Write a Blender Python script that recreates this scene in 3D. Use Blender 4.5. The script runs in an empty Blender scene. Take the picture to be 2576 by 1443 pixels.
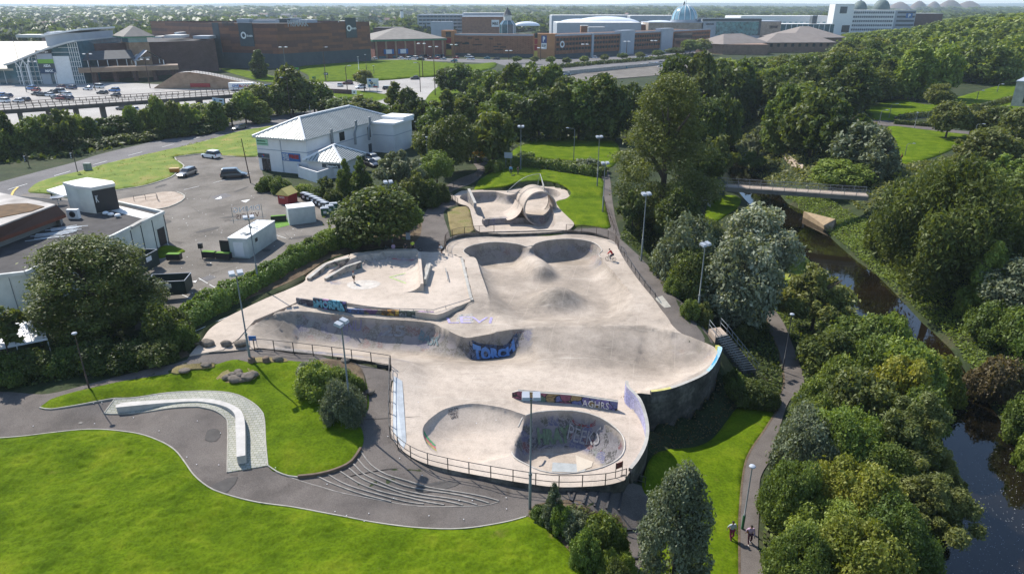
import bpy,bmesh,math,random
import numpy as np
from mathutils import Vector,Matrix
from mathutils.geometry import delaunay_2d_cdt
random.seed(7);RNG=np.random.default_rng(11)
S=bpy.context.scene;COL=S.collection;R=math.radians
# --- camera
CAM_H=31.0;FOC=1717.0;HORIZ=16.0;CX,CY=1288.0,721.5
PITCH=math.atan((CY-HORIZ)/FOC);CP,SP=math.cos(PITCH),math.sin(PITCH)
cam_d=bpy.data.cameras.new('camera');cam=bpy.data.objects.new('camera',cam_d);COL.objects.link(cam)
cam.location=(0,0,CAM_H);cam.rotation_euler=(math.pi/2-PITCH,0,0)
cam_d.sensor_width=36;cam_d.lens=36*FOC/2576.0;cam_d.clip_start=0.5;cam_d.clip_end=40000
S.camera=cam
# --- sky and sun
SUN_EL=R(46);SUN_DIR=Vector((-0.69,0.72,0)).normalized()
w=bpy.data.worlds.new('World');S.world=w;w.use_nodes=True
nt=w.node_tree;sky=nt.nodes.new('ShaderNodeTexSky');sky.sky_type='NISHITA';sky.sun_disc=False
sky.sun_elevation=SUN_EL;sky.sun_rotation=math.atan2(SUN_DIR.x,SUN_DIR.y)
sky.air_density=1.0;sky.dust_density=0.25;sky.ozone_density=2.0
nt.links.new(sky.outputs[0],nt.nodes['Background'].inputs[0]);nt.nodes['Background'].inputs[1].default_value=0.13
sl=bpy.data.lights.new('sun','SUN');sl.energy=4.4;sl.angle=R(0.5);sl.color=(1.0,0.945,0.87)
so=bpy.data.objects.new('sun',sl);COL.objects.link(so)
sd=Vector((SUN_DIR.x*math.cos(SUN_EL),SUN_DIR.y*math.cos(SUN_EL),math.sin(SUN_EL)))
so.rotation_euler=sd.to_track_quat('Z','Y').to_euler();so.location=(0,0,120)
S.view_settings.view_transform='Standard';S.view_settings.look='None'
S.view_settings.exposure=0.7;S.view_settings.gamma=1.0
S.cycles.max_bounces=6;S.cycles.diffuse_bounces=3;S.cycles.glossy_bounces=3;S.cycles.transmission_bounces=4
S.cycles.volume_bounces=1;S.cycles.transparent_max_bounces=6
S.cycles.use_denoising=True
S.cycles.sample_clamp_indirect=4.0
# --- helpers: pixels of the 2576 view to points of the place
def P(px,py,z=0.0):
 dx=(px-CX)/FOC;dy=-(py-CY)/FOC
 d=(dx,CP+dy*SP,-SP+dy*CP);t=(z-CAM_H)/d[2]
 return(d[0]*t,d[1]*t,z)
def depth_of(p):return p[1]*CP-(p[2]-CAM_H)*SP
def z_at(x,y,py):
 k=(CY-py)/FOC
 return CAM_H+(k*y*CP-y*SP)/(CP+k*SP)
def mpp(p):return depth_of(p)/FOC
def tag(o,label=None,cat=None,group=None,kind=None):
 if label:o['label']=label
 if cat:o['category']=cat
 if group:o['group']=group
 if kind:o['kind']=kind
 return o
def empty(name,loc,label,cat,group=None,rz=0.0):
 o=bpy.data.objects.new(name,None);COL.objects.link(o);o.location=loc;o.rotation_euler=(0,0,rz)
 o.empty_display_size=0.2
 return tag(o,label,cat,group)
def link_mesh(name,me,mats=None,parent=None,loc=None):
 o=bpy.data.objects.new(name,me);COL.objects.link(o)
 if mats is not None:
  for m in(mats if isinstance(mats,(list,tuple)) else[mats]):me.materials.append(m)
 if parent is not None:o.parent=parent
 if loc is not None:o.location=loc
 return o
def np_mesh(name,V,F,mi=None,smooth=False):
 me=bpy.data.meshes.new(name)
 if isinstance(F,np.ndarray):
  k=F.shape[1];n=len(F)
  me.vertices.add(len(V));me.vertices.foreach_set('co',np.asarray(V,np.float32).ravel())
  me.loops.add(n*k);me.loops.foreach_set('vertex_index',F.astype(np.int32).ravel())
  me.polygons.add(n);me.polygons.foreach_set('loop_start',np.arange(0,n*k,k,dtype=np.int32))
  try:me.polygons.foreach_set('loop_total',np.full(n,k,np.int32))
  except Exception:pass
  me.update(calc_edges=True)
 else:
  me.from_pydata([tuple(v) for v in V],[],F)
 if mi is not None:me.polygons.foreach_set('material_index',np.asarray(mi,np.int32))
 if smooth:me.polygons.foreach_set('use_smooth',np.ones(len(me.polygons),bool))
 me.update()
 return me
def sharp(me,deg):
 me.polygons.foreach_set('use_smooth',np.ones(len(me.polygons),bool))
 me.set_sharp_from_angle(angle=R(deg))
class MB:
 def __init__(s):s.v=[];s.f=[];s.m=[];s.sm=[];s.mi=0
 def add(s,vs,fs,smooth=False):
  b=len(s.v);s.v+=[tuple(v) for v in vs]
  for f in fs:s.f.append([b+i for i in f]);s.m.append(s.mi);s.sm.append(smooth)
  return s
 def box(s,c,d,rz=0.0,bev=0.0,tilt=None):
  x,y,z=d[0]/2,d[1]/2,d[2]/2
  if bev>0:
   b=min(bev,x*.9,y*.9,z*.9);pts=[]
   ring=[(x-b,y),(x,y-b),(x,-y+b),(x-b,-y),(-x+b,-y),(-x,-y+b),(-x,y-b),(-x+b,y)]
   ins=[(x-b,y-b),(x-b,y-b),(x-b,-y+b),(x-b,-y+b),(-x+b,-y+b),(-x+b,-y+b),(-x+b,y-b),(-x+b,y-b)]
   vs=[(p[0],p[1],-z) for p in ring]+[(p[0],p[1],z-b) for p in ring]+[(p[0]*.999,p[1]*.999,z) for p in ins]
   fs=[list(range(7,-1,-1))]
   for k in range(8):
    j=(k+1)%8;fs.append([k,j,8+j,8+k][::-1]);fs.append([8+k,8+j,16+j,16+k][::-1])
   fs.append([16,18,20,22][::1][::-1])
   fs=[f for f in fs]
  else:
   vs=[(i,j,k) for k in(-z,z) for(i,j) in((-x,-y),(x,-y),(x,y),(-x,y))]
   fs=[[3,2,1,0],[4,5,6,7],[0,1,5,4],[1,2,6,5],[2,3,7,6],[3,0,4,7]]
  if tilt is not None:vs=[tuple(tilt@Vector(v)) for v in vs]
  ca,sa=math.cos(rz),math.sin(rz)
  s.add([(c[0]+v[0]*ca-v[1]*sa,c[1]+v[0]*sa+v[1]*ca,c[2]+v[2]) for v in vs],fs);return s
 def prism(s,poly,z0,z1,top=True,bottom=True,smooth=False):
  n=len(poly);a=sum(poly[i][0]*poly[(i+1)%n][1]-poly[(i+1)%n][0]*poly[i][1] for i in range(n))
  if a<0:poly=poly[::-1]
  zz=(lambda z,i:z[i] if isinstance(z,(list,tuple)) else z)
  vs=[(p[0],p[1],zz(z0,i)) for i,p in enumerate(poly)]+[(p[0],p[1],zz(z1,i)) for i,p in enumerate(poly)]
  fs=[[i,(i+1)%n,n+(i+1)%n,n+i] for i in range(n)]
  if top:fs.append(list(range(n,2*n)))
  if bottom:fs.append(list(range(n-1,-1,-1)))
  s.add(vs,fs,smooth);return s
 def tube(s,pts,r,n=6,caps=True,smooth=True):
  pts=[Vector(p) for p in pts];rs=r if isinstance(r,(list,tuple)) else[r]*len(pts)
  vs=[];fs=[];prev=None
  for i,p in enumerate(pts):
   t=(pts[min(i+1,len(pts)-1)]-pts[max(i-1,0)])
   if t.length<1e-9:t=Vector((0,0,1))
   t.normalize()
   if prev is None:
    a=Vector((0,0,1)) if abs(t.z)<.9 else Vector((1,0,0));u=t.cross(a).normalized()
   else:
    u=(prev-t*prev.dot(t))
    u=u.normalized() if u.length>1e-6 else t.orthogonal().normalized()
   prev=u;v=t.cross(u)
   for k in range(n):
    an=2*math.pi*(k+.5)/n;vs.append(p+(u*math.cos(an)+v*math.sin(an))*rs[i])
  for i in range(len(pts)-1):
   for k in range(n):fs.append([i*n+k,i*n+(k+1)%n,(i+1)*n+(k+1)%n,(i+1)*n+k])
  s.add(vs,fs,smooth)
  if caps:
   s.add(vs[:n],[list(range(n-1,-1,-1))]);s.add(vs[-n:],[list(range(n))])
  return s
 def lathe(s,c,prof,n=16,smooth=True,axis='z',sx=1.0,sy=1.0):
  vs=[];fs=[]
  for(r,h) in prof:
   for k in range(n):
    a=2*math.pi*k/n;q=(r*math.cos(a)*sx,r*math.sin(a)*sy,h)
    if axis=='y':q=(q[0],q[2],-q[1])
    if axis=='x':q=(q[2],q[0],q[1])
    vs.append((c[0]+q[0],c[1]+q[1],c[2]+q[2]))
  for i in range(len(prof)-1):
   for k in range(n):fs.append([i*n+k,i*n+(k+1)%n,(i+1)*n+(k+1)%n,(i+1)*n+k])
  s.add(vs,fs,smooth);return s
 def ball(s,c,r,n=10,m=6):
  r=r if isinstance(r,(tuple,list)) else(r,r,r)
  vs=[(c[0],c[1],c[2]-r[2])];fs=[]
  for i in range(1,m):
   a=math.pi*i/m-math.pi/2
   for k in range(n):
    b=2*math.pi*k/n;vs.append((c[0]+r[0]*math.cos(a)*math.cos(b),c[1]+r[1]*math.cos(a)*math.sin(b),c[2]+r[2]*math.sin(a)))
  vs.append((c[0],c[1],c[2]+r[2]))
  for k in range(n):fs.append([0,1+(k+1)%n,1+k])
  for i in range(m-2):
   for k in range(n):fs.append([1+i*n+k,1+i*n+(k+1)%n,1+(i+1)*n+(k+1)%n,1+(i+1)*n+k])
  t=len(vs)-1
  for k in range(n):fs.append([t,1+(m-2)*n+k,1+(m-2)*n+(k+1)%n])
  s.add(vs,fs,True);return s
 def build(s,name,mats,parent=None,loc=None):
  me=bpy.data.meshes.new(name);me.from_pydata(s.v,[],s.f)
  me.polygons.foreach_set('material_index',s.m);me.polygons.foreach_set('use_smooth',s.sm);me.update()
  return link_mesh(name,me,mats,parent,loc)
def kids(o):return list(o.children)
def copy_tree(o,parent=None,loc=None,rz=None):
 c=o.copy();COL.objects.link(c)
 if parent is not None:c.parent=parent
 if loc is not None:c.location=loc
 if rz is not None:c.rotation_euler=(0,0,rz)
 for ch in kids(o):copy_tree(ch,c)
 return c
def text_mesh(name,txt,size,mat,parent=None,depth=0.02,bold=0.0,sx=1.0,align='CENTER',spacing=1.0):
 cu=bpy.data.curves.new(name+'_c','FONT');cu.body=txt;cu.size=size;cu.extrude=depth;cu.offset=bold
 cu.align_x=align;cu.align_y='CENTER';cu.space_character=spacing;cu.resolution_u=2
 o=bpy.data.objects.new(name+'_c',cu);COL.objects.link(o)
 me=bpy.data.meshes.new_from_object(o.evaluated_get(bpy.context.evaluated_depsgraph_get()))
 bpy.data.objects.remove(o);bpy.data.curves.remove(cu)
 if sx!=1.0:
  for v in me.vertices:v.co.x*=sx
 me.name=name;me.materials.clear()
 return link_mesh(name,me,mat,parent)
 # --- numpy noise and polygon helpers
def _h(ix,iy,s):
 n=(ix.astype(np.int64)*374761393+iy.astype(np.int64)*668265263+s*1274126177)&0x7fffffff
 n=((n^(n>>13))*1274126177)&0x7fffffff
 return((n^(n>>16))&0xffff)/65535.0
def vnoise(x,y,s=0):
 x=np.asarray(x,float);y=np.asarray(y,float);ix=np.floor(x);iy=np.floor(y);fx=x-ix;fy=y-iy
 fx=fx*fx*(3-2*fx);fy=fy*fy*(3-2*fy)
 a=_h(ix,iy,s);b=_h(ix+1,iy,s);c=_h(ix,iy+1,s);d=_h(ix+1,iy+1,s)
 return(a*(1-fx)+b*fx)*(1-fy)+(c*(1-fx)+d*fx)*fy
def fbm(x,y,s=0,o=4):
 t=0;a=.5
 for i in range(o):t=t+a*vnoise(np.asarray(x)*2**i,np.asarray(y)*2**i,s+i*17);a*=.5
 return t
def sstep(a,b,x):
 t=np.clip((x-a)/(b-a),0,1);return t*t*(3-2*t)
def inside(poly,x,y):
 x=np.asarray(x,float);y=np.asarray(y,float);r=np.zeros(x.shape,bool);n=len(poly)
 for i in range(n):
  x1,y1=poly[i][:2];x2,y2=poly[(i+1)%n][:2]
  if y1==y2:continue
  c=((y1>y)!=(y2>y))&(x<(x2-x1)*(y-y1)/(y2-y1)+x1);r^=c
 return r
def pdist(line,x,y,closed=False,vals=None):
 x=np.asarray(x,float);y=np.asarray(y,float);best=np.full(x.shape,1e18);side=np.zeros(x.shape)
 out=[np.zeros(x.shape) for _ in(vals or[])];n=len(line)
 for i in range(n if closed else n-1):
  x1,y1=line[i][:2];j=(i+1)%n;x2,y2=line[j][:2];dx,dy=x2-x1,y2-y1;L=dx*dx+dy*dy+1e-12
  t=np.clip(((x-x1)*dx+(y-y1)*dy)/L,0,1);d=(x-x1-t*dx)**2+(y-y1-t*dy)**2;k=d<best
  best=np.where(k,d,best);side=np.where(k,np.sign((x-x1)*dy-(y-y1)*dx),side)
  for q,v in enumerate(vals or[]):out[q]=np.where(k,v[i]*(1-t)+v[j]*t,out[q])
 return np.sqrt(best),side,out
def smooth_line(pts,step=0.6,closed=False):
 pts=[np.array(p,float) for p in pts];n=len(pts);out=[]
 for i in range(n if closed else n-1):
  p1,p2=pts[i],pts[(i+1)%n]
  p0=pts[i-1] if(i>0 or closed) else p1*2-p2
  p3=pts[(i+2)%n] if(i+2<n or closed) else p2*2-p1
  k=max(1,int(np.linalg.norm((p2-p1)[:2])/step))
  for q in range(k):
   t=q/k
   out.append(.5*((2*p1)+(-p0+p2)*t+(2*p0-5*p1+4*p2-p3)*t*t+(-p0+3*p1-3*p2+p3)*t**3))
 if not closed:out.append(pts[-1])
 return out
def cdt(boundary,lines,pts,holes=()):
 V=[];E_=[]
 def loop(l,closed):
  b=len(V);V.extend([Vector((float(p[0]),float(p[1]))) for p in l])
  for i in range(len(l)-(0 if closed else 1)):E_.append((b+i,b+(i+1)%len(l)))
 loop(boundary,True)
 for h in holes:loop(h,True)
 for l in lines:loop(l,False)
 V.extend([Vector((float(p[0]),float(p[1]))) for p in pts])
 v,e,f,_,_,_=delaunay_2d_cdt(V,E_,[],0,1e-4)
 v=np.array([(p.x,p.y) for p in v]);f=np.array([t for t in f if len(t)==3],np.int32)
 c=v[f].mean(axis=1);keep=inside(boundary,c[:,0],c[:,1])
 for h in holes:keep&=~inside(h,c[:,0],c[:,1])
 f=f[keep];a=v[f]
 ar=(a[:,1,0]-a[:,0,0])*(a[:,2,1]-a[:,0,1])-(a[:,2,0]-a[:,0,0])*(a[:,1,1]-a[:,0,1])
 f[ar<0]=f[ar<0][:,::-1]
 return v,f
def grid_in(poly,step,margin=0.0,jit=0.0):
 a=np.array([p[:2] for p in poly]);x0,y0=a.min(0);x1,y1=a.max(0)
 X,Y=np.meshgrid(np.arange(x0,x1,step),np.arange(y0,y1,step));X=X.ravel();Y=Y.ravel()
 if jit:X=X+RNG.uniform(-jit,jit,X.shape)*step;Y=Y+RNG.uniform(-jit,jit,Y.shape)*step
 k=inside(poly,X,Y);X,Y=X[k],Y[k]
 if margin and len(X):
  d=pdist(poly,X,Y,True)[0];X,Y=X[d>margin],Y[d>margin]
 return np.stack([X,Y],1)
 # --- materials
MATS={}
def new_mat(name):
 m=bpy.data.materials.new(name);m.use_nodes=True;MATS[name]=m
 n=m.node_tree.nodes;return m,n,m.node_tree.links,n['Principled BSDF']
def nd(n,t,**kw):
 x=n.new(t)
 for k,v in kw.items():setattr(x,k,v)
 return x
def noise_tex(n,l,co,scale,det=4,rough=.55):
 t=nd(n,'ShaderNodeTexNoise');t.inputs['Scale'].default_value=scale;t.inputs['Detail'].default_value=det
 t.inputs['Roughness'].default_value=rough;l.new(co,t.inputs['Vector']);return t
def ramp(n,l,src,stops):
 r=nd(n,'ShaderNodeValToRGB');e=r.color_ramp.elements
 while len(e)>1:e.remove(e[-1])
 for i,(p,c) in enumerate(stops):
  x=e[0] if i==0 else e.new(p);x.position=p;x.color=(c[0],c[1],c[2],1) if isinstance(c,(tuple,list)) else(c,c,c,1)
 l.new(src,r.inputs[0]);return r
def mixc(n,l,fac,a,b,mode='MIX'):
 m=nd(n,'ShaderNodeMix',data_type='RGBA',blend_type=mode)
 for sock,v in((m.inputs[0],fac),(m.inputs[6],a),(m.inputs[7],b)):
  if hasattr(v,'is_linked'):l.new(v,sock)
  elif isinstance(v,(tuple,list)):sock.default_value=(v[0],v[1],v[2],1)
  else:sock.default_value=v
 return m.outputs[2]
def bump(n,l,h,strength,dist,prev=None):
 b=nd(n,'ShaderNodeBump');b.inputs['Strength'].default_value=strength;b.inputs['Distance'].default_value=dist
 l.new(h,b.inputs['Height'])
 if prev:l.new(prev,b.inputs['Normal'])
 return b.outputs[0]
def sc(c,k):return tuple(x*k for x in c[:3])
def plain(name,col,rough=.7,var=.25,scale=2.0,metal=0.0,bmp=0.0,spec=.4,alt=None,coat=0.0):
 if name in MATS:return MATS[name]
 m,n,l,b=new_mat(name);co=nd(n,'ShaderNodeTexCoord').outputs['Object']
 t=noise_tex(n,l,co,scale,5,.6);r=ramp(n,l,t.outputs[0],[(.3,sc(col,1-var)),(.7,alt or sc(col,1+var*.6))])
 l.new(r.outputs[0],b.inputs['Base Color']);b.inputs['Roughness'].default_value=rough;b.inputs['Metallic'].default_value=metal
 b.inputs['Specular IOR Level'].default_value=spec;b.inputs['Coat Weight'].default_value=coat
 if bmp:
  t2=noise_tex(n,l,co,scale*9,4,.6);l.new(bump(n,l,t2.outputs[0],bmp,.02),b.inputs['Normal'])
 return m
def ground_mat(name,cols,s1,s2,rough=.9,bmp=.4,s3=None,extra=None,spec=.2):
 m,n,l,b=new_mat(name);co=nd(n,'ShaderNodeNewGeometry').outputs['Position']
 a=noise_tex(n,l,co,s1,5,.65);g=noise_tex(n,l,co,s2,4,.65)
 r1=ramp(n,l,a.outputs[0],[(.34,cols[0]),(.52,cols[1]),(.7,cols[2])])
 r2=ramp(n,l,g.outputs[0],[(.3,.62),(.55,1.0),(.75,1.25)])
 c=mixc(n,l,1.0,r1.outputs[0],r2.outputs[0],'MULTIPLY')
 if extra:c=extra(n,l,co,c)
 l.new(c,b.inputs['Base Color']);b.inputs['Roughness'].default_value=rough;b.inputs['Specular IOR Level'].default_value=spec
 if bmp:l.new(bump(n,l,g.outputs[0],bmp,.05),b.inputs['Normal'])
 return m
def worn(col,s,lo,hi,s_b=None):
 def f(n,l,co,c):
  t=noise_tex(n,l,co,s,6,.7);k=ramp(n,l,t.outputs[0],[(lo,0.0),(hi,1.0)])
  return mixc(n,l,k.outputs[0],c,col)
 return f
M_LAWN=ground_mat('mown_grass',[(.058,.100,.003),(.094,.146,.005),(.145,.185,.010)],.35,5.0,.9,.7,extra=worn((.19,.17,.04),.5,.64,.82),spec=.04)
M_ROUGH=ground_mat('rough_grass',[(.10,.16,.016),(.16,.21,.025),(.26,.22,.06)],.25,5.0,.9,.6)
M_SCRUB=ground_mat('scrub_soil',[(.022,.032,.012),(.035,.05,.018),(.06,.058,.03)],.2,3.0,.95,.6)
M_DIRT=ground_mat('bare_soil',[(.08,.055,.035),(.13,.095,.06),(.20,.15,.09)],.8,9.0,.95,.5)
M_DRY=ground_mat('dry_grass',[(.16,.13,.05),(.24,.19,.09),(.15,.16,.04)],.4,8.0,.95,.5)
M_PATH=ground_mat('path_asphalt',[(.10,.087,.077),(.135,.117,.104),(.155,.136,.12)],.35,14.0,.9,.25,extra=worn((.06,.05,.042),.45,.62,.72))
M_ROAD=ground_mat('road_asphalt',[(.12,.115,.115),(.16,.152,.15),(.20,.19,.185)],.1,6.0,.9,.2)
M_CARPK=ground_mat('car_park_asphalt',[(.12,.106,.09),(.17,.152,.13),(.215,.193,.168)],.16,8.0,.9,.2,extra=worn((.07,.06,.055),.22,.6,.72))
M_PALE=ground_mat('pale_tarmac',[(.30,.28,.26),(.38,.36,.33),(.44,.41,.38)],.05,3.0,.9,.1)
M_SLAB=ground_mat('concrete_slabs',[(.34,.27,.21),(.42,.34,.27),(.46,.39,.32)],.5,9.0,.9,.15)
M_WHITEPAINT=plain('white_road_paint',(.6,.6,.58),.8,.3,3)
M_YELLOWPAINT=plain('yellow_road_paint',(.55,.4,.08),.8,.3,3)
M_KERB=plain('kerb_stone',(.36,.34,.29),.9,.25,2)
M_CONC=plain('pale_concrete',(.40,.38,.34),.9,.28,.9,bmp=.25)
M_CONCD=plain('dark_stained_concrete',(.075,.07,.062),.95,.6,.8,bmp=.4,alt=(.16,.15,.13))
M_STEEL=plain('galvanised_steel',(.22,.24,.25),.5,.2,3,metal=.4)
M_DARKSTEEL=plain('dark_painted_steel',(.045,.04,.038),.5,.3,3,spec=.5)
M_RUST=plain('brown_painted_steel',(.07,.042,.03),.6,.3,3)
M_WHITE=plain('white_paint',(.74,.74,.73),.6,.08,1)
M_RENDERW=plain('white_render',(.70,.68,.66),.85,.10,.35,bmp=.1)
M_BLACK=plain('black_plastic',(.02,.02,.022),.5,.2,2)
M_GLASSD=plain('dark_window_glass',(.02,.028,.035),.08,.2,.3,spec=.8)
M_GLASSB=plain('blue_window_glass',(.06,.13,.16),.08,.4,.3,spec=.8)
M_WOOD=plain('weathered_wood',(.14,.10,.07),.9,.3,2)
M_TIMBERW=plain('bleached_boards',(.35,.3,.25),.9,.3,2)
M_RED=plain('red_paint',(.32,.03,.03),.5,.15,2)
M_GREENP=plain('green_paint',(.02,.12,.05),.5,.2,2)
M_BLUEP=plain('blue_paint',(.03,.13,.35),.5,.2,2)
M_YEL=plain('yellow_paint',(.55,.42,.06),.6,.2,2)
M_ORANGE=plain('orange_paint',(.5,.2,.03),.6,.2,2)
M_BARK=plain('tree_bark',(.09,.07,.055),.95,.4,3,bmp=.5)
M_ROCK=plain('boulder_stone',(.13,.11,.09),.95,.45,2.5,bmp=.8,alt=(.21,.175,.14))
def leaf_mat(name,dark,mid,light,trans=.36,gloss=.24,rough=.52):
 m,n,l,b=new_mat(name)
 at=nd(n,'ShaderNodeAttribute',attribute_name='tint');oi=nd(n,'ShaderNodeObjectInfo')
 r=ramp(n,l,at.outputs['Fac'],[(0,dark),(.5,mid),(1,light)])
 hs=nd(n,'ShaderNodeHueSaturation');l.new(r.outputs[0],hs.inputs['Color'])
 mr=nd(n,'ShaderNodeMapRange');mr.inputs[3].default_value=.78;mr.inputs[4].default_value=1.25
 l.new(oi.outputs['Random'],mr.inputs[0]);l.new(mr.outputs[0],hs.inputs['Value'])
 hs.inputs['Saturation'].default_value=.96
 mh=nd(n,'ShaderNodeMath',operation='MULTIPLY_ADD');mh.inputs[1].default_value=-.035;mh.inputs[2].default_value=.517
 l.new(oi.outputs['Random'],mh.inputs[0]);l.new(mh.outputs[0],hs.inputs['Hue'])
 l.new(hs.outputs[0],b.inputs['Base Color']);b.inputs['Roughness'].default_value=rough;b.inputs['Specular IOR Level'].default_value=gloss
 tr=nd(n,'ShaderNodeBsdfTranslucent');tc=mixc(n,l,1.0,hs.outputs[0],(1.25,1.2,.35),'MULTIPLY');l.new(tc,tr.inputs[0])
 mx=nd(n,'ShaderNodeMixShader');mx.inputs[0].default_value=trans
 l.new(b.outputs[0],mx.inputs[1]);l.new(tr.outputs[0],mx.inputs[2]);l.new(mx.outputs[0],n['Material Output'].inputs[0])
 return m
L_DARK=leaf_mat('dark_leaves',(.048,.068,.016),(.090,.122,.028),(.160,.200,.046))
L_MID=leaf_mat('mid_green_leaves',(.066,.100,.018),(.125,.175,.034),(.205,.265,.058))
L_LIGHT=leaf_mat('fresh_green_leaves',(.098,.150,.024),(.170,.240,.042),(.260,.335,.066))
L_SILV=leaf_mat('silvery_leaves',(.10,.12,.068),(.215,.24,.15),(.43,.455,.34),trans=.25)
L_YEL=leaf_mat('yellowing_leaves',(.115,.145,.020),(.215,.235,.034),(.34,.33,.05))
L_GOLD=leaf_mat('golden_leaves',(.32,.21,.018),(.52,.33,.025),(.66,.44,.03))
L_OLIVE=leaf_mat('olive_leaves',(.074,.092,.024),(.140,.164,.044),(.225,.245,.078))
L_GREY=leaf_mat('grey_green_leaves',(.078,.098,.056),(.145,.172,.098),(.24,.27,.165),trans=.25)
L_COPPER=leaf_mat('copper_leaves',(.095,.070,.032),(.155,.120,.062),(.23,.18,.09))
L_GRASS=leaf_mat('grass_blades',(.036,.070,.003),(.092,.152,.005),(.185,.230,.012),trans=.3,gloss=.03)
# --- terrain: one height function on a grid
def PZ(t):return P(t[0],t[1],t[2] if len(t)>2 else 0.0)
CTRL=[PZ(t) for t in[(0,1000,-1.2),(0,1103,-1.6),(250,960,-.7),(480,905,-.2),(630,900,-.25),(800,900,-.5),(960,930,-.85),(960,1050,-1.45),(1000,1170,-1.75),(1200,1230,-1.95),(1330,1260,-2.1),(1430,1235,-2.05),(600,1100,-2.0),(300,1060,-1.8),(500,980,-1.3),(700,1000,-1.2),(800,1100,-1.65),(870,1000,-1.0),(750,1215,-2.3),(1000,1290,-2.6),(1300,1300,-2.45),(1200,1400,-2.6),(600,1400,-2.7),(200,1250,-2.2),(100,1400,-2.4),(0,1800,-2.6),(1288,1900,-2.8),(-300,1200,-2.0),(520,840,0),(700,700,0),(900,600,0),(1050,600,0),(1150,560,.1),(1150,480,.3),(1290,440,1.5),(1370,450,1.2),(1480,440,.6),(1500,520,.1),(1600,620,0),(1600,720,-.1),(1700,800,-.3),(1780,840,-.4),(600,500,0),(300,600,0),(0,800,-.3),(100,500,0),(900,480,0),(600,380,.4),(300,420,.3),(900,350,0),(1400,330,0),(1800,300,0),(400,250,0),(1000,220,0),(1600,200,0),(2300,330,0),(2500,430,0),(2300,200,1.0),(2300,125,5),(2500,130,7),(2600,105,10),(2300,95,7),(2450,180,3),(1790,128,0),(1950,134,0),(2060,134,0),(1900,118,0),(2030,116,0),(1850,145,0),(2000,145,0),(2130,120,1),(2250,280,1.0),(1050,180,3.0),(950,170,3.0)]]
CTRL+=[(x,y,0) for(x,y) in((-300,200),(-300,500),(0,700),(300,700),(400,300),(200,60),(-150,60),(150,5),(-100,0))]
EDGE=smooth_line([PZ(t) for t in[(1530,1800,-2.3),(1470,1443,-2.3),(1410,1330,-2.2),(1445,1255,-2),(1530,1175,-1.7),(1560,1110,-1.6),(1545,1060,-1.6),(1530,1010,-1.6),(1640,950,-1),(1735,910,-.5),(1765,880,0),(1775,848,0),(1740,800,0),(1690,735,0),(1640,680,0),(1600,630,0),(1570,585,0),(1600,530,0),(1700,475,0),(1770,440,0),(1770,380,0),(1750,320,0),(1770,270,0)]],2.0)
TERR,WATER=-4.3,-6.5
R_E=[(2700,1443),(2640,1300),(2600,1190),(2563,1132),(2508,1042),(2438,951),(2392,878),(2319,811),(2270,757),(2200,687),(2159,659),(2092,600),(2060,560),(2026,533),(1981,512),(1963,491),(1918,449),(1886,435),(1876,408),(1850,370),(1842,335),(1850,300)]
R_W=[(2320,1600),(2345,1443),(2385,1200),(2366,1087),(2340,1000),(2270,900),(2175,815),(2085,732),(2047,660),(1991,620),(1946,590),(1904,533),(1865,491),(1840,450),(1825,400),(1815,360),(1812,330),(1820,300)]
RIVER=[P(a,b,WATER) for a,b in R_E]+[P(a,b,WATER) for a,b in R_W[::-1]]
RIVER=[tuple(p) for p in smooth_line(RIVER[:len(R_E)],3.0)]+[tuple(p) for p in smooth_line(RIVER[len(R_E):],3.0)]
r_e=smooth_line([P(a,b,WATER) for a,b in R_E],4.0);r_w=smooth_line([P(a,b,WATER) for a,b in R_W],4.0)
K_PX=[(476,892,-.15),(510,851,0),(528,827,0),(560,804,0),(599,783,0),(671,749,0),(721,729,0),(765,708,0),(773,692,0),(820,660,0),(878,644,0),(911,640,0),(981,632,0),(1046,632,0),(1090,634,0),(1117,630,0),(1122,612,0),(1135,600,0),(1164,592,0),(1240,589,0),(1330,587,0),(1424,585,0),(1477,588,0),(1516,597,0),(1547,610,0),(1556,627,0),(1570,652,0),(1590,682,0),(1612,712,0),(1645,752,0),(1676,794,0),(1706,830,0),(1754,853,0),(1791,869,0),(1809,884,0),(1806,908,0),(1780,935,0),(1735,958,0),(1677,978,0),(1613,987,-.15),(1575,985,-1.0),(1578,1000,-1),(1604,1040,-1.6),(1620,1070,-1.6),(1627,1100,-1.6),(1622,1130,-1.6),(1605,1160,-1.6),(1585,1185,-1.6),(1571,1207,-1.6),(1541,1216,-1.6),(1491,1222,-1.6),(1403,1224,-1.6),(1325,1215,-1.6),(1184,1191,-1.6),(1091,1171,-1.6),(1047,1155,-1.6),(1013,1133,-1.6),(991,1108,-1.55),(984,1080,-1.45),(984,1000,-1.15),(985,919,-.75),(900,905,-.6),(800,892,-.45),(720,883,-.32),(653,876,-.2),(600,880,-.18)]
KW=[np.array(PZ(t)) for t in K_PX]
def k_line():
 hard={(476,892),(985,919),(773,692),(1575,985),(653,876),(1571,1207),(1117,630),(911,640)}
 out=[];i=0;n=len(K_PX);start=[k for k in range(n) if K_PX[k][:2] in hard]
 for a,b in zip(start,start[1:]+[start[0]+n]):
  out+=[np.array(p) for p in smooth_line([KW[k%n] for k in range(a,b+1)],.45)][:-1]
 return out
K=k_line();KXY=[(p[0],p[1]) for p in K]
ZW=.45
W_PX=[(1130,489),(1140,492),(1156,482),(1172,479),(1229,477),(1268,478),(1294,473),(1320,469),(1359,466),(1398,470),(1427,480),(1436,489),(1424,499),(1402,505),(1400,512),(1411,528),(1427,544),(1443,560),(1440,570),(1419,580),(1330,586),(1240,587),(1198,578),(1187,545),(1178,520),(1150,510)]
WXY=[(p[0],p[1]) for p in smooth_line([P(a,b,ZW) for a,b in W_PX],.5,True)]
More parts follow.
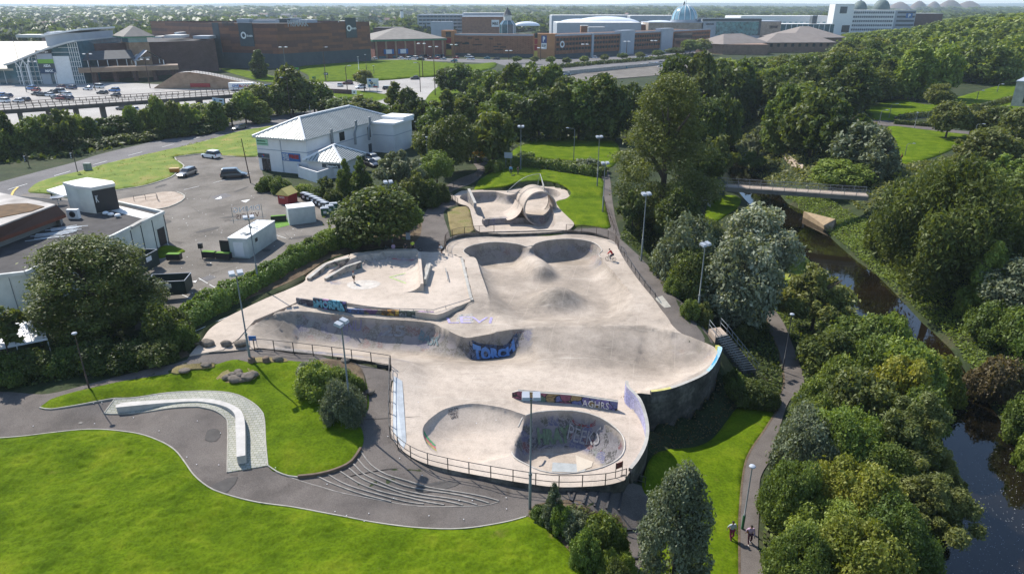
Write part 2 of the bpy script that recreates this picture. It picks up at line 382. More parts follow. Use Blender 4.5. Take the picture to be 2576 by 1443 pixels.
def T_raw(x,y):
 x=np.asarray(x,float);y=np.asarray(y,float);num=np.zeros(x.shape);den=np.zeros(x.shape)
 for cx,cy,cz in CTRL:
  d2=(x-cx)**2+(y-cy)**2+2.0;wgt=d2**-1.7;num+=wgt*cz;den+=wgt
 z=num/den
 d,sd_,_=pdist(EDGE,x,y);s=d*sd_
 valley=1-sstep(215,300,y)
 z=z*(1-sstep(0,5.0,s)*valley)+TERR*sstep(0,5.0,s)*valley
 dw=pdist(RIVER,x,y,True)[0];inr=inside(RIVER,x,y)
 de,side_e,_=pdist(r_e,x,y);de=np.where(inr,0,de)
 east=(side_e>0)&(s>0)&~inr
 ze=np.minimum(num/den,WATER-.2+(6.7+num/den)*sstep(-1.5,15,de))
 zw=np.minimum(z,WATER-.3+dw*.85)
 z=np.where(east,ze*valley+z*(1-valley),zw*valley+z*(1-valley))
 z=np.where(inr&(y<260),WATER-1.0,z)
 far=sstep(1300,4200,y)*(2+10*fbm(x/1500,y/1500,5,3)+4*vnoise(x/700,y/900,8))+sstep(5500,11500,y)*78*(.3+.9*fbm(x/3000,y/4000,9,3))
 return z+far
def _axis(a,b,step,ends):
 fine=list(np.arange(a,b+.01,step));lo,hi=ends;q=fine[0];s=step;L=[]
 while q>lo:s*=1.22;q-=s;L.append(q)
 q=fine[-1];s=step;U=[]
 while q<hi:s*=1.16;q+=s;U.append(q)
 return np.array(L[::-1]+fine+U)
GX=_axis(-70,105,1.0,(-13000,13000));GY=_axis(16,215,1.0,(-400,14000))
TX,TY=np.meshgrid(GX,GY);TZ=T_raw(TX,TY)
TZ0=TZ.copy()
_k=inside(KXY,TX,TY);_d=pdist(KXY,TX,TY,True)[0];TZ=np.where(_k&(_d>.35),np.minimum(TZ,-5.4),TZ)
_k=inside(WXY,TX,TY);_d=pdist(WXY,TX,TY,True)[0];TZ=np.where(_k&(_d>.6),np.minimum(TZ,-3.2),TZ)
def T(x,y,grid=None):
 G=TZ0 if grid is None else grid
 x=np.asarray(x,float);y=np.asarray(y,float)
 i=np.clip(np.searchsorted(GX,x)-1,0,len(GX)-2);j=np.clip(np.searchsorted(GY,y)-1,0,len(GY)-2)
 u=np.clip((x-GX[i])/(GX[i+1]-GX[i]),0,1);v=np.clip((y-GY[j])/(GY[j+1]-GY[j]),0,1)
 return(G[j,i]*(1-u)+G[j,i+1]*u)*(1-v)+(G[j+1,i]*(1-u)+G[j+1,i+1]*u)*v
def g(px,py,dz=0.0):
 z=0.0;p=P(px,py,0)
 for _ in range(14):
  z=.4*z+.6*float(T(p[0],p[1]));p=P(px,py,z)
 return Vector((p[0],p[1],float(T(p[0],p[1]))+dz))
nx,ny=len(GX),len(GY)
_q=(np.arange(ny-1)[:,None]*nx+np.arange(nx-1)[None,:]).ravel()
ground=link_mesh('ground',np_mesh('ground',np.stack([TX.ravel(),TY.ravel(),TZ.ravel()],1),np.stack([_q,_q+1,_q+nx+1,_q+nx],1),smooth=True),M_SCRUB)
tag(ground,kind='structure')
def sheet(name,poly,mat,off=.04,step=1.0,holes=(),rough=0.0,smooth=True,rs=0,kind='structure',edge=None,label=None,cat=None,group=None,rscale=1.0,skirt=.25,line_step=None):
 h=[list(q) for q in holes];pts=grid_in(poly,step,step*.35,.25)
 for q in h:
  if len(pts):pts=pts[~inside(q,pts[:,0],pts[:,1])]
  if len(pts):pts=pts[pdist(q,pts[:,0],pts[:,1],True)[0]>step*.35]
 v,f=cdt(poly,[],pts,h);z=T(v[:,0],v[:,1])+off
 if rough:
  d=pdist(poly,v[:,0],v[:,1],True)[0];x,y=v[:,0]*rscale,v[:,1]*rscale
  b=fbm(x*.55,y*.55,31+rs,2)*1.0+fbm(x*1.5+.5*y,y*2.4,33+rs,3)*.9+vnoise(x*4.5,y*6,37+rs)*.35
  z=z+rough*b*np.clip(d/.8,.15,1)
 V=np.concatenate([v,z[:,None]],1);F=f
 if skirt:
  ed={}
  for t in f:
   for a,b in((t[0],t[1]),(t[1],t[2]),(t[2],t[0])):
    if(b,a) in ed:del ed[(b,a)]
    else:ed[(a,b)]=1
  n0=len(V);idx=sorted({i for e in ed for i in e});m={i:n0+k for k,i in enumerate(idx)}
  V=np.concatenate([V,V[idx]-np.array([0,0,skirt])])
  Q=[];
  for a,b in ed:Q+=[[a,m[a],m[b]],[a,m[b],b]]
  F=np.concatenate([f,np.array(Q,np.int32)])
 o=link_mesh(name,np_mesh(name,V,F,smooth=smooth),mat)
 if rough==0:sharp(o.data,60)
 return tag(o,label,cat,group,kind)
def gl(pts,step=.8,closed=True,sm=True):
 w_=[g(*p) for p in pts];w_=[(p.x,p.y) for p in w_]
 return[(p[0],p[1]) for p in smooth_line(w_,step,closed)] if sm else w_
def ribbon(name,line,width,height,mat,off=0.0,parent=None,zf=None):
 mb=MB();L=[np.array(p[:2]) for p in line];vs=[];n=len(L)
 for i in range(n):
  t=L[min(i+1,n-1)]-L[max(i-1,0)];t=t/(np.linalg.norm(t)+1e-9);q=np.array([-t[1],t[0]])*width/2
  for s_,h in((1,-.2),(1,height),(-1,height),(-1,-.2)):
   p=L[i]+q*s_;c=L[i];z=float(zf(c[0],c[1]) if zf else T(c[0],c[1]))+off;vs.append((p[0],p[1],z+h))
 fs=[]
 for i in range(n-1):
  for k in range(3):fs.append([i*4+k,i*4+k+1,(i+1)*4+k+1,(i+1)*4+k])
 fs.append([3,2,1,0]);fs.append([(n-1)*4+k for k in range(4)]);mb.add(vs,fs)
 return mb.build(name,mat,parent)
 # ---- water
m,n,l,b=new_mat('river_water');b.inputs['Base Color'].default_value=(.006,.005,.003,1);b.inputs['Roughness'].default_value=.04
b.inputs['Specular IOR Level'].default_value=.6;_co=nd(n,'ShaderNodeNewGeometry').outputs['Position']
_t=noise_tex(n,l,_co,.9,3,.5);_t2=noise_tex(n,l,_co,.12,2,.5);_bb=bump(n,l,_t.outputs[0],.06,.10);l.new(_bb,b.inputs['Normal'])
_r=ramp(n,l,_t2.outputs[0],[(.35,(.005,.0045,.003)),(.7,(.014,.010,.005))]);l.new(_r.outputs[0],b.inputs['Base Color'])
wp=[(p[0],p[1]) for p in RIVER];wc=np.mean(np.array(wp),0)
v,f=cdt(wp,[],grid_in(wp,4.0))
tag(link_mesh('river',np_mesh('river',np.concatenate([v,np.full((len(v),1),WATER)],1),f,smooth=True),MATS['river_water']),kind='structure')
# ---- lawn in the foreground, lawn island, paths
FG=[(0,1103),(120,1091),(237,1081),(331,1089),(401,1110),(440,1133),(464,1162),(489,1197),(523,1225),(558,1241),(640,1263),(733,1276),(820,1292),(899,1307),(975,1320),(1091,1331),(1169,1330),(1247,1319),(1325,1300)]
fg_edge=gl([(-260,1122)]+FG,.5,False)
fg_right=gl([(1325,1300),(1359,1311),(1397,1345),(1420,1374),(1462,1419),(1483,1443),(1540,1540)],.6,False)
fg=fg_edge+fg_right[1:]+gl([(1540,1800),(-260,1800)],1,False,False)
sheet('lawn',fg,M_LAWN,.03,.16,rough=.32,skirt=.3)
ISL=[(100,1026),(125,1007),(234,976),(338,955),(443,939),(521,924),(586,906),(632,913),(682,909),(721,908),(786,912),(850,913),(905,928),(925,980),(926,1030),(902,1058),(912,1085),(915,1108),(908,1130),(886,1162),(855,1180),(803,1195),(750,1201),(726,1198),(698,1188),(674,1172),(668,1106),(665,1054),(656,1033),(628,1009),(586,991),(506,985),(400,992),(290,1003),(195,1020),(129,1030)]
isl=gl(ISL,.5)
PAV=[(290,1003),(400,992),(506,985),(586,991),(628,1009),(656,1033),(665,1054),(668,1106),(674,1172)]
pav_out=gl(PAV,.5,False);pav_in=gl([(572,1189),(573,1079),(569,1054),(544,1035),(506,1025),(471,1024),(262,1041)],.5,False)
pav=pav_out+pav_in
path_poly=fg_edge+gl([(1345,1275),(1450,1262),(1570,1215)],.8,False,False)+gl([(1500,1150),(1100,1140),(1020,1080),(1010,940),(640,860),(500,860),(470,905)],.8,False,False)+gl([(330,938),(150,985),(0,985),(-260,990)],.8,False)
sheet('footpath',path_poly,M_PATH,.02,.7,holes=[KXY],skirt=0)
sheet('grass_island',isl,M_LAWN,.06,.18,holes=[],rough=.15,rs=5)
m,n,l,b=new_mat('grey_paving_blocks');_co=nd(n,'ShaderNodeNewGeometry').outputs['Position']
_br=nd(n,'ShaderNodeTexBrick');_br.inputs['Scale'].default_value=1.0;_br.inputs['Brick Width'].default_value=.42;_br.inputs['Row Height'].default_value=.28
_br.inputs['Mortar Size'].default_value=.022;_br.inputs['Color1'].default_value=(.36,.35,.30,1);_br.inputs['Color2'].default_value=(.28,.28,.245,1);_br.inputs['Mortar'].default_value=(.16,.17,.10,1)
l.new(_co,_br.inputs['Vector']);l.new(_br.outputs[0],b.inputs['Base Color']);b.inputs['Roughness'].default_value=.9
l.new(bump(n,l,_br.outputs['Fac'],-.4,.01),b.inputs['Normal'])
sheet('pavement',pav,MATS['grey_paving_blocks'],.09,.8,skirt=.12)
for nm,ln in(('kerb',fg_edge),('kerb',pav_in+pav_out[:1]),('kerb',pav_out),('kerb',gl([(290,1003),(195,1020),(129,1030),(100,1026)],.5,False)),('kerb',gl([(674,1172),(698,1188),(726,1198),(750,1201)],.5,False))):
 tag(ribbon(nm,ln,.09,.12,M_KERB),kind='structure')
 # --- the skatepark
def concrete_mat(name):
 m,n,l,b=new_mat(name);co=nd(n,'ShaderNodeNewGeometry').outputs['Position']
 tone=nd(n,'ShaderNodeAttribute',attribute_name='tone').outputs['Fac'];graf=nd(n,'ShaderNodeAttribute',attribute_name='graf').outputs['Fac']
 a=noise_tex(n,l,co,.16,6,.62);g1=noise_tex(n,l,co,1.1,6,.7);g2=noise_tex(n,l,co,7.0,4,.7)
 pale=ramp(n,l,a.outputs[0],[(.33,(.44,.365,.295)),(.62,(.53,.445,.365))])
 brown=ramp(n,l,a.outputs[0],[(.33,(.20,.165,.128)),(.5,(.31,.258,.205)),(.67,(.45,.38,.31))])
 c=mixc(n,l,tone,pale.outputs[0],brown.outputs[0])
 r1=ramp(n,l,g1.outputs[0],[(.3,.80),(.5,.98),(.7,1.06)]);c=mixc(n,l,1,c,r1.outputs[0],'MULTIPLY')
 r2=ramp(n,l,g2.outputs[0],[(.3,.82),(.7,1.08)]);c=mixc(n,l,1,c,r2.outputs[0],'MULTIPLY')
 stain_shade_fac=nd(n,'ShaderNodeAttribute',attribute_name='stain_shade').outputs['Fac'];sg=ramp(n,l,g1.outputs[0],[(.3,1),(.7,.35)]);sm_=nd(n,'ShaderNodeMath',operation='MULTIPLY');l.new(stain_shade_fac,sm_.inputs[0]);l.new(sg.outputs[0],sm_.inputs[1]);c=mixc(n,l,sm_.outputs[0],c,(.10,.085,.068))  # darkens the concrete for wear stains and for shade painted on the humps
 mp=nd(n,'ShaderNodeMapping');mp.inputs['Scale'].default_value=(.25,1.6,1);mp.inputs['Rotation'].default_value=(0,0,.5);l.new(co,mp.inputs[0])
 st=noise_tex(n,l,mp.outputs[0],1.0,5,.65);rs=ramp(n,l,st.outputs[0],[(.58,0.0),(.72,.5)]);c=mixc(n,l,rs.outputs[0],c,(.50,.44,.37))
 br=nd(n,'ShaderNodeTexBrick');br.offset=.37;br.inputs['Scale'].default_value=1;br.inputs['Brick Width'].default_value=6.3;br.inputs['Row Height'].default_value=5.1
 br.inputs['Mortar Size'].default_value=.035;br.inputs['Mortar Smooth'].default_value=.2;mp2=nd(n,'ShaderNodeMapping');mp2.inputs['Rotation'].default_value=(0,0,.2);l.new(co,mp2.inputs[0]);l.new(mp2.outputs[0],br.inputs['Vector'])
 jm=nd(n,'ShaderNodeMath',operation='MULTIPLY');jm.inputs[1].default_value=.2;l.new(br.outputs['Fac'],jm.inputs[0]);c=mixc(n,l,jm.outputs[0],c,(.56,.49,.41))
 v1=nd(n,'ShaderNodeTexVoronoi',feature='F1');v1.inputs['Scale'].default_value=1.1;v1.inputs['Randomness'].default_value=1
 wob=noise_tex(n,l,co,1.3,5,.65);wv=mixc(n,l,.35,co,wob.outputs['Color'],'ADD');l.new(wv,v1.inputs['Vector'])
 pal=ramp(n,l,v1.outputs['Color'],[(0,(.05,.05,.055)),(.22,(.30,.28,.30)),(.36,(.12,.13,.10)),(.5,(.16,.17,.33)),(.58,(.42,.38,.42)),(.68,(.10,.10,.11)),(.78,(.24,.07,.08)),(.86,(.30,.33,.30)),(.94,(.13,.20,.34))])
 pal.color_ramp.interpolation='CONSTANT'
 ln=noise_tex(n,l,co,2.6,4,.6);lr=ramp(n,l,ln.outputs[0],[(.455,0),(.49,1),(.515,1),(.55,0)])
 gp=mixc(n,l,lr.outputs[0],pal.outputs[0],(.42,.40,.42));gp=mixc(n,l,.6,gp,(.085,.08,.076))
 gm=noise_tex(n,l,co,.55,6,.7);gmr=ramp(n,l,gm.outputs[0],[(.24,0),(.36,1)])
 gmul=nd(n,'ShaderNodeMath',operation='MULTIPLY');l.new(graf,gmul.inputs[0]);l.new(gmr.outputs[0],gmul.inputs[1])
 c=mixc(n,l,gmul.outputs[0],c,gp)
 l.new(c,b.inputs['Base Color']);b.inputs['Roughness'].default_value=.8;b.inputs['Specular IOR Level'].default_value=.35
 l.new(bump(n,l,g2.outputs[0],.12,.02),b.inputs['Normal']);return m
M_SKATE=concrete_mat('skatepark_concrete')
def graffiti_mat(name,cols,scale=1.0,line=(.02,.02,.025),seed=0.0,base=None):
 m,n,l,b=new_mat(name);co=nd(n,'ShaderNodeTexCoord').outputs['Object']
 mp=nd(n,'ShaderNodeMapping');mp.inputs['Location'].default_value=(seed,seed*1.7,seed*.6);l.new(co,mp.inputs[0]);co=mp.outputs[0]
 wob=noise_tex(n,l,co,1.0*scale,4,.6);wv=mixc(n,l,.55,co,wob.outputs['Color'],'ADD')
 v1=nd(n,'ShaderNodeTexVoronoi');v1.inputs['Scale'].default_value=1.5*scale;l.new(wv,v1.inputs['Vector'])
 k=len(cols);pal=ramp(n,l,v1.outputs['Color'],[(i/k,c) for i,c in enumerate(cols)]);pal.color_ramp.interpolation='CONSTANT'
 v2=nd(n,'ShaderNodeTexVoronoi',feature='DISTANCE_TO_EDGE');v2.inputs['Scale'].default_value=1.5*scale;l.new(wv,v2.inputs['Vector'])
 e=ramp(n,l,v2.outputs['Distance'],[(.02,1),(.05,0)]);c=mixc(n,l,e.outputs[0],pal.outputs[0],line)
 d=noise_tex(n,l,co,6,5,.7);dr=ramp(n,l,d.outputs[0],[(.35,.55),(.65,1.1)]);c=mixc(n,l,1,c,dr.outputs[0],'MULTIPLY')
 if base:
  q=noise_tex(n,l,co,.9,5,.7);qr=ramp(n,l,q.outputs[0],[(.44,0),(.54,1)]);c=mixc(n,l,qr.outputs[0],c,base)
 l.new(c,b.inputs['Base Color']);b.inputs['Roughness'].default_value=.75;return m
M_SPRAY=lambda name,col,var=.3:plain(name,col,.7,var,2.5)
def px3(lst):return[np.array(P(t[0],t[1],t[2])) for t in lst]
def smooth_rim(lst,step=.35,closed=True):
 return[np.array(q) for q in smooth_line([np.array([*P(t[0],t[1],t[2]),*t[3:]]) for t in lst],step,closed)]
def prof(u,soft):
 u=np.clip(u,0,1);q=1-np.sqrt(np.clip(1-(1-u)**2,0,1));s_=1-(u*u*(3-2*u));return q*(1-soft)+s_*soft
def rimbowl(rim,X,Y,floor,base):
 poly=[(p[0],p[1]) for p in rim];ins=inside(poly,X,Y)
 d,_,(zr,tr,sf)=pdist(poly,X,Y,True,[[p[2] for p in rim],[p[3] for p in rim],[p[4] for p in rim]])
 z=floor+(zr-floor)*prof(d/tr,sf)
 return np.where(ins,z,base),ins,d,tr
U_RIM=smooth_rim([(1197,650,0,2.2,.2),(1209,685,0,2.3,.2),(1221,718,0,2.4,.25),(1230,748,-.1,3.2,.7),(1236,785,-.3,5,1),(1286,818,-.4,5,1),(1364,820,-.35,5,1),(1468,820,-.35,5,1),(1560,812,-.3,5,1),(1596,785,-.2,4,1),(1590,745,0,3,.8),(1569,713,0,2.4,.25),(1540,680,0,2.4,.2),(1508,643,0,2.0,.1),(1514,628,0,1.7,0),(1490,609,0,1.7,0),(1438,601,0,1.7,0),(1385,604,0,1.7,0),(1348,613,0,1.5,0),(1333,627,-.1,1.0,.3),(1324,621,0,1.3,0),(1307,615,0,1.6,0),(1268,610,0,1.7,0),(1229,610,0,1.7,0),(1186,618,0,1.7,0),(1166,631,0,1.7,0),(1180,644,0,1.8,.1)])
B_RIM=smooth_rim([(653,874,-.2,4,1),(628,850,-.1,5,1),(634,825,-.06,5,.9),(669,799,-.08,5,.7),(721,786,-.1,4.6,.45),(760,783,-.15,4,.3),(838,790,-.35,3.9,.1),(916,798,-.5,3.9,.05),(994,804,-.62,3.9,.0),(1080,811,-.72,3.6,.0),(1113,825,-.75,2.9,.0),(1150,842,-.8,1.9,.1),(1174,849,-.8,1.2,0),(1203,845,-.75,1.1,0),(1240,838,-.65,1.1,0),(1274,830,-.5,1.3,.05),(1300,828,-.46,2.6,.5),(1330,825,-.42,4.5,.8),(1364,823,-.36,6,.8),(1468,822,-.35,7,.8),(1598,819,-.3,6.5,.6),(1650,826,-.3,5.8,.45),(1702,838,-.2,5.2,.3),(1757,855,0,4.6,.2),(1787,874,0,4.2,.1),(1798,890,0,4,.05),(1792,908,0,4,.05),(1768,929,0,4,.05),(1724,950,0,4,.1),(1677,969,0,3.6,.15),(1640,975,-.02,3.2,.3),(1606,980,-.35,2.6,.7),(1586,983,-.95,2,1),(1568,990,-1.5,1,1),(1590,1030,-1.6,1,1),(1625,1090,-1.6,1,1),(1605,1160,-1.6,1,1),(1568,1205,-1.6,1,1),(1491,1221,-1.6,1,1),(1325,1214,-1.6,1,1),(1184,1190,-1.6,1,1),(1047,1154,-1.6,1,1),(991,1107,-1.55,2,1),(985,1080,-1.45,3,1),(985,1000,-1.15,3.5,1),(985,921,-.75,4,1),(900,906,-.6,4,1),(800,893,-.45,4,1),(720,884,-.32,4,1)])
L_RIM=smooth_rim([(1063,1086,-1.6,2.6,.1),(1078,1056,-1.6,2.8,.2),(1122,1027,-1.6,3.0,.45),(1184,1015,-1.6,3.0,.5),(1250,1022,-1.6,2.8,.3),(1300,1036,-1.6,2.2,.1),(1352,1060,-1.6,2,0),(1352,1120,-1.6,2,.1),(1283,1146,-1.6,2.2,.3),(1200,1164,-1.6,2.6,.3),(1135,1156,-1.6,2.6,.3),(1084,1132,-1.6,2.4,.2)])
D_RIM=smooth_rim([(1322,1045,-1.6,2.4,0),(1372,1034,-1.6,2.5,0),(1450,1034,-1.6,2.5,0),(1512,1051,-1.6,2.5,0),(1559,1086,-1.6,2.5,0),(1572,1120,-1.6,2.5,0),(1559,1151,-1.6,2.5,0),(1512,1176,-1.6,2.5,.05),(1434,1190,-1.6,2.5,.1),(1372,1186,-1.6,2.5,.1),(1325,1168,-1.6,2.4,.1),(1289,1142,-1.6,2.0,.1),(1296,1095,-2.2,1.7,.2),(1308,1065,-1.7,1.9,0)])
ST_PX=[(476,891),(510,851),(528,827),(560,804),(599,783),(671,749),(721,729),(765,708),(773,692),(820,660),(878,644),(911,640),(981,632),(1046,632),(1090,634),(1117,631),(1130,636),(1161,650),(1184,748),(1187,756)]
ST=[P(*t)[:2] for t in ST_PX[:1]]+[(p[0],p[1]) for p in smooth_line([np.array(P(*t)) for t in ST_PX[1:16]],.5)]+[P(*t)[:2] for t in ST_PX[16:]]
WALL_PX=[(1187,756,-.1),(1150,771,-.3),(1114,787,-.6),(1098,791,-.65),(1046,784,-.6),(916,768,-.45),(872,761,-.3)]
ST+=[P(a,b)[:2] for a,b,_ in WALL_PX[1:]]+[P(796,762)[:2],P(746,760)[:2]]
ST_W=ST+[P(700,780)[:2],P(640,805)[:2],P(600,850)[:2],P(560,878)[:2]]
DC=px3([(1187,760,-.1),(1150,780,-.45),(1114,797,-.65),(1080,806,-.7),(1000,800,-.6),(916,790,-.5),(840,780,-.33),(790,772,-.15),(740,768,-.04),(700,780,0),(640,805,-.03),(600,850,-.1),(560,870,-.1),(1174,846,-.8),(1203,842,-.75),(1274,828,-.5),(1317,830,-.44),(1215,800,-.5),(1225,770,-.22),(1286,820,-.4),(1364,821,-.35),(1468,821,-.35),(1598,817,-.3),(1650,823,-.3),(1702,836,-.2),(1757,852,0),(1660,770,-.05),(1600,715,0),(1640,790,-.15),(1200,700,0),(1180,660,0),(1190,740,-.02),(1350,600,0),(1550,640,0),(1130,628,0),(1240,596,0),(1480,595,0),(1400,600,0)])
DC+=[k for k in KW]
def idw(x,y,pts,pw=2.2):
 num=0;den=0
 for p in pts:
  w_=((x-p[0])**2+(y-p[1])**2+.3)**-pw;num=num+w_*p[2];den=den+w_
 return num/den
def gauss(x,y,c,sx,sy,rot=0.0):
 dx,dy=x-c[0],y-c[1];a=dx*math.cos(rot)+dy*math.sin(rot);b=-dx*math.sin(rot)+dy*math.cos(rot);return np.exp(-(a/sx)**2-(b/sy)**2)
H1=[P(1334,632,-.3),P(1350,652,-.3),P(1364,674,-.3)];H2=P(1403,742,-.6);C1=P(1245,642,-1);C2=P(1432,630,-1)
def S_low(x,y):
 x=np.asarray(x,float);y=np.asarray(y,float);z=idw(x,y,DC);tone=np.zeros(x.shape);graf=np.zeros(x.shape)
 h1=pdist(H1,x,y)[0]
 fl=-1.5-1.0*gauss(x,y,C1,6,3.6)-1.1*gauss(x,y,C2,6,3.6)
 fl=fl+1.45*(1-sstep(.2,2.7,h1))+1.75*np.exp(-(((x-H2[0])/2.7)**2+((y-H2[1])/2.45)**2)**1.3)+.12*fbm(x*.4,y*.4,3,2)
 zu,iu,du,tu=rimbowl(U_RIM,x,y,fl,z);z=zu
 tone=np.where(iu,.85,tone);graf=np.where(iu&(y>P(1400,655)[1]),np.clip(1-du/1.5,0,1)*.7*(du>.03),graf)
 bf=-1.6+.05*fbm(x*.3,y*.3,4,2)-1.9*gauss(x,y,P(1000,858,-2.6),14.5,4.6,-.12)-.55*gauss(x,y,P(1250,872,-2),5,4)-.5*gauss(x,y,P(1690,910,-2),7,6)
 zb,ib,db,tb=rimbowl(B_RIM,x,y,bf,z);z=np.where(ib,zb,z)
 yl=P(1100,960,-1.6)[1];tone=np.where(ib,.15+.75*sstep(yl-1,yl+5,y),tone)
 steep=np.clip(1-db/(tb*.75),0,1)*(db>.04)
 graf=np.where(ib&(x<P(1340,830)[0])&(y>P(900,880)[1])&(x>P(740,790)[0]),np.clip(steep*1.6,0,.7),graf)
 graf=np.where(ib&(x>P(1720,900)[0]),steep*.25,graf)
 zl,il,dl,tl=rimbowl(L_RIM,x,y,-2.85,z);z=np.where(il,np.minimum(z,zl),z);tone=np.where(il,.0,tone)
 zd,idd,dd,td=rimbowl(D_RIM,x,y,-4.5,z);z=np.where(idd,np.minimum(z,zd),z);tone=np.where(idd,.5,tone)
 graf=np.where(idd,np.clip((td*.72-dd)*3,0,1)*(dd>.03),graf)
 tone=np.where(~(iu|ib|il|idd),.5,tone)
 st=inside(ST,x,y);ds=pdist(ST,x,y,True)[0];z=np.where(st&(ds>.05),np.minimum(z,-.9),z)
 return z,tone,graf
SB_RIM=smooth_rim([(826,694,.2,1.6,.2),(869,670,.75,1.9,.2),(911,656,.75,2.0,.2),(930,651,.7,2.0,.2),(975,645,.7,2,.2),(1020,642,.7,2,.2),(1044,645,.7,1.8,.2),(1052,660,.5,1.2,.3),(1058,690,.1,1,1),(1061,720,0,1,1),(1040,742,0,1,1),(960,745,0,1,1),(860,725,0,1,1),(822,705,.05,1,1)])
def S_top(x,y):
 x=np.asarray(x,float);y=np.asarray(y,float);z=np.zeros(x.shape)
 up=[P(a,b)[:2] for a,b in((874,640),(880,655),(869,671),(911,657),(975,646),(1040,647),(1060,640),(1050,630),(980,628))]
 d=pdist(KXY,x,y,True)[0];z=np.where(inside(up,x,y),.7*sstep(0,1.0,d),z)
 zb,ib,db,tb=rimbowl(SB_RIM,x,y,0.0,z);z=np.where(ib,zb,z)
 graf=np.where(ib&(y>P(900,715)[1]),np.clip(1-db/1.6,0,1)*.8,0)
 low=-.18*sstep(0,1,np.clip((P(560,840)[1]-y)/9,0,1));z=z+low
 return z,np.full(x.shape,.12)+.0*x,graf
def stain_shade_at(x,y):  # wear stains, plus shade of the hump fronts put into the colour
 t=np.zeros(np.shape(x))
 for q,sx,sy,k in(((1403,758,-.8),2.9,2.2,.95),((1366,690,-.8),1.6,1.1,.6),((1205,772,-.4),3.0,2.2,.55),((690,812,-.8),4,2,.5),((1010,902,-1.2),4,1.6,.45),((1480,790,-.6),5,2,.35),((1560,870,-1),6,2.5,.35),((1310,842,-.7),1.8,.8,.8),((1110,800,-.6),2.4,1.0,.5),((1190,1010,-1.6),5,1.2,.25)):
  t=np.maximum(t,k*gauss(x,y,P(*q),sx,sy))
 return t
def park_mesh(name,outer,lines,fn,step,skirt,extra=None,mat=M_SKATE):
 pts=grid_in(outer,step,step*.4,.12)
 if extra is not None:pts=np.concatenate([pts,extra])
 dd=np.full(len(pts),9.0)
 for ln,cl in lines:dd=np.minimum(dd,pdist(ln,pts[:,0],pts[:,1],cl)[0])
 pts=pts[dd>.09]
 v,f=cdt(outer,[l+[l[0]] if c else l for l,c in lines],pts);z,tone,graf=fn(v[:,0],v[:,1])
 V=np.concatenate([v,z[:,None]],1);ob={(round(p[0],3),round(p[1],3)) for p in outer}
 ed={}
 for t in f:
  for a,b in((t[0],t[1]),(t[1],t[2]),(t[2],t[0])):
   if(b,a) in ed:del ed[(b,a)]
   else:ed[(a,b)]=1
 n0=len(V);idx=sorted({i for e in ed for i in e});mm={i:n0+k for k,i in enumerate(idx)}
 low=V[idx].copy();low[:,2]=np.minimum(low[:,2]-.05,skirt);V=np.concatenate([V,low])
 Q=[]
 for a,b in ed:Q+=[[a,mm[a],mm[b]],[a,mm[b],b]]
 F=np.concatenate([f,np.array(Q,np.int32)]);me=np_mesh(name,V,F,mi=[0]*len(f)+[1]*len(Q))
 for nm,arr in(('tone',tone),('graf',graf),('stain_shade',stain_shade_at(v[:,0],v[:,1]) if fn is S_low else np.zeros(len(v)))):
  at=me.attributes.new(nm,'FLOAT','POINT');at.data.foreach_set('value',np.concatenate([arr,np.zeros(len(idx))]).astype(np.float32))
 sharp(me,50);return me
def rim_extra(rim,n=7):
 out=[];c=np.mean([p[:2] for p in rim],0);poly=[(p[0],p[1]) for p in rim]
 a=np.array([p[:5] for p in rim]);t=np.roll(a[:,:2],-1,0)-np.roll(a[:,:2],1,0);t/=np.linalg.norm(t,axis=1)[:,None]+1e-9;nr=np.stack([-t[:,1],t[:,0]],1)
 s_=1 if inside(poly,*(a[5,:2]+nr[5]*.05)[:,None])[0] else-1
 for k in range(1,n):out.append(a[:,:2]+nr*s_*(a[:,3]*(k/n)**1.6)[:,None])
 o=np.concatenate(out);return o[inside(poly,o[:,0],o[:,1])]
park=empty('skatepark',(0,0,0),'pale concrete skatepark of bowls, banks and a plaza in the middle of the park','skatepark')
lines=[([(p[0],p[1]) for p in r],True) for r in(U_RIM,L_RIM,D_RIM)]
def runs(rim,poly,mg,others=()):
 out=[];cur=[]
 for p in list(rim):
  ok=inside(poly,[p[0]],[p[1]])[0] and pdist(poly,[p[0]],[p[1]],True)[0][0]>mg and all(pdist(o,[p[0]],[p[1]],True)[0][0]>.25 for o in others)
  if ok:cur.append((p[0],p[1]))
  else:
   if len(cur)>3:out.append(cur)
   cur=[]
 if len(cur)>3:out.append(cur)
 return out
lines+=[(r,False) for r in runs(B_RIM,KXY,.35,[[(p[0],p[1]) for p in U_RIM]])]
ex=np.concatenate([rim_extra(r) for r in(U_RIM,L_RIM,D_RIM)]+[rim_extra(B_RIM)]);ex=ex[inside(KXY,ex[:,0],ex[:,1])]
b_in=[(p[0],p[1]) for p in B_RIM if pdist(KXY,p[0],p[1],True)[0]>.4]
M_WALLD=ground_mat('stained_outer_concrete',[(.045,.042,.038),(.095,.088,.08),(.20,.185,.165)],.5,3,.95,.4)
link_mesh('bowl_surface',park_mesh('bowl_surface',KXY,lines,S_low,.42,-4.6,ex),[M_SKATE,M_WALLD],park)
link_mesh('plaza_surface',park_mesh('plaza_surface',ST_W,[([(p[0],p[1]) for p in SB_RIM],True)],S_top,.5,-1.2,rim_extra(SB_RIM)),[M_SKATE,M_SKATE],park)
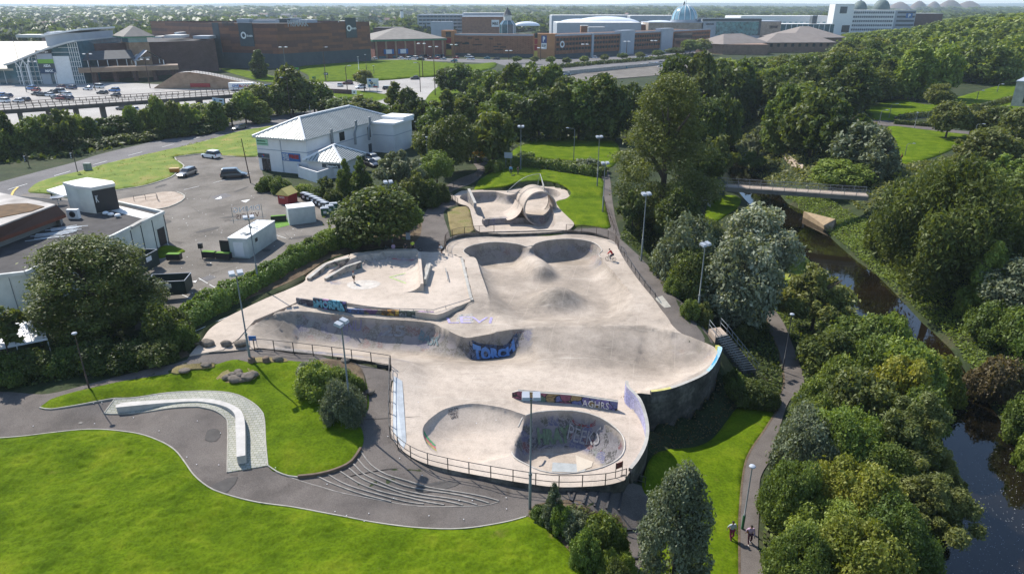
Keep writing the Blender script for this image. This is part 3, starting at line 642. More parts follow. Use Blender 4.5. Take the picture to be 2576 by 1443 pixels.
# ---- lip of the big bowl, painted blue and yellow
M_LIP=graffiti_mat('sprayed_lip_paint',[(.05,.42,.65),(.08,.5,.72),(.35,.55,.65),(.05,.36,.62),(.10,.48,.7),(.5,.48,.10),(.1,.45,.65)],.45,line=(.3,.5,.6))
def strip_wall(name,line,thick,z0,z1,mats,parent):
 L=[np.array(p[:2]) for p in line];n=len(L);vs=[];fs=[];mi=[]
 zz=lambda z,i:z[i] if hasattr(z,'__len__') else z
 for i in range(n):
  t=L[min(i+1,n-1)]-L[max(i-1,0)];t=t/(np.linalg.norm(t)+1e-9);q=np.array([-t[1],t[0]])*thick/2
  for s_,z in((1,z0),(1,z1),(-1,z1),(-1,z0)):p=L[i]+q*s_;vs.append((p[0],p[1],zz(z,i)))
 mb=MB()
 for i in range(n-1):
  for k in range(3):mb.mi=1 if k==1 else(2 if k==2 and len(mats)>2 else 0);mb.f.append([i*4+k,(i+1)*4+k,(i+1)*4+k+1,i*4+k+1]);mb.m.append(mb.mi);mb.sm.append(False)
 for f in([0,1,2,3],[(n-1)*4+k for k in(3,2,1,0)]):mb.f.append(f);mb.m.append(0);mb.sm.append(False)
 mb.v=vs;return mb.build(name,mats,parent)
def near_k(px0,px1):
 a=np.array([p[:2] for p in K]);i=int(np.argmin(np.sum((a-np.array(px0))**2,1)));j=int(np.argmin(np.sum((a-np.array(px1))**2,1)))
 idx=list(range(i,j+1)) if i<=j else list(range(i,len(K)))+list(range(0,j+1));return[K[q] for q in idx]
lip=near_k(P(1800,876)[:2],P(1640,984)[:2])
nL=len(lip);tt=np.linspace(0,1,nL)
lz=list(.05+.85*np.exp(-((tt-.16)/.16)**2));cL=int(nL*.42);cM=int(nL*.8)
strip_wall('painted_lip',lip[:cL+1],.3,[-1.2]*(cL+1),lz[:cL+1],[M_WALLD,M_LIP,M_LIP],park);strip_wall('concrete_lip',lip[cL:cM+1],.3,[-1.2]*(cM+1-cL),lz[cL:cM+1],[M_WALLD,M_CONC,M_CONC],park);strip_wall('yellow_lip',lip[cM:],.3,[-1.2]*(nL-cM),lz[cM:],[M_WALLD,plain('dull_yellow_spray',(.5,.46,.16),.8,.3,2),M_CONC],park)
for rim_,k0 in((D_RIM,0),(U_RIM,0)):
 pp_=[(p[0],p[1],p[2]+.01) for p in rim_ if p[4]<.12 and(rim_ is D_RIM or p[1]>P(1300,650)[1])];cur=[pp_[0]];mbc=MB()
 for q in pp_[1:]+[None]:
  if q is not None and math.dist(q[:2],cur[-1][:2])<1.2:cur.append(q);continue
  if len(cur)>3:mbc.tube(cur,.075,6)
  cur=[q] if q else[]
 mbc.build('coping',plain('pale_coping',(.44,.40,.35),.7,.3,2),park)
 # ---- S-shaped wall beside the deep bowl
sw=near_k(P(1575,985,-1.0)[:2],P(1585,1185,-1.6)[:2]);nS=len(sw);tt=np.linspace(0,1,nS)
sz=list(.15-1.45*sstep(.05,.95,tt));M_PURP=graffiti_mat('lilac_wall_paint',[(.38,.36,.52),(.42,.40,.58),(.30,.30,.5),(.4,.38,.5)],.5,line=(.34,.32,.46),seed=3)
strip_wall('curved_wall',sw,.28,[-5.0]*nS,sz,[M_WALLD,M_CONC,M_PURP],park)
# ---- low painted wall between the basin and the deep bowl
lw=[np.array(P(*t)) for t in((1290,998,-1.6),(1303,1003,-1.6),(1370,1009,-1.6),(1440,1014,-1.6),(1500,1023,-1.6),(1553,1031,-1.6))]
lw=smooth_line(lw,.7);M_LW=graffiti_mat('violet_wall_paint',[(.16,.14,.32),(.22,.18,.38),(.20,.16,.30),(.32,.22,.10),(.25,.08,.12),(.14,.15,.30),(.10,.16,.12)],.8,seed=7)
nW=len(lw);strip_wall('painted_wall',lw,.22,[-1.9]*nW,[-1.1 if i==0 else-.72 for i in range(nW)],[M_LW,M_CONC],park)
rl=MB();rl.tube([(p[0],p[1],-.62) for p in lw[1:]],.03,6);rl.build('coping_rail',M_STEEL,park)
# ---- plaza wall with pieces
def panel_wall(name,p0,p1,zb,zt,thick,mat,parent=park):
 mb=MB();a=np.array(p0[:2]);b=np.array(p1[:2]);t=(b-a)/np.linalg.norm(b-a);q=np.array([-t[1],t[0]])*thick
 zz=[z if isinstance(z,(tuple,list)) else(z,z) for z in(zb,zt)]
 mb.prism([tuple(a),tuple(b),tuple(b+q),tuple(a+q)],[zz[0][0],zz[0][1],zz[0][1],zz[0][0]],[zz[1][0],zz[1][1],zz[1][1],zz[1][0]]);return mb.build(name,mat,parent)
G1=graffiti_mat('black_grey_piece',[(.04,.04,.045),(.09,.08,.1),(.2,.2,.22),(.06,.05,.07)],1.2,seed=1)
G2=graffiti_mat('turquoise_violet_piece',[(.10,.30,.40),(.28,.20,.45),(.05,.06,.09),(.12,.34,.42),(.42,.24,.40),(.06,.10,.14),(.20,.24,.5)],1.1,seed=2)
G3=[graffiti_mat('wall_piece',c,1.3,seed=10+i) for i,c in enumerate([[(.05,.08,.2),(.08,.14,.3),(.1,.12,.2)],[(.10,.09,.07),(.16,.14,.10),(.12,.06,.14),(.2,.17,.08)],[(.42,.22,.03),(.35,.16,.02),(.45,.3,.06),(.1,.06,.03)],[(.05,.05,.05),(.2,.2,.2),(.08,.1,.08),(.26,.26,.25)],[(.10,.06,.16),(.24,.14,.30),(.05,.04,.06),(.18,.10,.22)]])]
wl0=P(746,764,-.1);wl1=P(789,771,-.1);wl2=P(872,784,-.3);wl3=P(1092,799,-.65);wl4=P(1114,789,-.6)
panel_wall('wall_panel',wl0,wl1,-.6,.62,.2,G1);panel_wall('wall_panel',wl1,wl2,-.7,(.95,.85),.22,G2)
for i in range(5):
 a=[wl2[k]+(wl3[k]-wl2[k])*i/5 for k in range(3)];b=[wl2[k]+(wl3[k]-wl2[k])*(i+1)/5 for k in range(3)]
 panel_wall('wall_panel',a,b,-1.1,.02-.004*i,.3,G3[i])
rl=MB();top=[(wl2[0],wl2[1]),(wl3[0],wl3[1]),P(1187,756)[:2]]
rl.tube([(p[0],p[1],.32) for p in top],.04,6)
for i in range(8):
 t=i/6.5;a,b=(top[0],top[1]) if t<=1 else(top[1],top[2]);t=t if t<=1 else min(1,(t-1)*4);q=(a[0]+(b[0]-a[0])*t,a[1]+(b[1]-a[1])*t);rl.tube([(*q,-.05),(*q,.32)],.03,6)
rl.build('coping_rail',M_STEEL,park)
kb=[P(1161,650),P(1184,748),P(1187,756)];strip_wall('plaza_kerb',smooth_line(kb,1.0),.35,-.3,.12,[M_SKATE,M_CONC],park)
# ---- ledges, ramp, rails of the plaza
GL=graffiti_mat('ledge_paint',[(.06,.13,.14),(.1,.18,.2),(.3,.28,.25),(.08,.08,.09),(.14,.2,.12),(.2,.12,.22)],1.4,seed=21,base=(.33,.28,.23))
def ledge(name,pts,width,mat,zb=-.3):
 L=[np.array(P(a,b,z)) for a,b,z in pts];return strip_wall(name,L,width,[zb]*len(L),[p[2] for p in L],[mat,M_CONC],park)
ledge('sloped_ledge',[(776,699,.35),(818,664,.75),(840,656,1.0),(878,647,1.0)],.45,GL)
ledge('sloped_ledge',[(818,700,.35),(868,670,1.0),(908,657,1.05)],.4,GL)
mb=MB();pl=[P(826,688,0),P(873,663,.0),P(880,652,0),P(843,662,0),P(800,684,0)];mb.prism([p[:2] for p in pl],-.3,[.03,.62,.68,.62,.03]);mb.build('ramp',M_SKATE,park)
def sweep_profile(name,p0,p1,profile,mat,parent):
 a,b=np.array(p0[:2]),np.array(p1[:2]);t=(b-a)/np.linalg.norm(b-a);q=np.array([-t[1],t[0]]);k=len(profile)
 vs=[(*(a+q*u),z) for u,z in profile]+[(*(b+q*u),z) for u,z in profile];mb=MB()
 mb.add(vs,[[i,(i+1)%k,k+(i+1)%k,k+i] for i in range(k)]+[list(range(k))[::-1],list(range(k,2*k))]);return mb.build(name,mat,parent)
arc=[(2.2-2.2*math.cos(a)*1.0,0) for a in(0,)]
qp=[(-.35,-.3),(-.35,1.0),(0,1.0)]+[(2.2*(1-math.cos(a)),1.0*(1-math.sin(a))) for a in np.linspace(.1,1.5,8)]+[(2.3,-.3)]
sweep_profile('quarter_pipe',P(1059,733,0),P(1052,652,0),qp,M_SKATE,park)
for nm,c,d in(('ledge',(1069,690,0),(.55,6.2,.42)),('ledge',(1073,697,0),(.28,5.2,.8))):
 p=P(*c);mb=MB();mb.box((p[0]+.15,p[1],d[2]/2),d);mb.build(nm,M_CONC,park)
a,b=P(1121,675,.35),P(1127,702,.35);mb=MB();mb.tube([a,b],.05,6)
for t in(.08,.92):q=[a[k]+(b[k]-a[k])*t for k in range(3)];mb.tube([(q[0],q[1],0),q],.04,6)
mb.build('grind_rail',M_STEEL,park)
for t in((1300,180),(1360,190)):
 pass
for px_,py_,rx,ry,mt in((914,716,2.0,1.5,plain('white_spray_dish',(.50,.455,.40),.8,.3,1.2)),):
 p=P(px_,py_);mb=MB();vs=[(p[0]+rx*math.cos(a)*(1+.06*math.sin(3*a)),p[1]+ry*math.sin(a),.012) for a in np.linspace(0,2*math.pi,33)[:-1]];mb.add(vs,[list(range(32))]);mb.build('painted_dish',mt,park)
 # ---- painted words and pieces draped on the concrete
def surf_z(x,y,fn):return fn(np.array([x]),np.array([y]))[0][0]
def drape(name,me_o,q4,fn,off=.025,parent=park,cuts=2,arc=0):
 me=me_o.data;bm=bmesh.new();bm.from_mesh(me);bmesh.ops.triangulate(bm,faces=bm.faces);bmesh.ops.subdivide_edges(bm,edges=[e for e in bm.edges if e.calc_length()>.25],cuts=cuts)
 xs=[v.co.x for v in bm.verts];ys=[v.co.y for v in bm.verts];x0,x1,y0,y1=min(xs),max(xs),min(ys),max(ys);W=[]
 for v in bm.verts:
  u=(v.co.x-x0)/(x1-x0);w_=(v.co.y-y0)/(y1-y0);w_=1-(1-math.cos((1-w_)*arc))/(1-math.cos(arc)) if arc else w_;p=[(q4[0][k]*(1-u)+q4[1][k]*u)*(1-w_)+(q4[3][k]*(1-u)+q4[2][k]*u)*w_ for k in(0,1)];W.append((v,p,v.co.z))
 X=np.array([p[0] for _,p,_ in W]);Y=np.array([p[1] for _,p,_ in W]);Z=fn(X,Y)[0]
 for(v,p,zc),z in zip(W,Z):v.co=(p[0],p[1],z+off)
 bm.to_mesh(me);bm.free();me.update();me_o.parent=parent;return me_o
def spray_text(txt,q,fn,mat,off=.03,bold=.02,zs=None,arc=0):
 zs=zs or[0]*4;q4=[P(a,b,z)[:2] for(a,b),z in zip(q,zs)]
 o=text_mesh('sprayed_letters',txt,1.0,mat,None,0.0,bold,spacing=.95);return drape('sprayed_letters',o,q4,fn,off,arc=arc)
def spray_patch(q,fn,mat,zs,off=.02,name='sprayed_patch',nseg=10,arc=0):
 mb=MB();vs=[(i/nseg,j/nseg,0) for j in range(nseg+1) for i in range(nseg+1)];mb.add(vs,[[j*(nseg+1)+i,j*(nseg+1)+i+1,(j+1)*(nseg+1)+i+1,(j+1)*(nseg+1)+i] for j in range(nseg) for i in range(nseg)])
 o=mb.build(name,mat);return drape(name,o,[P(a,b,z)[:2] for(a,b),z in zip(q,zs)],fn,off,cuts=1,arc=arc)
B1=M_SPRAY('blue_spray',(.13,.25,.50));B2=M_SPRAY('dark_spray',(.03,.035,.05));LIL=M_SPRAY('lilac_spray',(.36,.31,.50));WSP=M_SPRAY('white_spray',(.6,.58,.56));MAR=M_SPRAY('maroon_spray',(.22,.03,.09));BKS=M_SPRAY('black_spray',(.025,.02,.03))
GT=graffiti_mat('torch_backing',[(.03,.03,.05),(.06,.08,.14),(.16,.16,.2),(.05,.05,.07)],1.2,seed=30)
def drape_arc(o,a,b,tr,f0,f1,fn,off,parent=park):
 A,B=np.array(P(*a)[:2]),np.array(P(*b)[:2]);t=(B-A)/np.linalg.norm(B-A);nn=np.array([t[1],-t[0]]);me=o.data;bm=bmesh.new();bm.from_mesh(me);bmesh.ops.triangulate(bm,faces=bm.faces);bmesh.ops.subdivide_edges(bm,edges=[e for e in bm.edges if e.calc_length()>.15],cuts=2)
 C=np.array([v.co[:2] for v in bm.verts]);u=(C-C.min(0))/(C.max(0)-C.min(0));ph=f1+(f0-f1)*u[:,1];p=A+(B-A)*u[:,:1]+nn*(tr*(1-np.cos(ph)))[:,None];z=fn(p[:,0],p[:,1])[0]
 for v,q,zz,f in zip(bm.verts,p,z,ph):v.co=(q[0]+nn[0]*off*math.cos(f),q[1]+nn[1]*off*math.cos(f),zz+off*math.sin(f)+.01)
 bm.to_mesh(me);bm.free();me.update();o.parent=parent;return o
def flat_grid(name,mat,n=14):mb=MB();mb.add([(i/n,j/n,0) for j in range(n+1) for i in range(n+1)],[[j*(n+1)+i,j*(n+1)+i+1,(j+1)*(n+1)+i+1,(j+1)*(n+1)+i] for j in range(n) for i in range(n)]);return mb.build(name,mat)
def arc_text(txt,mat,a,b,tr,f0,f1,off=.06,bold=.04):return drape_arc(text_mesh('sprayed_letters',txt,1.0,mat,None,0.0,bold),a,b,tr,f0,f1,S_low,off)
drape_arc(flat_grid('sprayed_patch',GT),(1180,849,-.8),(1300,830,-.5),1.2,.12,1.45,S_low,.05)
arc_text('TORCH',B1,(1188,848,-.8),(1292,832,-.5),1.2,.3,1.4,.11,.06)
BG=M_SPRAY('grey_loops',(.24,.235,.24));arc_text('25',BG,(960,802,-.57),(1020,806,-.66),3.9,.2,.62,.06,.02);arc_text('BASK',M_SPRAY('teal_grey',(.14,.19,.2)),(1060,810,-.7),(1112,825,-.75),3.2,.2,.7,.06,.02);arc_text('SNU',M_SPRAY('violet_grey',(.2,.17,.26)),(860,793,-.4),(910,797,-.5),3.9,.2,.6,.06,.0)
spray_text('LEVI',[(1128,812),(1236,813),(1240,796),(1122,796)],S_low,LIL,.03,.0,(-.6,-.5,-.4,-.5))
spray_patch([(1146,808),(1192,812),(1188,788),(1152,790)],S_low,graffiti_mat('pale_sketch',[(.4,.38,.36),(.3,.32,.33),(.46,.42,.37)],2,seed=33,base=(.36,.31,.26)),(-.5,-.5,-.4,-.4),.022)
spray_text('DERILEGY',[(1128,1041),(1154,1035),(1153,1027),(1127,1033)],S_low,BKS,.03,0,(-1.9,)*4)
spray_text('GIAN',[(1134,1049),(1152,1046),(1152,1038),(1133,1041)],S_low,BKS,.03,0,(-2,)*4)
arc_text('HRAY',M_SPRAY('olive_spray',(.13,.18,.11)),(1350,1039,-1.6),(1432,1034,-1.6),2.4,.35,1.0,.08,.06);arc_text('PEEKS',M_SPRAY('grey_spray',(.30,.29,.29)),(1436,1034,-1.6),(1516,1052,-1.6),2.4,.3,.9,.08,.0);arc_text('OKE',M_SPRAY('maroon_wash',(.20,.05,.06)),(1440,1034,-1.6),(1500,1046,-1.6),2.4,.1,.3,.05,.02)
wall_q=[P(988,1085,-1.5),P(1015,1130,-1.58),P(1022,1110,-1.58),P(1012,960,-1.1),P(991,950,-1.0)]
mbx=MB();mbx.add([(q[0],q[1],S_low(np.array([q[0]]),np.array([q[1]]))[0][0]+.03) for q in wall_q],[[0,1,2,3,4]]);mbx.build('painted_strip',plain('bluish_white_paint',(.42,.45,.47),.8,.25,1),park)
for q,mt,zz in(([(1066,1100),(1092,1118),(1096,1112),(1066,1091)],M_SPRAY('green_stripe',(.08,.28,.12)),-2.2),([(1068,1108),(1096,1124),(1096,1118),(1066,1100)],M_SPRAY('red_stripe',(.5,.12,.16)),-2.2),([(1072,1115),(1098,1130),(1097,1124),(1068,1108)],M_SPRAY('yellow_stripe',(.5,.42,.12)),-2.2)):
 spray_patch(q,S_low,mt,(zz,)*4,.03,'sprayed_stripe',4)
spray_patch([(1388,1183),(1470,1186),(1478,1166),(1390,1160)],S_low,plain('pale_blue_wash',(.34,.36,.36),.8,.2,1.5),(-4.4,)*4,.03,'painted_patch')
spray_patch([(1452,1184),(1488,1172),(1492,1160),(1448,1142)],S_low,plain('cream_patch',(.5,.44,.36),.8,.1,1),(-4.4,)*4,.04,'painted_patch')
spray_patch([(1168,732),(1000,700),(0,0),(0,0)],S_top,WSP,(0,)*4) if False else None
TG=graffiti_mat('floor_piece',[(.45,.42,.38),(.36,.34,.32),(.5,.46,.42),(.25,.25,.25)],1.6,seed=40,base=(.44,.37,.30))
spray_patch([(985,697),(1025,712),(1048,690),(1050,681)],S_top,TG,(0,)*4,.015);
mbx=MB()
for a,b in(((980,697),(1022,713)),((1022,713),(1030,707)),((980,697),(1045,681))):
 p,q=P(*a),P(*b);d=np.array([q[0]-p[0],q[1]-p[1]]);d/=np.linalg.norm(d);k=np.array([-d[1],d[0]])*.09;mbx.add([(p[0]+k[0],p[1]+k[1],.03),(p[0]-k[0],p[1]-k[1],.03),(q[0]-k[0],q[1]-k[1],.03),(q[0]+k[0],q[1]+k[1],.03)],[[0,1,2,3]])
mbx.build('sprayed_outline',M_SPRAY('lime_spray',(.42,.55,.2)),park)
RB=M_SPRAY('red_brick_paint',(.35,.12,.12));spray_patch([(990,652),(1042,655),(1040,648),(985,648)],S_top,RB,(.3,.3,.6,.6),.02)
spray_text('AGHRS',[(1462,1021),(1534,1031),(1534,1014),(1462,1005)],lambda x,y:(np.zeros(len(x)),0,0),WSP,0) if False else None
def wall_text(txt,px0,px1,z0,z1,mat,bold=.03,parent=park,off=.03,name='sprayed_letters'):
 a,b=Vector(P(*px0,z0)),Vector(P(*px1,z0));o=text_mesh(name,txt,1.0,mat,parent,.008,bold);me=o.data
 xs=[v.co.x for v in me.vertices];ys=[v.co.y for v in me.vertices];x0,x1,y0,y1=min(xs),max(xs),min(ys),max(ys)
 t=(b-a);nrm=Vector((t.y,-t.x,0)).normalized()
 for v in me.vertices:
  u=(v.co.x-x0)/(x1-x0);w_=(v.co.y-y0)/(y1-y0);p=a+t*u+Vector((0,0,(z1-z0)*w_))+nrm*(off+v.co.z);v.co=p
 return o
wall_text('MORMA',(798,771),(868,782),-.05,.8,M_SPRAY('turquoise_spray',(.14,.36,.46)),.04,off=.03)
wall_text('AGHRS',(1465,1018),(1532,1027.5),-1.5,-.85,WSP,.0,off=.16)
# --- the other paths, roads, lawns and beds
W_HOLE=[WXY];KH=[KXY]
def sh(name,px,mat,off=.04,step=1.0,holes=(),sm=True,**kw):
 return sheet(name,gl(px,max(step*.6,.4),True,sm),mat,off,step,holes=list(holes),**kw)
sh('bare_ground',[(478,894),(462,868),(505,805),(600,762),(700,722),(770,688),(830,650),(900,632),(980,622),(1050,622),(1066,600),(1060,560),(980,560),(900,590),(700,690),(520,775),(430,820),(420,900)],M_DIRT,.03,1.2,KH)
sh('bare_ground',[(-100,1000),(0,950),(150,930),(300,925),(420,905),(470,890),(440,845),(300,860),(100,880),(-100,920)],M_DIRT,.025,1.5)
sh('footpath',[(1030,634),(1070,636),(1126,632),(1120,612),(1132,596),(1117,533),(1160,512),(1150,505),(1128,492),(1150,475),(1186,462),(1208,445),(1228,420),(1222,395),(1185,400),(1200,430),(1150,452),(1105,478),(1085,510),(1065,545),(1058,590),(1040,615)],M_PATH,.04,1.0,KH+W_HOLE)
sh('dry_grass_patch',[(1125,532),(1150,522),(1184,518),(1190,545),(1196,578),(1180,588),(1136,592),(1130,565)],M_DRY,.07,.5,W_HOLE,rough=.06,sm=False)
sh('footpath',[(1430,580),(1500,574),(1536,580),(1548,590),(1588,626),(1618,655),(1655,695),(1704,745),(1748,798),(1778,832),(1798,858),(1812,876),(1780,895),(1600,760),(1500,600)],M_PATH,.03,.8,KH)
sh('footpath',[(1530,580),(1560,600),(1548,550),(1540,500),(1530,430),(1512,430),(1518,480),(1528,540)],M_PATH,.05,1.0,KH)
sh('concrete_pad',[(1646,751),(1666,744),(1688,772),(1672,775)],M_KERB,.055,.6,sm=False,holes=KH)
sh('concrete_pad',[(1778,832),(1798,826),(1812,846),(1796,850)],M_KERB,.05,.6,sm=False)
sh('lawn',[(1188,492),(1200,462),(1220,444),(1256,428),(1300,421),(1380,428),(1450,438),(1513,449),(1519,500),(1531,550),(1534,574),(1500,571),(1452,570),(1430,586),(1330,590),(1188,540)],M_LAWN,.08,.7,W_HOLE,rough=.08)
sh('lawn',[(1290,392),(1300,372),(1340,352),(1420,345),(1530,350),(1560,380),(1540,420),(1500,418),(1440,405),(1380,400)],M_LAWN,.05,1.5,rough=.05)
CARP=[(290,480),(365,468),(430,447),(445,434),(463,419),(443,403),(440,397),(513,388),(573,394),(651,394),(662,440),(700,480),(780,500),(870,545),(850,590),(700,680),(560,760),(440,820),(340,830),(330,700),(380,560),(300,520)]
sh('car_park',CARP,M_CARPK,.03,2.5,sm=False)
ROADN=[(-260,520),(0,458),(104,430),(182,410),(260,386),(365,361),(443,340),(604,303),(708,291),(800,275),(900,258),(975,240)]
ROADS=[(1000,255),(930,272),(880,286),(800,298),(734,309),(604,332),(495,362),(365,391),(286,409),(195,434),(109,456),(78,474),(73,490),(-50,530),(-260,585)]
sheet('road',gl(ROADN,2,False)+gl(ROADS,2,False),M_ROAD,.035,4)
sh('road',[(60,488),(73,486),(110,488),(200,502),(290,481),(365,469),(440,450),(455,470),(380,500),(300,522),(150,520),(20,520)],M_CARPK,.045,2.5)
sh('rough_verge',[(73,484),(78,473),(109,455),(195,433),(286,408),(365,390),(495,361),(604,331),(700,316),(740,312),(700,345),(660,372),(656,393),(573,394),(513,387),(440,396),(444,403),(463,419),(446,434),(430,447),(365,468),(290,480),(200,499),(140,489),(100,487)],M_ROUGH,.09,.9,rough=.22,rscale=.8)
sh('paved_forecourt',[(292,506),(350,494),(410,483),(445,484),(464,493),(455,508),(400,527),(330,525)],M_SLAB,.06,1.5)
sh('car_park',[(-200,262),(-200,204),(200,203),(350,210),(560,222),(640,222),(690,228),(700,290),(400,312),(-200,345)],M_PALE,.03,6,sm=False)
sh('road',[(765,206),(864,206),(968,203),(1090,195),(1104,205),(1075,250),(1042,264),(985,262),(930,275),(860,288),(800,268),(700,282),(640,240),(680,228),(780,222)],M_PALE,.06,4)
sh('roundabout_lawn',[(830,233),(838,227),(906,229),(955,236),(979,242),(968,250),(926,259),(890,252),(851,248)],M_LAWN,.14,2)
sh('grass_bank',[(749,170),(850,160),(968,153),(1020,152),(1091,156),(1177,163),(1244,158),(1240,172),(1180,184),(1100,190),(1091,193),(968,202),(864,206),(786,205),(775,190)],M_LAWN,.1,3,rough=.3,rscale=.3)
sh('lawn',[(1070,253),(1098,222),(1135,214),(1160,222),(1130,255),(1080,268)],M_LAWN,.1,2)
sh('lawn',[(560,178),(575,172),(640,182),(700,195),(720,206),(650,203)],M_LAWN,.1,3)
sh('car_park',[(950,150),(1040,146),(1260,151),(1400,150),(1560,140),(1760,122),(1770,150),(1620,172),(1500,186),(1340,190),(1250,160),(1020,153)],M_ROAD,.12,5,sm=False)
sh('car_park',[(1400,200),(1500,178),(1640,162),(1760,152),(1800,170),(1640,192),(1440,208)],M_CARPK,.2,5,sm=False)
sh('lawn',[(2176,271),(2230,257),(2271,249),(2336,264),(2392,250),(2480,225),(2560,205),(2600,215),(2540,252),(2474,271),(2400,282),(2338,290),(2262,299),(2222,305),(2190,295)],M_LAWN,.08,2,rough=.06)
sh('lawn',[(2238,318),(2330,327),(2400,335),(2447,341),(2440,356),(2400,375),(2357,393),(2290,413),(2262,400),(2245,350)],M_LAWN,.08,2,rough=.06)
sh('lawn',[(2450,342),(2620,352),(2620,430),(2520,405),(2440,370)],M_LAWN,.09,2)
sh('lawn',[(2480,275),(2540,256),(2600,240),(2620,300),(2520,310),(2460,300)],M_LAWN,.085,2)
sh('footpath',[(2180,306),(2225,302),(2250,309),(2340,320),(2450,333),(2620,344),(2620,352),(2440,341),(2330,327),(2235,318),(2185,315)],M_PATH,.1,2)
sh('footpath',[(1940,352),(1955,352),(1968,372),(1985,390),(2005,406),(2020,416),(2026,424),(1998,420),(1975,402),(1955,380)],M_SLAB,.12,1.5)
sh('lawn',[(1640,1150),(1677,1132),(1747,1125),(1792,1104),(1834,1052),(1858,1026),(1907,1026),(1942,1036),(1945,1052),(1922,1087),(1889,1136),(1873,1184),(1863,1298),(1863,1443),(1863,1640),(1560,1640),(1620,1400),(1650,1280),(1615,1225)],M_LAWN,.06,.5,rough=.09,rs=9)
lpl=gl([(1860,1640),(1860,1443),(1860,1298),(1871,1184),(1887,1136),(1920,1087),(1943,1051),(1955,1031),(1948,1008),(1963,989),(1972,954),(1956,878),(1934,829),(1921,770),(1905,720),(1880,660)],.8,False)
lpr=gl([(1925,1640),(1923,1443),(1907,1380),(1910,1266),(1913,1201),(1939,1152),(1960,1080),(1985,1010),(2022,973),(2010,910),(1990,860),(1972,815),(1944,770),(1930,720),(1905,655)],.8,False)
sheet('footpath',lpl+lpr[::-1],M_PATH,.085,.9,skirt=.1)
tag(ribbon('kerb',lpl[:60],.16,.10,M_DIRT),kind='structure')
sh('lawn',[(1792,500),(1830,492),(1862,500),(1858,520),(1830,540),(1800,560),(1780,570),(1775,530)],M_LAWN,.08,1,rough=.06)
sh('riverside_grass',[(1930,760),(1950,740),(1975,700),(1960,640),(2000,640),(2040,660),(2030,700),(1990,760),(1965,790)],M_ROUGH,.1,.8,rough=.2)
sh('footpath',[(1430,1262),(1450,1236),(1520,1232),(1560,1228),(1590,1215),(1640,1240),(1660,1300),(1630,1443),(1600,1640),(1540,1640),(1580,1443),(1575,1330),(1560,1300),(1500,1290)],M_PATH,.05,.7,KH)
sh('bare_ground',[(1330,1300),(1345,1270),(1440,1258),(1500,1285),(1565,1300),(1580,1330),(1585,1443),(1540,1640),(1500,1640),(1483,1443),(1440,1395),(1420,1374),(1397,1345),(1359,1311)],M_DIRT,.05,.7)
sh('bare_ground',[(752,945),(765,922),(800,910),(850,908),(905,926),(922,980),(922,1030),(900,1058),(840,1040),(800,990)],M_DIRT,.2,.5,rough=.05)
sh('bare_ground',[(545,955),(560,940),(600,928),(640,935),(655,945),(640,958),(590,966),(556,965)],M_DRY,.21,.4)
for q in([(634,905),(650,902),(720,905),(725,912),(680,914),(636,914)],[(432,940),(445,925),(500,918),(540,918),(540,926),(480,932),(445,944)]):sh('bare_ground',q,M_DRY,.19,.4)
# ---- kerbs and markings
for ln in([(290,480),(365,468),(430,447),(445,434),(463,419),(443,403),(440,397),(513,388),(573,394),(651,394)],[(109,456),(195,434),(286,409),(365,391),(495,362),(604,332),(734,309)],[(300,524),(400,527),(455,508),(464,493),(445,484)],[(979,242),(968,250),(926,259)]):
 tag(ribbon('kerb',gl(ln,1.5,False),.25,.16,M_KERB),kind='structure')
def marks(name,ln,dash,gap,width,mat,off=.06):
 L=smooth_line([np.array(tuple(g(*p))) for p in ln],.5);mb=MB();d=0;i=0;cum=[0]
 for a,b in zip(L,L[1:]):cum.append(cum[-1]+float(np.linalg.norm((b-a)[:2])))
 at=lambda s:L[min(len(L)-1,int(np.searchsorted(cum,s)))]
 while d<cum[-1]-dash:
  a,b=at(d),at(d+dash);t=(b-a)[:2];t=t/(np.linalg.norm(t)+1e-9);q=np.array([-t[1],t[0]])*width/2
  mb.add([(a[0]+q[0],a[1]+q[1],a[2]+off),(a[0]-q[0],a[1]-q[1],a[2]+off),(b[0]-q[0],b[1]-q[1],b[2]+off),(b[0]+q[0],b[1]+q[1],b[2]+off)],[[0,1,2,3]]);d+=dash+gap
 return tag(mb.build(name,mat),kind='structure')
marks('road_marking',[(20,478),(182,430),(300,398),(450,360),(604,319)],4,6,.25,M_WHITEPAINT,.08)
marks('road_marking',[(110,452),(160,440)],6,.2,.2,M_WHITEPAINT,.08)
for k in(0,3):marks('road_marking',[(28+k,492),(34+k,480),(48+k,468)],3,.1,.2,M_YELLOWPAINT,.09)
marks('road_marking',[(463,478),(560,455),(640,432)],3,3,.15,M_WHITEPAINT,.07)
for a,b in(((430,802),(560,768)),((480,838),(590,790)),((620,702),(700,666)),((636,573),(720,600)),((455,740),(520,770)),((500,700),(560,735)),((420,610),(440,640))):
 marks('parking_line',[a,b],2.5,.3,.1,M_WHITEPAINT,.05)
for q in([(530,496),(566,486),(584,492),(548,505)],[(505,700),(530,692),(545,698),(520,708)]):sh('asphalt_patch',q,M_ROAD,.04,2,sm=False)
pm=[MB(),MB(),MB()];rr=random.Random(9);cpoly=gl(CARP,3,True,False)
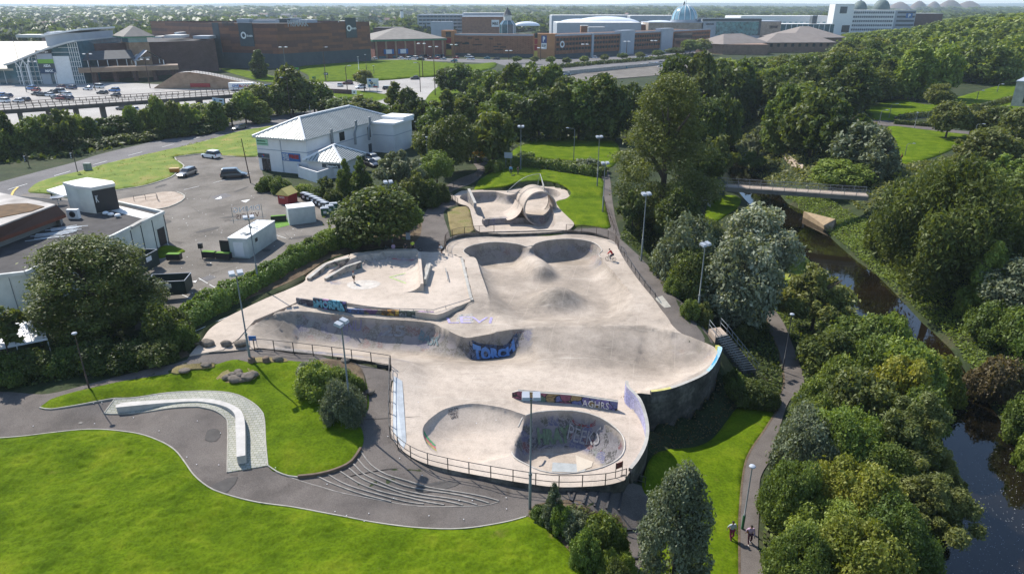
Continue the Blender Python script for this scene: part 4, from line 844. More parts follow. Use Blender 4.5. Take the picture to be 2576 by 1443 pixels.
for i in range(46):
 p=g(rr.uniform(400,800),rr.uniform(400,790)) if i<30 else g(rr.uniform(0,1290),rr.uniform(1010,1310))
 if i<30 and not inside(cpoly,[p.x],[p.y])[0] or i>=30 and(inside(fg,[p.x],[p.y])[0] or inside(isl,[p.x],[p.y])[0] or inside(pav,[p.x],[p.y])[0] or inside(KXY,[p.x],[p.y])[0]):continue
 k=i%3;a=rr.uniform(0,3);L_,W_=((rr.uniform(1.5,5),rr.uniform(.8,2.2)),(rr.uniform(3,9),.07),(.35,.35))[k];c_,s_=math.cos(a),math.sin(a);n_=9 if k<2 else 12;vs=[]
 for j in range(n_):b_=2*math.pi*j/n_;u,v=math.cos(b_)*L_*rr.uniform(.8,1)*.5,math.sin(b_)*W_*rr.uniform(.8,1)*.5;x,y=p.x+u*c_-v*s_,p.y+u*s_+v*c_;vs.append((x,y,float(T(x,y))+.05+.002*k))
 pm[k].add(vs,[list(range(n_))])
for k,(nm,m_) in enumerate((('asphalt_patch',plain('newer_tarmac',(.075,.068,.062),.9,.25,2)),('tarmac_seam',plain('bitumen_seam',(.035,.032,.03),.7,.2,2)),('manhole_cover',plain('iron_cover',(.05,.045,.042),.6,.3,6)))):tag(pm[k].build(nm,m_),kind='structure')
lit=MB();rr=random.Random(3)
for _ in range(120):
 x,y=rr.uniform(430,760),rr.uniform(480,780)
 p=g(x,y,.06);r_=rr.uniform(.05,.16)
 if not inside(gl(CARP,3,True,False),[p.x],[p.y])[0]:continue
 a0=rr.random()*6;lit.add([(p.x+r_*math.cos(a0+k*1.9)*rr.uniform(.5,1),p.y+r_*math.sin(a0+k*1.9),p.z) for k in range(3)],[[0,1,2]])
for q in([(540,502),(556,494),(558,500)],[(606,506),(630,502),(618,510)],[(483,709),(496,706),(492,711)]):lit.add([tuple(g(*a,.06)) for a in q],[[0,1,2]])
for _ in range(60):
 x,y=rr.uniform(20,1300),rr.uniform(1010,1320);p=g(x,y,.1);lit.ball(p,(.05,.05,.02),5,3)
tag(lit.build('litter',M_WHITE),kind='stuff')
# ---- curved seating steps
M_STEP=plain('step_edging_concrete',(.25,.23,.205),.9,.4,2)
st_root=empty('curved_steps',tuple(g(1000,1230)),'broad curved asphalt steps with pale concrete edges below the lower fence','steps')
ST_LN=[[(908,1136),(934,1170),(975,1195),(1047,1217),(1153,1238),(1255,1260)],[(900,1155),(931,1186),(997,1214),(1091,1236),(1230,1266)],[(889,1167),(919,1195),(981,1223),(1059,1243),(1200,1270)],[(878,1178),(919,1208),(997,1236),(1091,1256),(1164,1271)],[(856,1186),(900,1214),(950,1234),(1028,1252),(1117,1270)],[(826,1194),(860,1214),(903,1230),(981,1252),(1066,1268)],[(798,1198),(840,1218),(900,1240),(984,1262)]]
def to_root(o,root):
 o.parent=root;o.matrix_parent_inverse=Matrix.Translation(-root.location);return o
for ln in ST_LN:to_root(ribbon('step_edge',gl(ln,.5,False),.10,.09,M_STEP),st_root)
ribbon('kerb',gl([(726,1199),(800,1222),(872,1242),(1000,1266),(1120,1274),(1210,1272),(1256,1261)],.5,False),.07,.04,M_STEP)['kind']='structure'
tag(ribbon('retaining_edge',gl([(750,1202),(803,1196),(855,1181),(886,1163),(908,1131)],.5,False),.18,.28,M_WOOD),'low dark edging between the grass island and the curved steps','edging')
# ---- curved stone bench
bo=gl([(290,1016),(307,1007),(400,999),(489,994),(530,995),(572,1005),(600,1023),(612,1044),(618,1079),(619,1154)],.4,False);bi=gl([(597,1158),(594,1079),(591,1044),(576,1023),(548,1009),(506,1002.5),(475,1002),(400,1009),(292,1024)],.4,False)
def shift_px(line,h):
 return[tuple((np.array(p)*(CAM_H+1.9-h)/(CAM_H+1.9))) for p in line]
bo,bi=shift_px(bo,.48),shift_px(bi,.48);zb=float(np.mean(T(np.array([p[0] for p in bo]),np.array([p[1] for p in bo]))))
mb=MB();mb.prism(bo+bi,zb-.2,zb+.52);o=mb.build('curved_bench',plain('bench_granite',(.42,.40,.37),.7,.18,1.5,bmp=.1));tag(o,'long curved grey stone bench on block paving beside the grass island','bench')
# ---- river foam
fm=MB()
for _ in range(420):
 x,y=rr.uniform(2380,2576),rr.uniform(1150,1443) if rr.random()<.7 else rr.uniform(1000,1443)
 p=P(x,y,WATER+.012);s_=rr.uniform(.012,.032);fm.add([(p[0]-s_,p[1],p[2]),(p[0],p[1]-s_*.8,p[2]),(p[0]+s_,p[1],p[2]),(p[0],p[1]+s_*.8,p[2])],[[0,1,2,3]])
tag(fm.build('foam_flecks',M_WHITE),kind='stuff')
# --- upper bowls with the full pipe
up=empty('bowl_with_full_pipe',(0,0,0),'raised concrete bowls with a full pipe on the grass mound behind the skatepark','skatepark')
A_RIM=smooth_rim([(1157,498,ZW,1.5,.1),(1166,488,ZW,1.6,0),(1192,483,ZW,1.6,0),(1220,482,ZW,1.6,0),(1244,482,ZW,1.6,0),(1262,486,ZW,1.4,.1),(1280,490,ZW,1.2,.3),(1296,487,ZW,1.2,.3),(1306,479,ZW,1.6,0),(1330,473,ZW,1.6,0),(1364,472,ZW,1.6,0),(1396,477,ZW,1.6,0),(1411,487,ZW,1.6,0),(1402,496,ZW,1.6,0),(1386,503,ZW,1.6,.2),(1388,520,ZW,1.6,.3),(1396,545,ZW,1.6,.3),(1395,566,ZW,1.6,.2),(1370,576,ZW,1.6,.2),(1300,578,ZW,1.6,.2),(1236,577,ZW,1.6,.2),(1216,566,ZW,1.4,.1),(1212,556,ZW,1.2,.05),(1214,546,ZW,.9,0),(1200,540,ZW,1.0,.4),(1190,520,ZW,1,.4),(1172,507,ZW,1.5,.1)],.3)
PIT=[P(1212,552,-.6),P(1228,545,-.6),P(1320,542,-.6),P(1335,542,-.6)]
def S_up(x,y):
 ystep=np.interp(x,[p[0] for p in PIT],[p[1] for p in PIT]);fl=np.where(y<ystep,-1.9,-1.0-.35*sstep(7,14,y-ystep));base=np.full(np.shape(x),ZW)
 z,i,d,t=rimbowl(A_RIM,x,y,fl,base);steepN=np.clip(1-d/1.4,0,1)*(d>.03)
 graf=np.where(i,steepN*.7,0);graf=np.where(i&(np.abs(y-ystep)<.9)&(y>ystep-.5),.75,graf);return z,np.where(i,.35,.3),graf
pit=[(p[0],p[1]) for p in smooth_line([np.array(p) for p in PIT],.3)]
e1=np.array([(p[0],p[1]-.02) for p in pit]);e2=np.array([(p[0],p[1]+.02) for p in pit])
link_mesh('bowl_surface',park_mesh('bowl_surface',WXY,[([(p[0],p[1]) for p in A_RIM],True),([(p[0],p[1]-.03) for p in pit],False),([(p[0],p[1]+.03) for p in pit],False)],S_up,.35,-3.4,rim_extra(A_RIM)),[M_SKATE,M_WALLD],up)
rw=smooth_line([np.array(P(a,b,.3)) for a,b in((1112,622),(1122,606),(1140,597),(1180,590),(1240,587),(1330,585),(1420,582),(1480,585),(1530,596))],.8)
nR=len(rw);o=strip_wall('retaining_wall',rw,.3,-.6,list(.1+.45*np.sin(np.linspace(.12,math.pi-.12,nR))**.5),[M_WALLD,M_WALLD],None);tag(o,'low dark curved wall between the upper bowls and the twin bowls','wall')
c0=np.array(P(1359,563,-1.85));ax=np.array([-.24,.97]);ax/=np.linalg.norm(ax);rp=2.55;Lp=5.4;mb=MB();n=48
perp=np.array([ax[1],-ax[0]])
def ringp(s,r,a):q=c0[:2]+ax*s+perp*r*math.cos(a);return(q[0],q[1],c0[2]+rp+.0+r*math.sin(a))
for k in range(n):
 pass
def pipe_mesh(r0,r1,s0,s1,name,mat,a0=0,a1=2*math.pi,parent=up,graf=None,sl0=0.0,sl1=0.0):
 m_=MB();N=n;M_=8
 for r in(r0,r1):
  vs=[];
  for j in range(M_+1):
   for k in range(N+1):
    a=a0+(a1-a0)*k/N;off0=sl0*math.sin(a);off1=sl1*math.sin(a);s=(s0+off0)+(s1+off1-s0-off0)*j/M_;vs.append(ringp(s,r,a))
  fs=[[j*(N+1)+k,j*(N+1)+k+1,(j+1)*(N+1)+k+1,(j+1)*(N+1)+k] for j in range(M_) for k in range(N)]
  m_.add(vs,[f if r==r0 else f[::-1] for f in fs],True)
 q=(M_+1)*(N+1)
 for j in(0,M_):m_.f+=[[j*(N+1)+k,q+j*(N+1)+k,q+j*(N+1)+k+1,j*(N+1)+k+1] for k in range(N)];m_.m+=[0]*N;m_.sm+=[False]*N
 o=m_.build(name,mat,parent);at=o.data.attributes.new('graf','FLOAT','POINT');v=np.zeros(len(o.data.vertices));v[:q]=.55 if graf is None else graf;at.data.foreach_set('value',v.astype(np.float32));return o
pipe_mesh(rp,rp+.22,0,4.2,'full_pipe',M_SKATE,sl0=.3,sl1=-.8)
pipe_mesh(rp,rp+.18,3.4,Lp,'pipe_section',M_SKATE,.35*math.pi,1.3*math.pi)
qpts=[];
mb=MB();N=10;vs=[]
for j in range(9):
 s=.6+j*.62
 for k in range(N+1):
  a=math.pi*(.99+.0*k)-k/N*math.pi*.60;u=-(rp+.23)+0;R1=2.6;th=k/N*1.35;x_=-(rp+.3)-R1*math.sin(1.35)+R1*math.sin(th);z_=-1.02+R1*(1-math.cos(th));q=c0[:2]+ax*s+perp*x_;vs.append((q[0],q[1],z_))
fs=[[j*(N+1)+k,(j+1)*(N+1)+k,(j+1)*(N+1)+k+1,j*(N+1)+k+1][::-1] for j in range(8) for k in range(N)];mb.add(vs,fs,True);mb.build('bank',M_SKATE,up)
a,b=np.array(P(1180,502,-.2)),np.array(P(1196,540,-.8));o=strip_wall('end_wall',[a,b],.45,-1.6,[1.75,1.2],[graffiti_mat('blue_wall_piece',[(.10,.13,.2),(.2,.22,.26),(.3,.3,.3),(.08,.09,.12)],1,seed=50,base=(.36,.33,.29)),M_CONC],up)
sc_=empty('mesh_screen',(0,0,0),'thin wire mesh screen with a curved top edge above the full pipe','screen');fr=MB()
pa=[g(1288,475),g(1352,470)]
p0=Vector(ringp(4.3,rp+.25,math.pi*.80));p1=Vector(ringp(4.3,rp+.25,math.pi*.42));p2=Vector(ringp(1.2,rp+.25,math.pi*.42));h=2.0
A0=p0+Vector((-2.2,0,.2));A1=p1+Vector((.4,0,h));A2=p2+Vector((.2,0,.7))
arc=[A0+(A1-A0)*t+Vector((0,0,1.0*math.sin(t*math.pi)*.8)) for t in np.linspace(0,1,9)]
fr.tube(arc,.05,5);fr.tube([A1,A2],.06,5);fr.tube([A1,p1],.05,5);fr.tube([A2,p2+Vector((.2,0,-.6))],.05,5);fr.tube([A0,p0],.05,5);fr.build('frame',M_STEEL,sc_)
mm=MB()
for t in np.linspace(.05,.95,26):
 i=t*8;k=int(i);q=arc[k]+(arc[k+1]-arc[k])*(i-k);e=p0+(p1-p0)*t;mm.tube([q,e],.012,3,False)
mm.build('wire_mesh',M_STEEL,sc_)
gus=MB();gus.add([tuple(A1),tuple(A2),tuple(p2+Vector((.2,0,-.5))),tuple(A1+Vector((.04,.04,0))),tuple(A2+Vector((.04,.04,0))),tuple(p2+Vector((.24,.04,-.5)))],[[0,1,2],[5,4,3],[0,3,4,1],[1,4,5,2],[2,5,3,0]]);gus.build('plate',M_CONC,sc_)
# --- trees, shrubs, hedges
def lobes_for(kind,rng):
 L=[]
 if kind=='round':
  H=1.9
  for i in range(46):
   u=rng.uniform(-.55,1);a=rng.uniform(0,2*math.pi);rr_=math.sqrt(max(0,1-u*u))*rng.uniform(.62,.86);L.append((rr_*math.cos(a),rr_*math.sin(a),.92+u*rng.uniform(.62,.8),rng.uniform(.20,.36)))
  for i in range(8):L.append((rng.uniform(-.4,.4),rng.uniform(-.4,.4),rng.uniform(.5,1.2),.45))
 elif kind=='oval':
  H=2.2
  for i in range(120):
   t=rng.uniform(0,1);w_=.98*(min(1,.72+t*1.2) if t<.25 else(1-((t-.25)/.75)**1.7)**.62);a=rng.uniform(0,2*math.pi);q=math.sqrt(rng.uniform(.35,1))*.84;L.append((w_*q*math.cos(a),w_*q*math.sin(a),.12+t*1.92,rng.uniform(.13,.27)))
 elif kind=='dome':
  H=1.25
  for i in range(40):
   u=rng.uniform(-.1,1);a=rng.uniform(0,2*math.pi);rr_=math.sqrt(max(0,1-u*u))*rng.uniform(.6,.85);L.append((rr_*math.cos(a),rr_*math.sin(a),.25+u*rng.uniform(.6,.78),rng.uniform(.18,.32)))
  for i in range(10):L.append((rng.uniform(-.6,.6),rng.uniform(-.6,.6),rng.uniform(.15,.5),.34))
 elif kind=='poplar':
  H=3.1
  for i in range(150):
   t=rng.uniform(0,1);w_=.98*math.sin(min(1,(t+.16)/.5)*math.pi/2)*(1-.86*(max(0,t-.34)/.66)**1.15);a=rng.uniform(0,2*math.pi);r_=w_*math.sqrt(rng.uniform(.1,1))*.86;L.append((r_*math.cos(a),r_*math.sin(a),.1+t*2.75,rng.uniform(.13,.26)))
 elif kind=='cone':
  H=2.6
  for i in range(60):
   t=rng.uniform(0,1)**1.2;w_=.95*(1-t)**.8;a=rng.uniform(0,2*math.pi);r_=w_*rng.uniform(.6,.95);L.append((r_*math.cos(a),r_*math.sin(a),t*2.5+.1,.12+.2*(1-t)))
  for i in range(8):L.append((0,0,i*.28+.1,.5*(1-i/9)))
 elif kind=='loose':
  H=2.0
  for i in range(60):
   u=rng.uniform(-.7,1);a=rng.uniform(0,2*math.pi);q=rng.uniform(.25,1.0);rr_=math.sqrt(max(0,1-u*u))*q;L.append((rr_*math.cos(a),rr_*math.sin(a),.95+u*q*.95,rng.uniform(.12,.24)))
 elif kind=='weep':
  H=1.5
  for i in range(75):
   u=rng.uniform(-.35,1);a=rng.uniform(0,2*math.pi);rr_=math.sqrt(max(0,1-u*u))*rng.uniform(.5,.95);L.append((rr_*math.cos(a),rr_*math.sin(a),.62+u*.66,rng.uniform(.14,.26)))
 elif kind=='box':
  H=1.0
  for i in range(1):L.append((0,0,.5,.5))
 return np.array(L),H
def leaf_mesh(name,kind,seed,n,leaf,mat,up=.42,rnd=.7,droop=0.0,asp=1.7):
 rng=np.random.default_rng(seed);L,H=lobes_for(kind,rng);w_=L[:,3]**2;k=rng.choice(len(L),int(n*1.5),p=w_/w_.sum())
 d=rng.normal(size=(len(k),3));d/=np.linalg.norm(d,axis=1)[:,None];rad=L[k,3]*np.where(rng.random(len(k))<.07,rng.uniform(1.05,1.4,len(k)),rng.uniform(.55,1.08,len(k)))
 sq=np.array([1,1,.8 if kind!='weep' else 1.15]);p=L[k,:3]+d*rad[:,None]*sq
 keep=np.ones(len(p),bool)
 for l_ in L:keep&=~((np.sum((p-l_[:3])**2,1)<(l_[3]*.55)**2))
 p,d,k=p[keep][:n],d[keep][:n],k[keep][:n];m=len(p)
 if droop:p[:,2]-=droop*rng.uniform(0,1,m)*np.linalg.norm(p[:,:2],axis=1)
 p[:,2]=np.maximum(p[:,2],.01)
 N=d*(1-rnd)+rng.normal(size=(m,3))*rnd*.6+np.array([0,0,up]);N/=np.linalg.norm(N,axis=1)[:,None]
 t=rng.normal(size=(m,3));t[:,2]-=droop*3;t-=N*np.sum(t*N,1)[:,None];t/=np.linalg.norm(t,axis=1)[:,None];b=np.cross(N,t)
 s_=leaf*rng.uniform(.4,1.55,m)[:,None];t=t*s_*asp*.5;b=b*s_*.5
 bend=N*s_*rng.uniform(-.25,.05,(m,1))
 V=np.stack([p-t+bend,p-b*.9,p+t+bend,p+b*.9],1).reshape(-1,3);F=np.arange(m*4).reshape(-1,4);me=np_mesh(name,V,F)
 lob=rng.uniform(-.28,.28,len(L))[k];tint=np.clip(.45+lob+rng.normal(0,.16,m),0,1)
 at=me.attributes.new('tint','FLOAT','FACE');at.data.foreach_set('value',tint.astype(np.float32));me.materials.append(mat);me['h']=H
 return me
PROTO={}
LODS={'air':(52000,.023),'xxl':(70000,.023),'xl':(34000,.036),'n':(13000,.058),'m':(5200,.095),'f':(1500,.16)}
def proto(kind,lod,var):
 key=(kind,lod,var)
 if key not in PROTO:
  n,lf=LODS[lod];ex={'weep':dict(droop=.25,up=.05,asp=2.4),'loose':dict(asp=2.2),'cone':dict(up=.0,asp=2.2),'poplar':dict(up=.2)}.get(kind,{})
  PROTO[key]=leaf_mesh('crown',kind,100+var*7+len(kind),n,lf,L_MID,**ex)
 return PROTO[key]
def trunk_mesh(seed,limbs=6,hfac=1.0):
 rr_=random.Random(seed);mb=MB();mb.tube([(0,0,-.15),(.01,0,.3),(-.02,.02,.8),(.02,0,1.25*hfac)],[.075,.06,.05,.02],7)
 for i in range(limbs):
  a=rr_.random()*6.3;z=rr_.uniform(.35,.9)*hfac;r_=rr_.uniform(.5,.85);mb.tube([(0,0,z),(r_*.5*math.cos(a),r_*.5*math.sin(a),z+.25),(r_*math.cos(a),r_*math.sin(a),z+.45)],[.04,.025,.008],5)
 me=bpy.data.meshes.new('trunk');me.from_pydata(mb.v,[],mb.f);me.polygons.foreach_set('use_smooth',mb.sm);me.materials.append(M_BARK);me.update();return me
TRUNKS=[trunk_mesh(i) for i in range(3)]
TREE_N=[0]
def set_mat(o,mat):
 o.material_slots[0].link='OBJECT';o.material_slots[0].material=mat
def tree_at(p,h,r,kind,mat,label,group=None,lod='m',foot=.12,name='tree',cat='tree',var=None):
 TREE_N[0]+=1;i=TREE_N[0];me=proto(kind,lod,i%3 if var is None else var);rz=(i*2.399)%6.283
 if name in('shrub','bush'):
  o=bpy.data.objects.new(name,me);COL.objects.link(o);o.location=(p[0],p[1],p[2]-.05);o.rotation_euler.z=rz;o.scale=(r,r,h/me['h']);set_mat(o,mat);return tag(o,label,cat,group)
 e=empty(name,(p[0],p[1],p[2]-.1),label,cat,group,rz)
 c=bpy.data.objects.new('crown',me);COL.objects.link(c);c.parent=e;c.location=(0,0,h*foot);c.scale=(r,r,h*(1-foot)/me['h']);set_mat(c,mat)
 t=bpy.data.objects.new('trunk',TRUNKS[i%3]);COL.objects.link(t);t.parent=e;t.scale=(r*.8,r*.8,h*.6)
 return e
def tree(kind,mat,bx,by,ty,wpx,label,group=None,lod='m',foot=.12,name='tree',cat='tree',var=None):
 p=g(bx,by);h=max(.5,z_at(p.x,p.y,ty)-p.z);return tree_at(p,h,wpx*mpp(p)/2*1.02,kind,mat,label,group,lod,foot,name,cat,var)
def shrub(kind,mat,bx,by,ty,wpx,label,group=None,lod='m',var=None):return tree(kind,mat,bx,by,ty,wpx,label,group,lod,0,'shrub','shrub',var)
def hedge(pts,wid,hgt,n,leaf,mat,label,mat_name=None,jit=.25):
 L=smooth_line([np.array(tuple(g(*p))) for p in pts],.5);a=np.array(L);rng=np.random.default_rng(len(pts)*31+n);k=rng.integers(0,len(a)-1,n);f=rng.random(n)[:,None];c=a[k]*(1-f)+a[k+1]*f
 t=a[k+1]-a[k];t[:,2]=0;t/=np.linalg.norm(t,axis=1)[:,None]+1e-9;q=np.stack([-t[:,1],t[:,0],np.zeros(n)],1)
 an=rng.uniform(0,math.pi,n);sx=np.sign(np.cos(an))*np.abs(np.cos(an))**.5;sz=np.abs(np.sin(an))**.5;rad=rng.uniform(.7,1.0,n)*(1+jit*(vnoise(c[:,0]*.9,c[:,1]*.9,3)-.5)*1.6)
 p=c+q*(sx*wid/2*rad)[:,None];p[:,2]=c[:,2]+sz*hgt*rad
 flr=rng.random(n)<.3;p[flr,2]=c[flr,2]+rng.uniform(0,.8,flr.sum())*hgt*sz[flr]
 N=q*sx[:,None]+np.array([0,0,1])*sz[:,None]+rng.normal(size=(n,3))*.55;N/=np.linalg.norm(N,axis=1)[:,None]
 tt=rng.normal(size=(n,3));tt-=N*np.sum(tt*N,1)[:,None];tt/=np.linalg.norm(tt,axis=1)[:,None];b=np.cross(N,tt);s_=leaf*rng.uniform(.6,1.3,n)[:,None]
 V=np.stack([p-tt*s_*.8,p-b*s_*.5,p+tt*s_*.8,p+b*s_*.5],1).reshape(-1,3);me=np_mesh('hedge',V,np.arange(n*4).reshape(-1,4))
 at=me.attributes.new('tint','FLOAT','FACE');at.data.foreach_set('value',np.clip(.4+.7*(vnoise(c[:,0]*.6,c[:,1]*.6,9)-.5)+rng.normal(0,.17,n),0,1).astype(np.float32));me.materials.append(mat)
 return tag(link_mesh('hedge',me),label,'hedge')
 # ---- single trees and shrubs, left side
tree('oval',L_DARK,255,836,586,345,'big dark round-crowned tree with copper tips beside the flat-roofed building',lod='xxl',foot=.08)
shrub('dome',L_DARK,425,865,752,120,'dark leafy shrub against the right flank of the big round tree',lod='n')
shrub('dome',L_MID,465,872,800,70,'bright leafy shrub at the lower end of the long hedge',lod='n')
for i,(x,y,t,w_) in enumerate(((20,960,880,110),(95,940,868,120),(175,930,862,110),(250,925,850,120),(330,915,850,120),(400,905,845,110))):
 shrub('dome',(L_MID,L_DARK,L_MID,L_DARK,L_DARK,L_DARK)[i],x,y,t,w_,'%s leafy shrub from the left in the row under the big round tree'%('first','second','third','fourth','fifth','sixth')[i],'shrubs under the big round tree','n')
tree('loose',L_OLIVE,34,930,765,110,'thin sapling with few leaves in front of the white marquee roof',lod='f',foot=.4)
tree('round',L_DARK,955,618,462,200,'broad dark tree over the people sitting beside the plaza',lod='n',foot=.05)
tree('round',L_LIGHT,1010,600,500,110,'fresh green tree just right of the broad dark tree by the plaza',lod='n',foot=.1)
shrub('dome',L_YEL,965,560,455,120,'yellow tipped shrub between the broad dark tree and the twin conifers',lod='n')
tree('cone',L_MID,873,492,400,62,'left one of the two pointed conifers beside the small hipped roof','conifers by the pizza shop','n',0)
tree('cone',L_MID,911,484,392,64,'right one of the two pointed conifers beside the small hipped roof','conifers by the pizza shop','n',0)
tree('loose',L_GREY,1005,500,372,110,'feathery grey-green pine behind the broad dark tree',lod='n',foot=.1)
tree('loose',L_OLIVE,1045,520,420,70,'brown-green wispy tree beside the feathery pine',lod='m',foot=.1)
tree('round',L_LIGHT,1100,472,378,84,'small lime green tree beside the path to the mound',lod='n',foot=.15)
for i,(x,y,t,w_,m_) in enumerate(((672,480,438,52,L_MID),(706,484,440,56,L_MID),(768,490,456,56,L_LIGHT),(803,496,466,50,L_MID),(840,508,470,50,L_DARK))):
 shrub('dome',m_,x,y,t,w_,'%s round shrub from the left between the car park and the pizza shop'%('first','second','third','fourth','fifth')[i],'shrubs by the pizza shop','n')
tree('loose',L_OLIVE,826,500,440,40,'thin twiggy tree in front of the walled yard of the pizza shop',lod='f',foot=.3)
for i,(x,y,t,w_,m_) in enumerate(((745,660,610,60,L_LIGHT),(790,640,590,64,L_MID),(835,622,565,76,L_LIGHT),(880,620,545,84,L_MID),(905,610,530,80,L_DARK),(1075,520,440,70,L_DARK),(1060,480,420,60,L_DARK),(1105,505,455,60,L_DARK))):
 shrub('dome',m_,x,y,t,w_,'%s leafy shrub, counted from the left, in the thicket above the plaza'%('first','second','third','fourth','fifth','sixth','seventh','eighth')[i],'shrubs in the thicket above the plaza','n')
tree('round',L_OLIVE,1140,435,288,120,'large olive green tree left of the golden tree',lod='n',foot=.05)
tree('round',L_GOLD,1208,410,315,56,'small golden autumn tree at the edge of the dark trees',lod='n',foot=.1)
tree('round',L_DARK,1240,415,272,110,'dark tree standing just right of the golden tree',lod='m',foot=.05)
shrub('dome',L_GREY,1040,360,325,60,'pale bushy shrub at the right end of the pizza shop',lod='m');shrub('dome',L_LIGHT,1060,372,345,40,'small fresh shrub by the path right of the pizza shop',lod='m')
shrub('dome',L_GREY,1082,380,348,44,'grey grassy shrub beside the path right of the pizza shop',lod='m')
for i,(x,y,t,w_,m_,k) in enumerate(((650,292,210,86,L_DARK,'round'),(700,290,205,80,L_MID,'round'),(738,288,164,112,L_DARK,'oval'),(792,286,198,90,L_MID,'round'),(830,292,240,60,L_DARK,'round'),(868,298,242,90,L_MID,'round'),(912,300,236,100,L_OLIVE,'loose'),(955,300,254,60,L_LIGHT,'round'),(998,316,206,92,L_DARK,'cone'),(1028,326,220,90,L_DARK,'oval'),(1062,330,240,84,L_DARK,'round'),(1100,350,262,90,L_MID,'round'),(1132,345,218,90,L_OLIVE,'loose'),(1170,350,240,90,L_DARK,'oval'),(1085,400,310,80,L_DARK,'round'),(1185,400,320,70,L_MID,'round'))):
 tree(k,m_,x,y,t,w_,'%s tree, counted from the left, in the belt behind the pizza shop'%('first','second','third','fourth','fifth','sixth','seventh','eighth','ninth','tenth','eleventh','twelfth','thirteenth','fourteenth','fifteenth','sixteenth')[i],'trees in the belt behind the pizza shop','m',.05)
tree('poplar',L_DARK,655,196,121,52,'dark columnar tree in front of the brown clad store',lod='m',foot=.02)
tree('round',L_OLIVE,917,229,173,48,'round tree alone on the roundabout behind the direction sign',lod='m',foot=.25)
ORD=('first','second','third','fourth','fifth','sixth','seventh','eighth','ninth','tenth','eleventh','twelfth','thirteenth','fourteenth','fifteenth','sixteenth','seventeenth','eighteenth','nineteenth','twentieth')
rt=random.Random(12)
for i in range(20):
 x=-10+i*35;tree(('round','oval','loose')[i%3],(L_MID,L_DARK,L_LIGHT,L_MID)[i%4],x,398-x*.135+rt.uniform(-6,6),296-x*.098+rt.uniform(-20,24),rt.uniform(48,92),'%s tree from the left in the belt below the flyover'%ORD[i],'trees in the belt below the flyover','m',.04)
for i in range(9):
 x=5+i*62;shrub('dome',L_DARK,x,402-x*.135,368-x*.12,70+(i*37)%30,'%s dark shrub from the left at the foot of the flyover tree belt'%ORD[i],'shrubs below the flyover','m')
 # ---- middle wood behind the mound
for i,(x,y,t,w_,m_,k) in enumerate(((1130,238,166,70,L_DARK,'round'),(1165,240,158,84,L_MID,'round'),(1205,245,170,80,L_MID,'round'),(1250,275,172,100,L_MID,'round'),(1290,285,158,110,L_DARK,'oval'),(1335,285,148,120,L_MID,'round'),(1385,285,160,100,L_MID,'oval'),(1418,290,190,80,L_DARK,'round'),(1215,330,225,90,L_DARK,'loose'),(1265,345,222,110,L_MID,'round'),(1310,352,250,100,L_DARK,'oval'),(1355,350,212,120,L_DARK,'round'),(1405,352,206,110,L_DARK,'oval'),(1455,350,198,120,L_MID,'round'),(1510,352,178,130,L_DARK,'oval'),(1548,350,205,110,L_DARK,'round'),(1185,300,215,80,L_MID,'loose'),(1590,350,200,110,L_DARK,'round'))):
 tree(k,m_,x,y,t,w_,'%s tree, counted from the left, in the dark wood behind the mound'%ORD[i],'trees in the wood behind the mound','m',.03)
tree('poplar',L_OLIVE,1660,562,168,305,'very tall spreading poplar beside the upper lawn',lod='air',foot=.03,var=0)
shrub('dome',L_GREY,1480,432,392,90,'grey spreading shrub behind the hedge near the poplar',lod='m');shrub('dome',L_LIGHT,1320,405,378,60,'pale green shrub behind the left part of the hedge',lod='m')
for i,(x,y,t,w_,m_,k) in enumerate(((1700,300,130,110,L_DARK,'round'),(1750,310,128,120,L_OLIVE,'oval'),(1800,320,140,130,L_DARK,'round'),(1850,322,150,110,L_MID,'oval'),(1760,400,240,110,L_DARK,'round'),(1805,400,225,90,L_DARK,'round'),(1800,460,325,90,L_OLIVE,'loose'),(1770,470,370,90,L_DARK,'round'))):
 tree(k,m_,x,y,t,w_,'%s tree, counted from the left, on the bank just right of the poplar'%ORD[i],'trees right of the poplar','m',.03)
hedge([(1400,172),(1500,163),(1600,155),(1700,146),(1760,140)],3.5,2.0,3500,.8,L_DARK,'long dark hedge on the retaining wall below the terracotta car park')
for i,(x,y,t,w_) in enumerate(((1300,160,140,24),(1345,162,140,22),(1385,164,141,26),(1425,166,142,22),(1470,162,140,24),(1520,158,136,22),(1565,153,132,26),(1610,150,130,24),(1655,146,126,30),(1700,142,118,50),(1735,142,98,50),(1765,140,97,48))):
 tree('round',(L_MID,L_OLIVE)[i%2],x,y,t,w_,'%s small tree from the left in the row before the terracotta car park'%ORD[i],'street trees before the terracotta car park','f',.25)
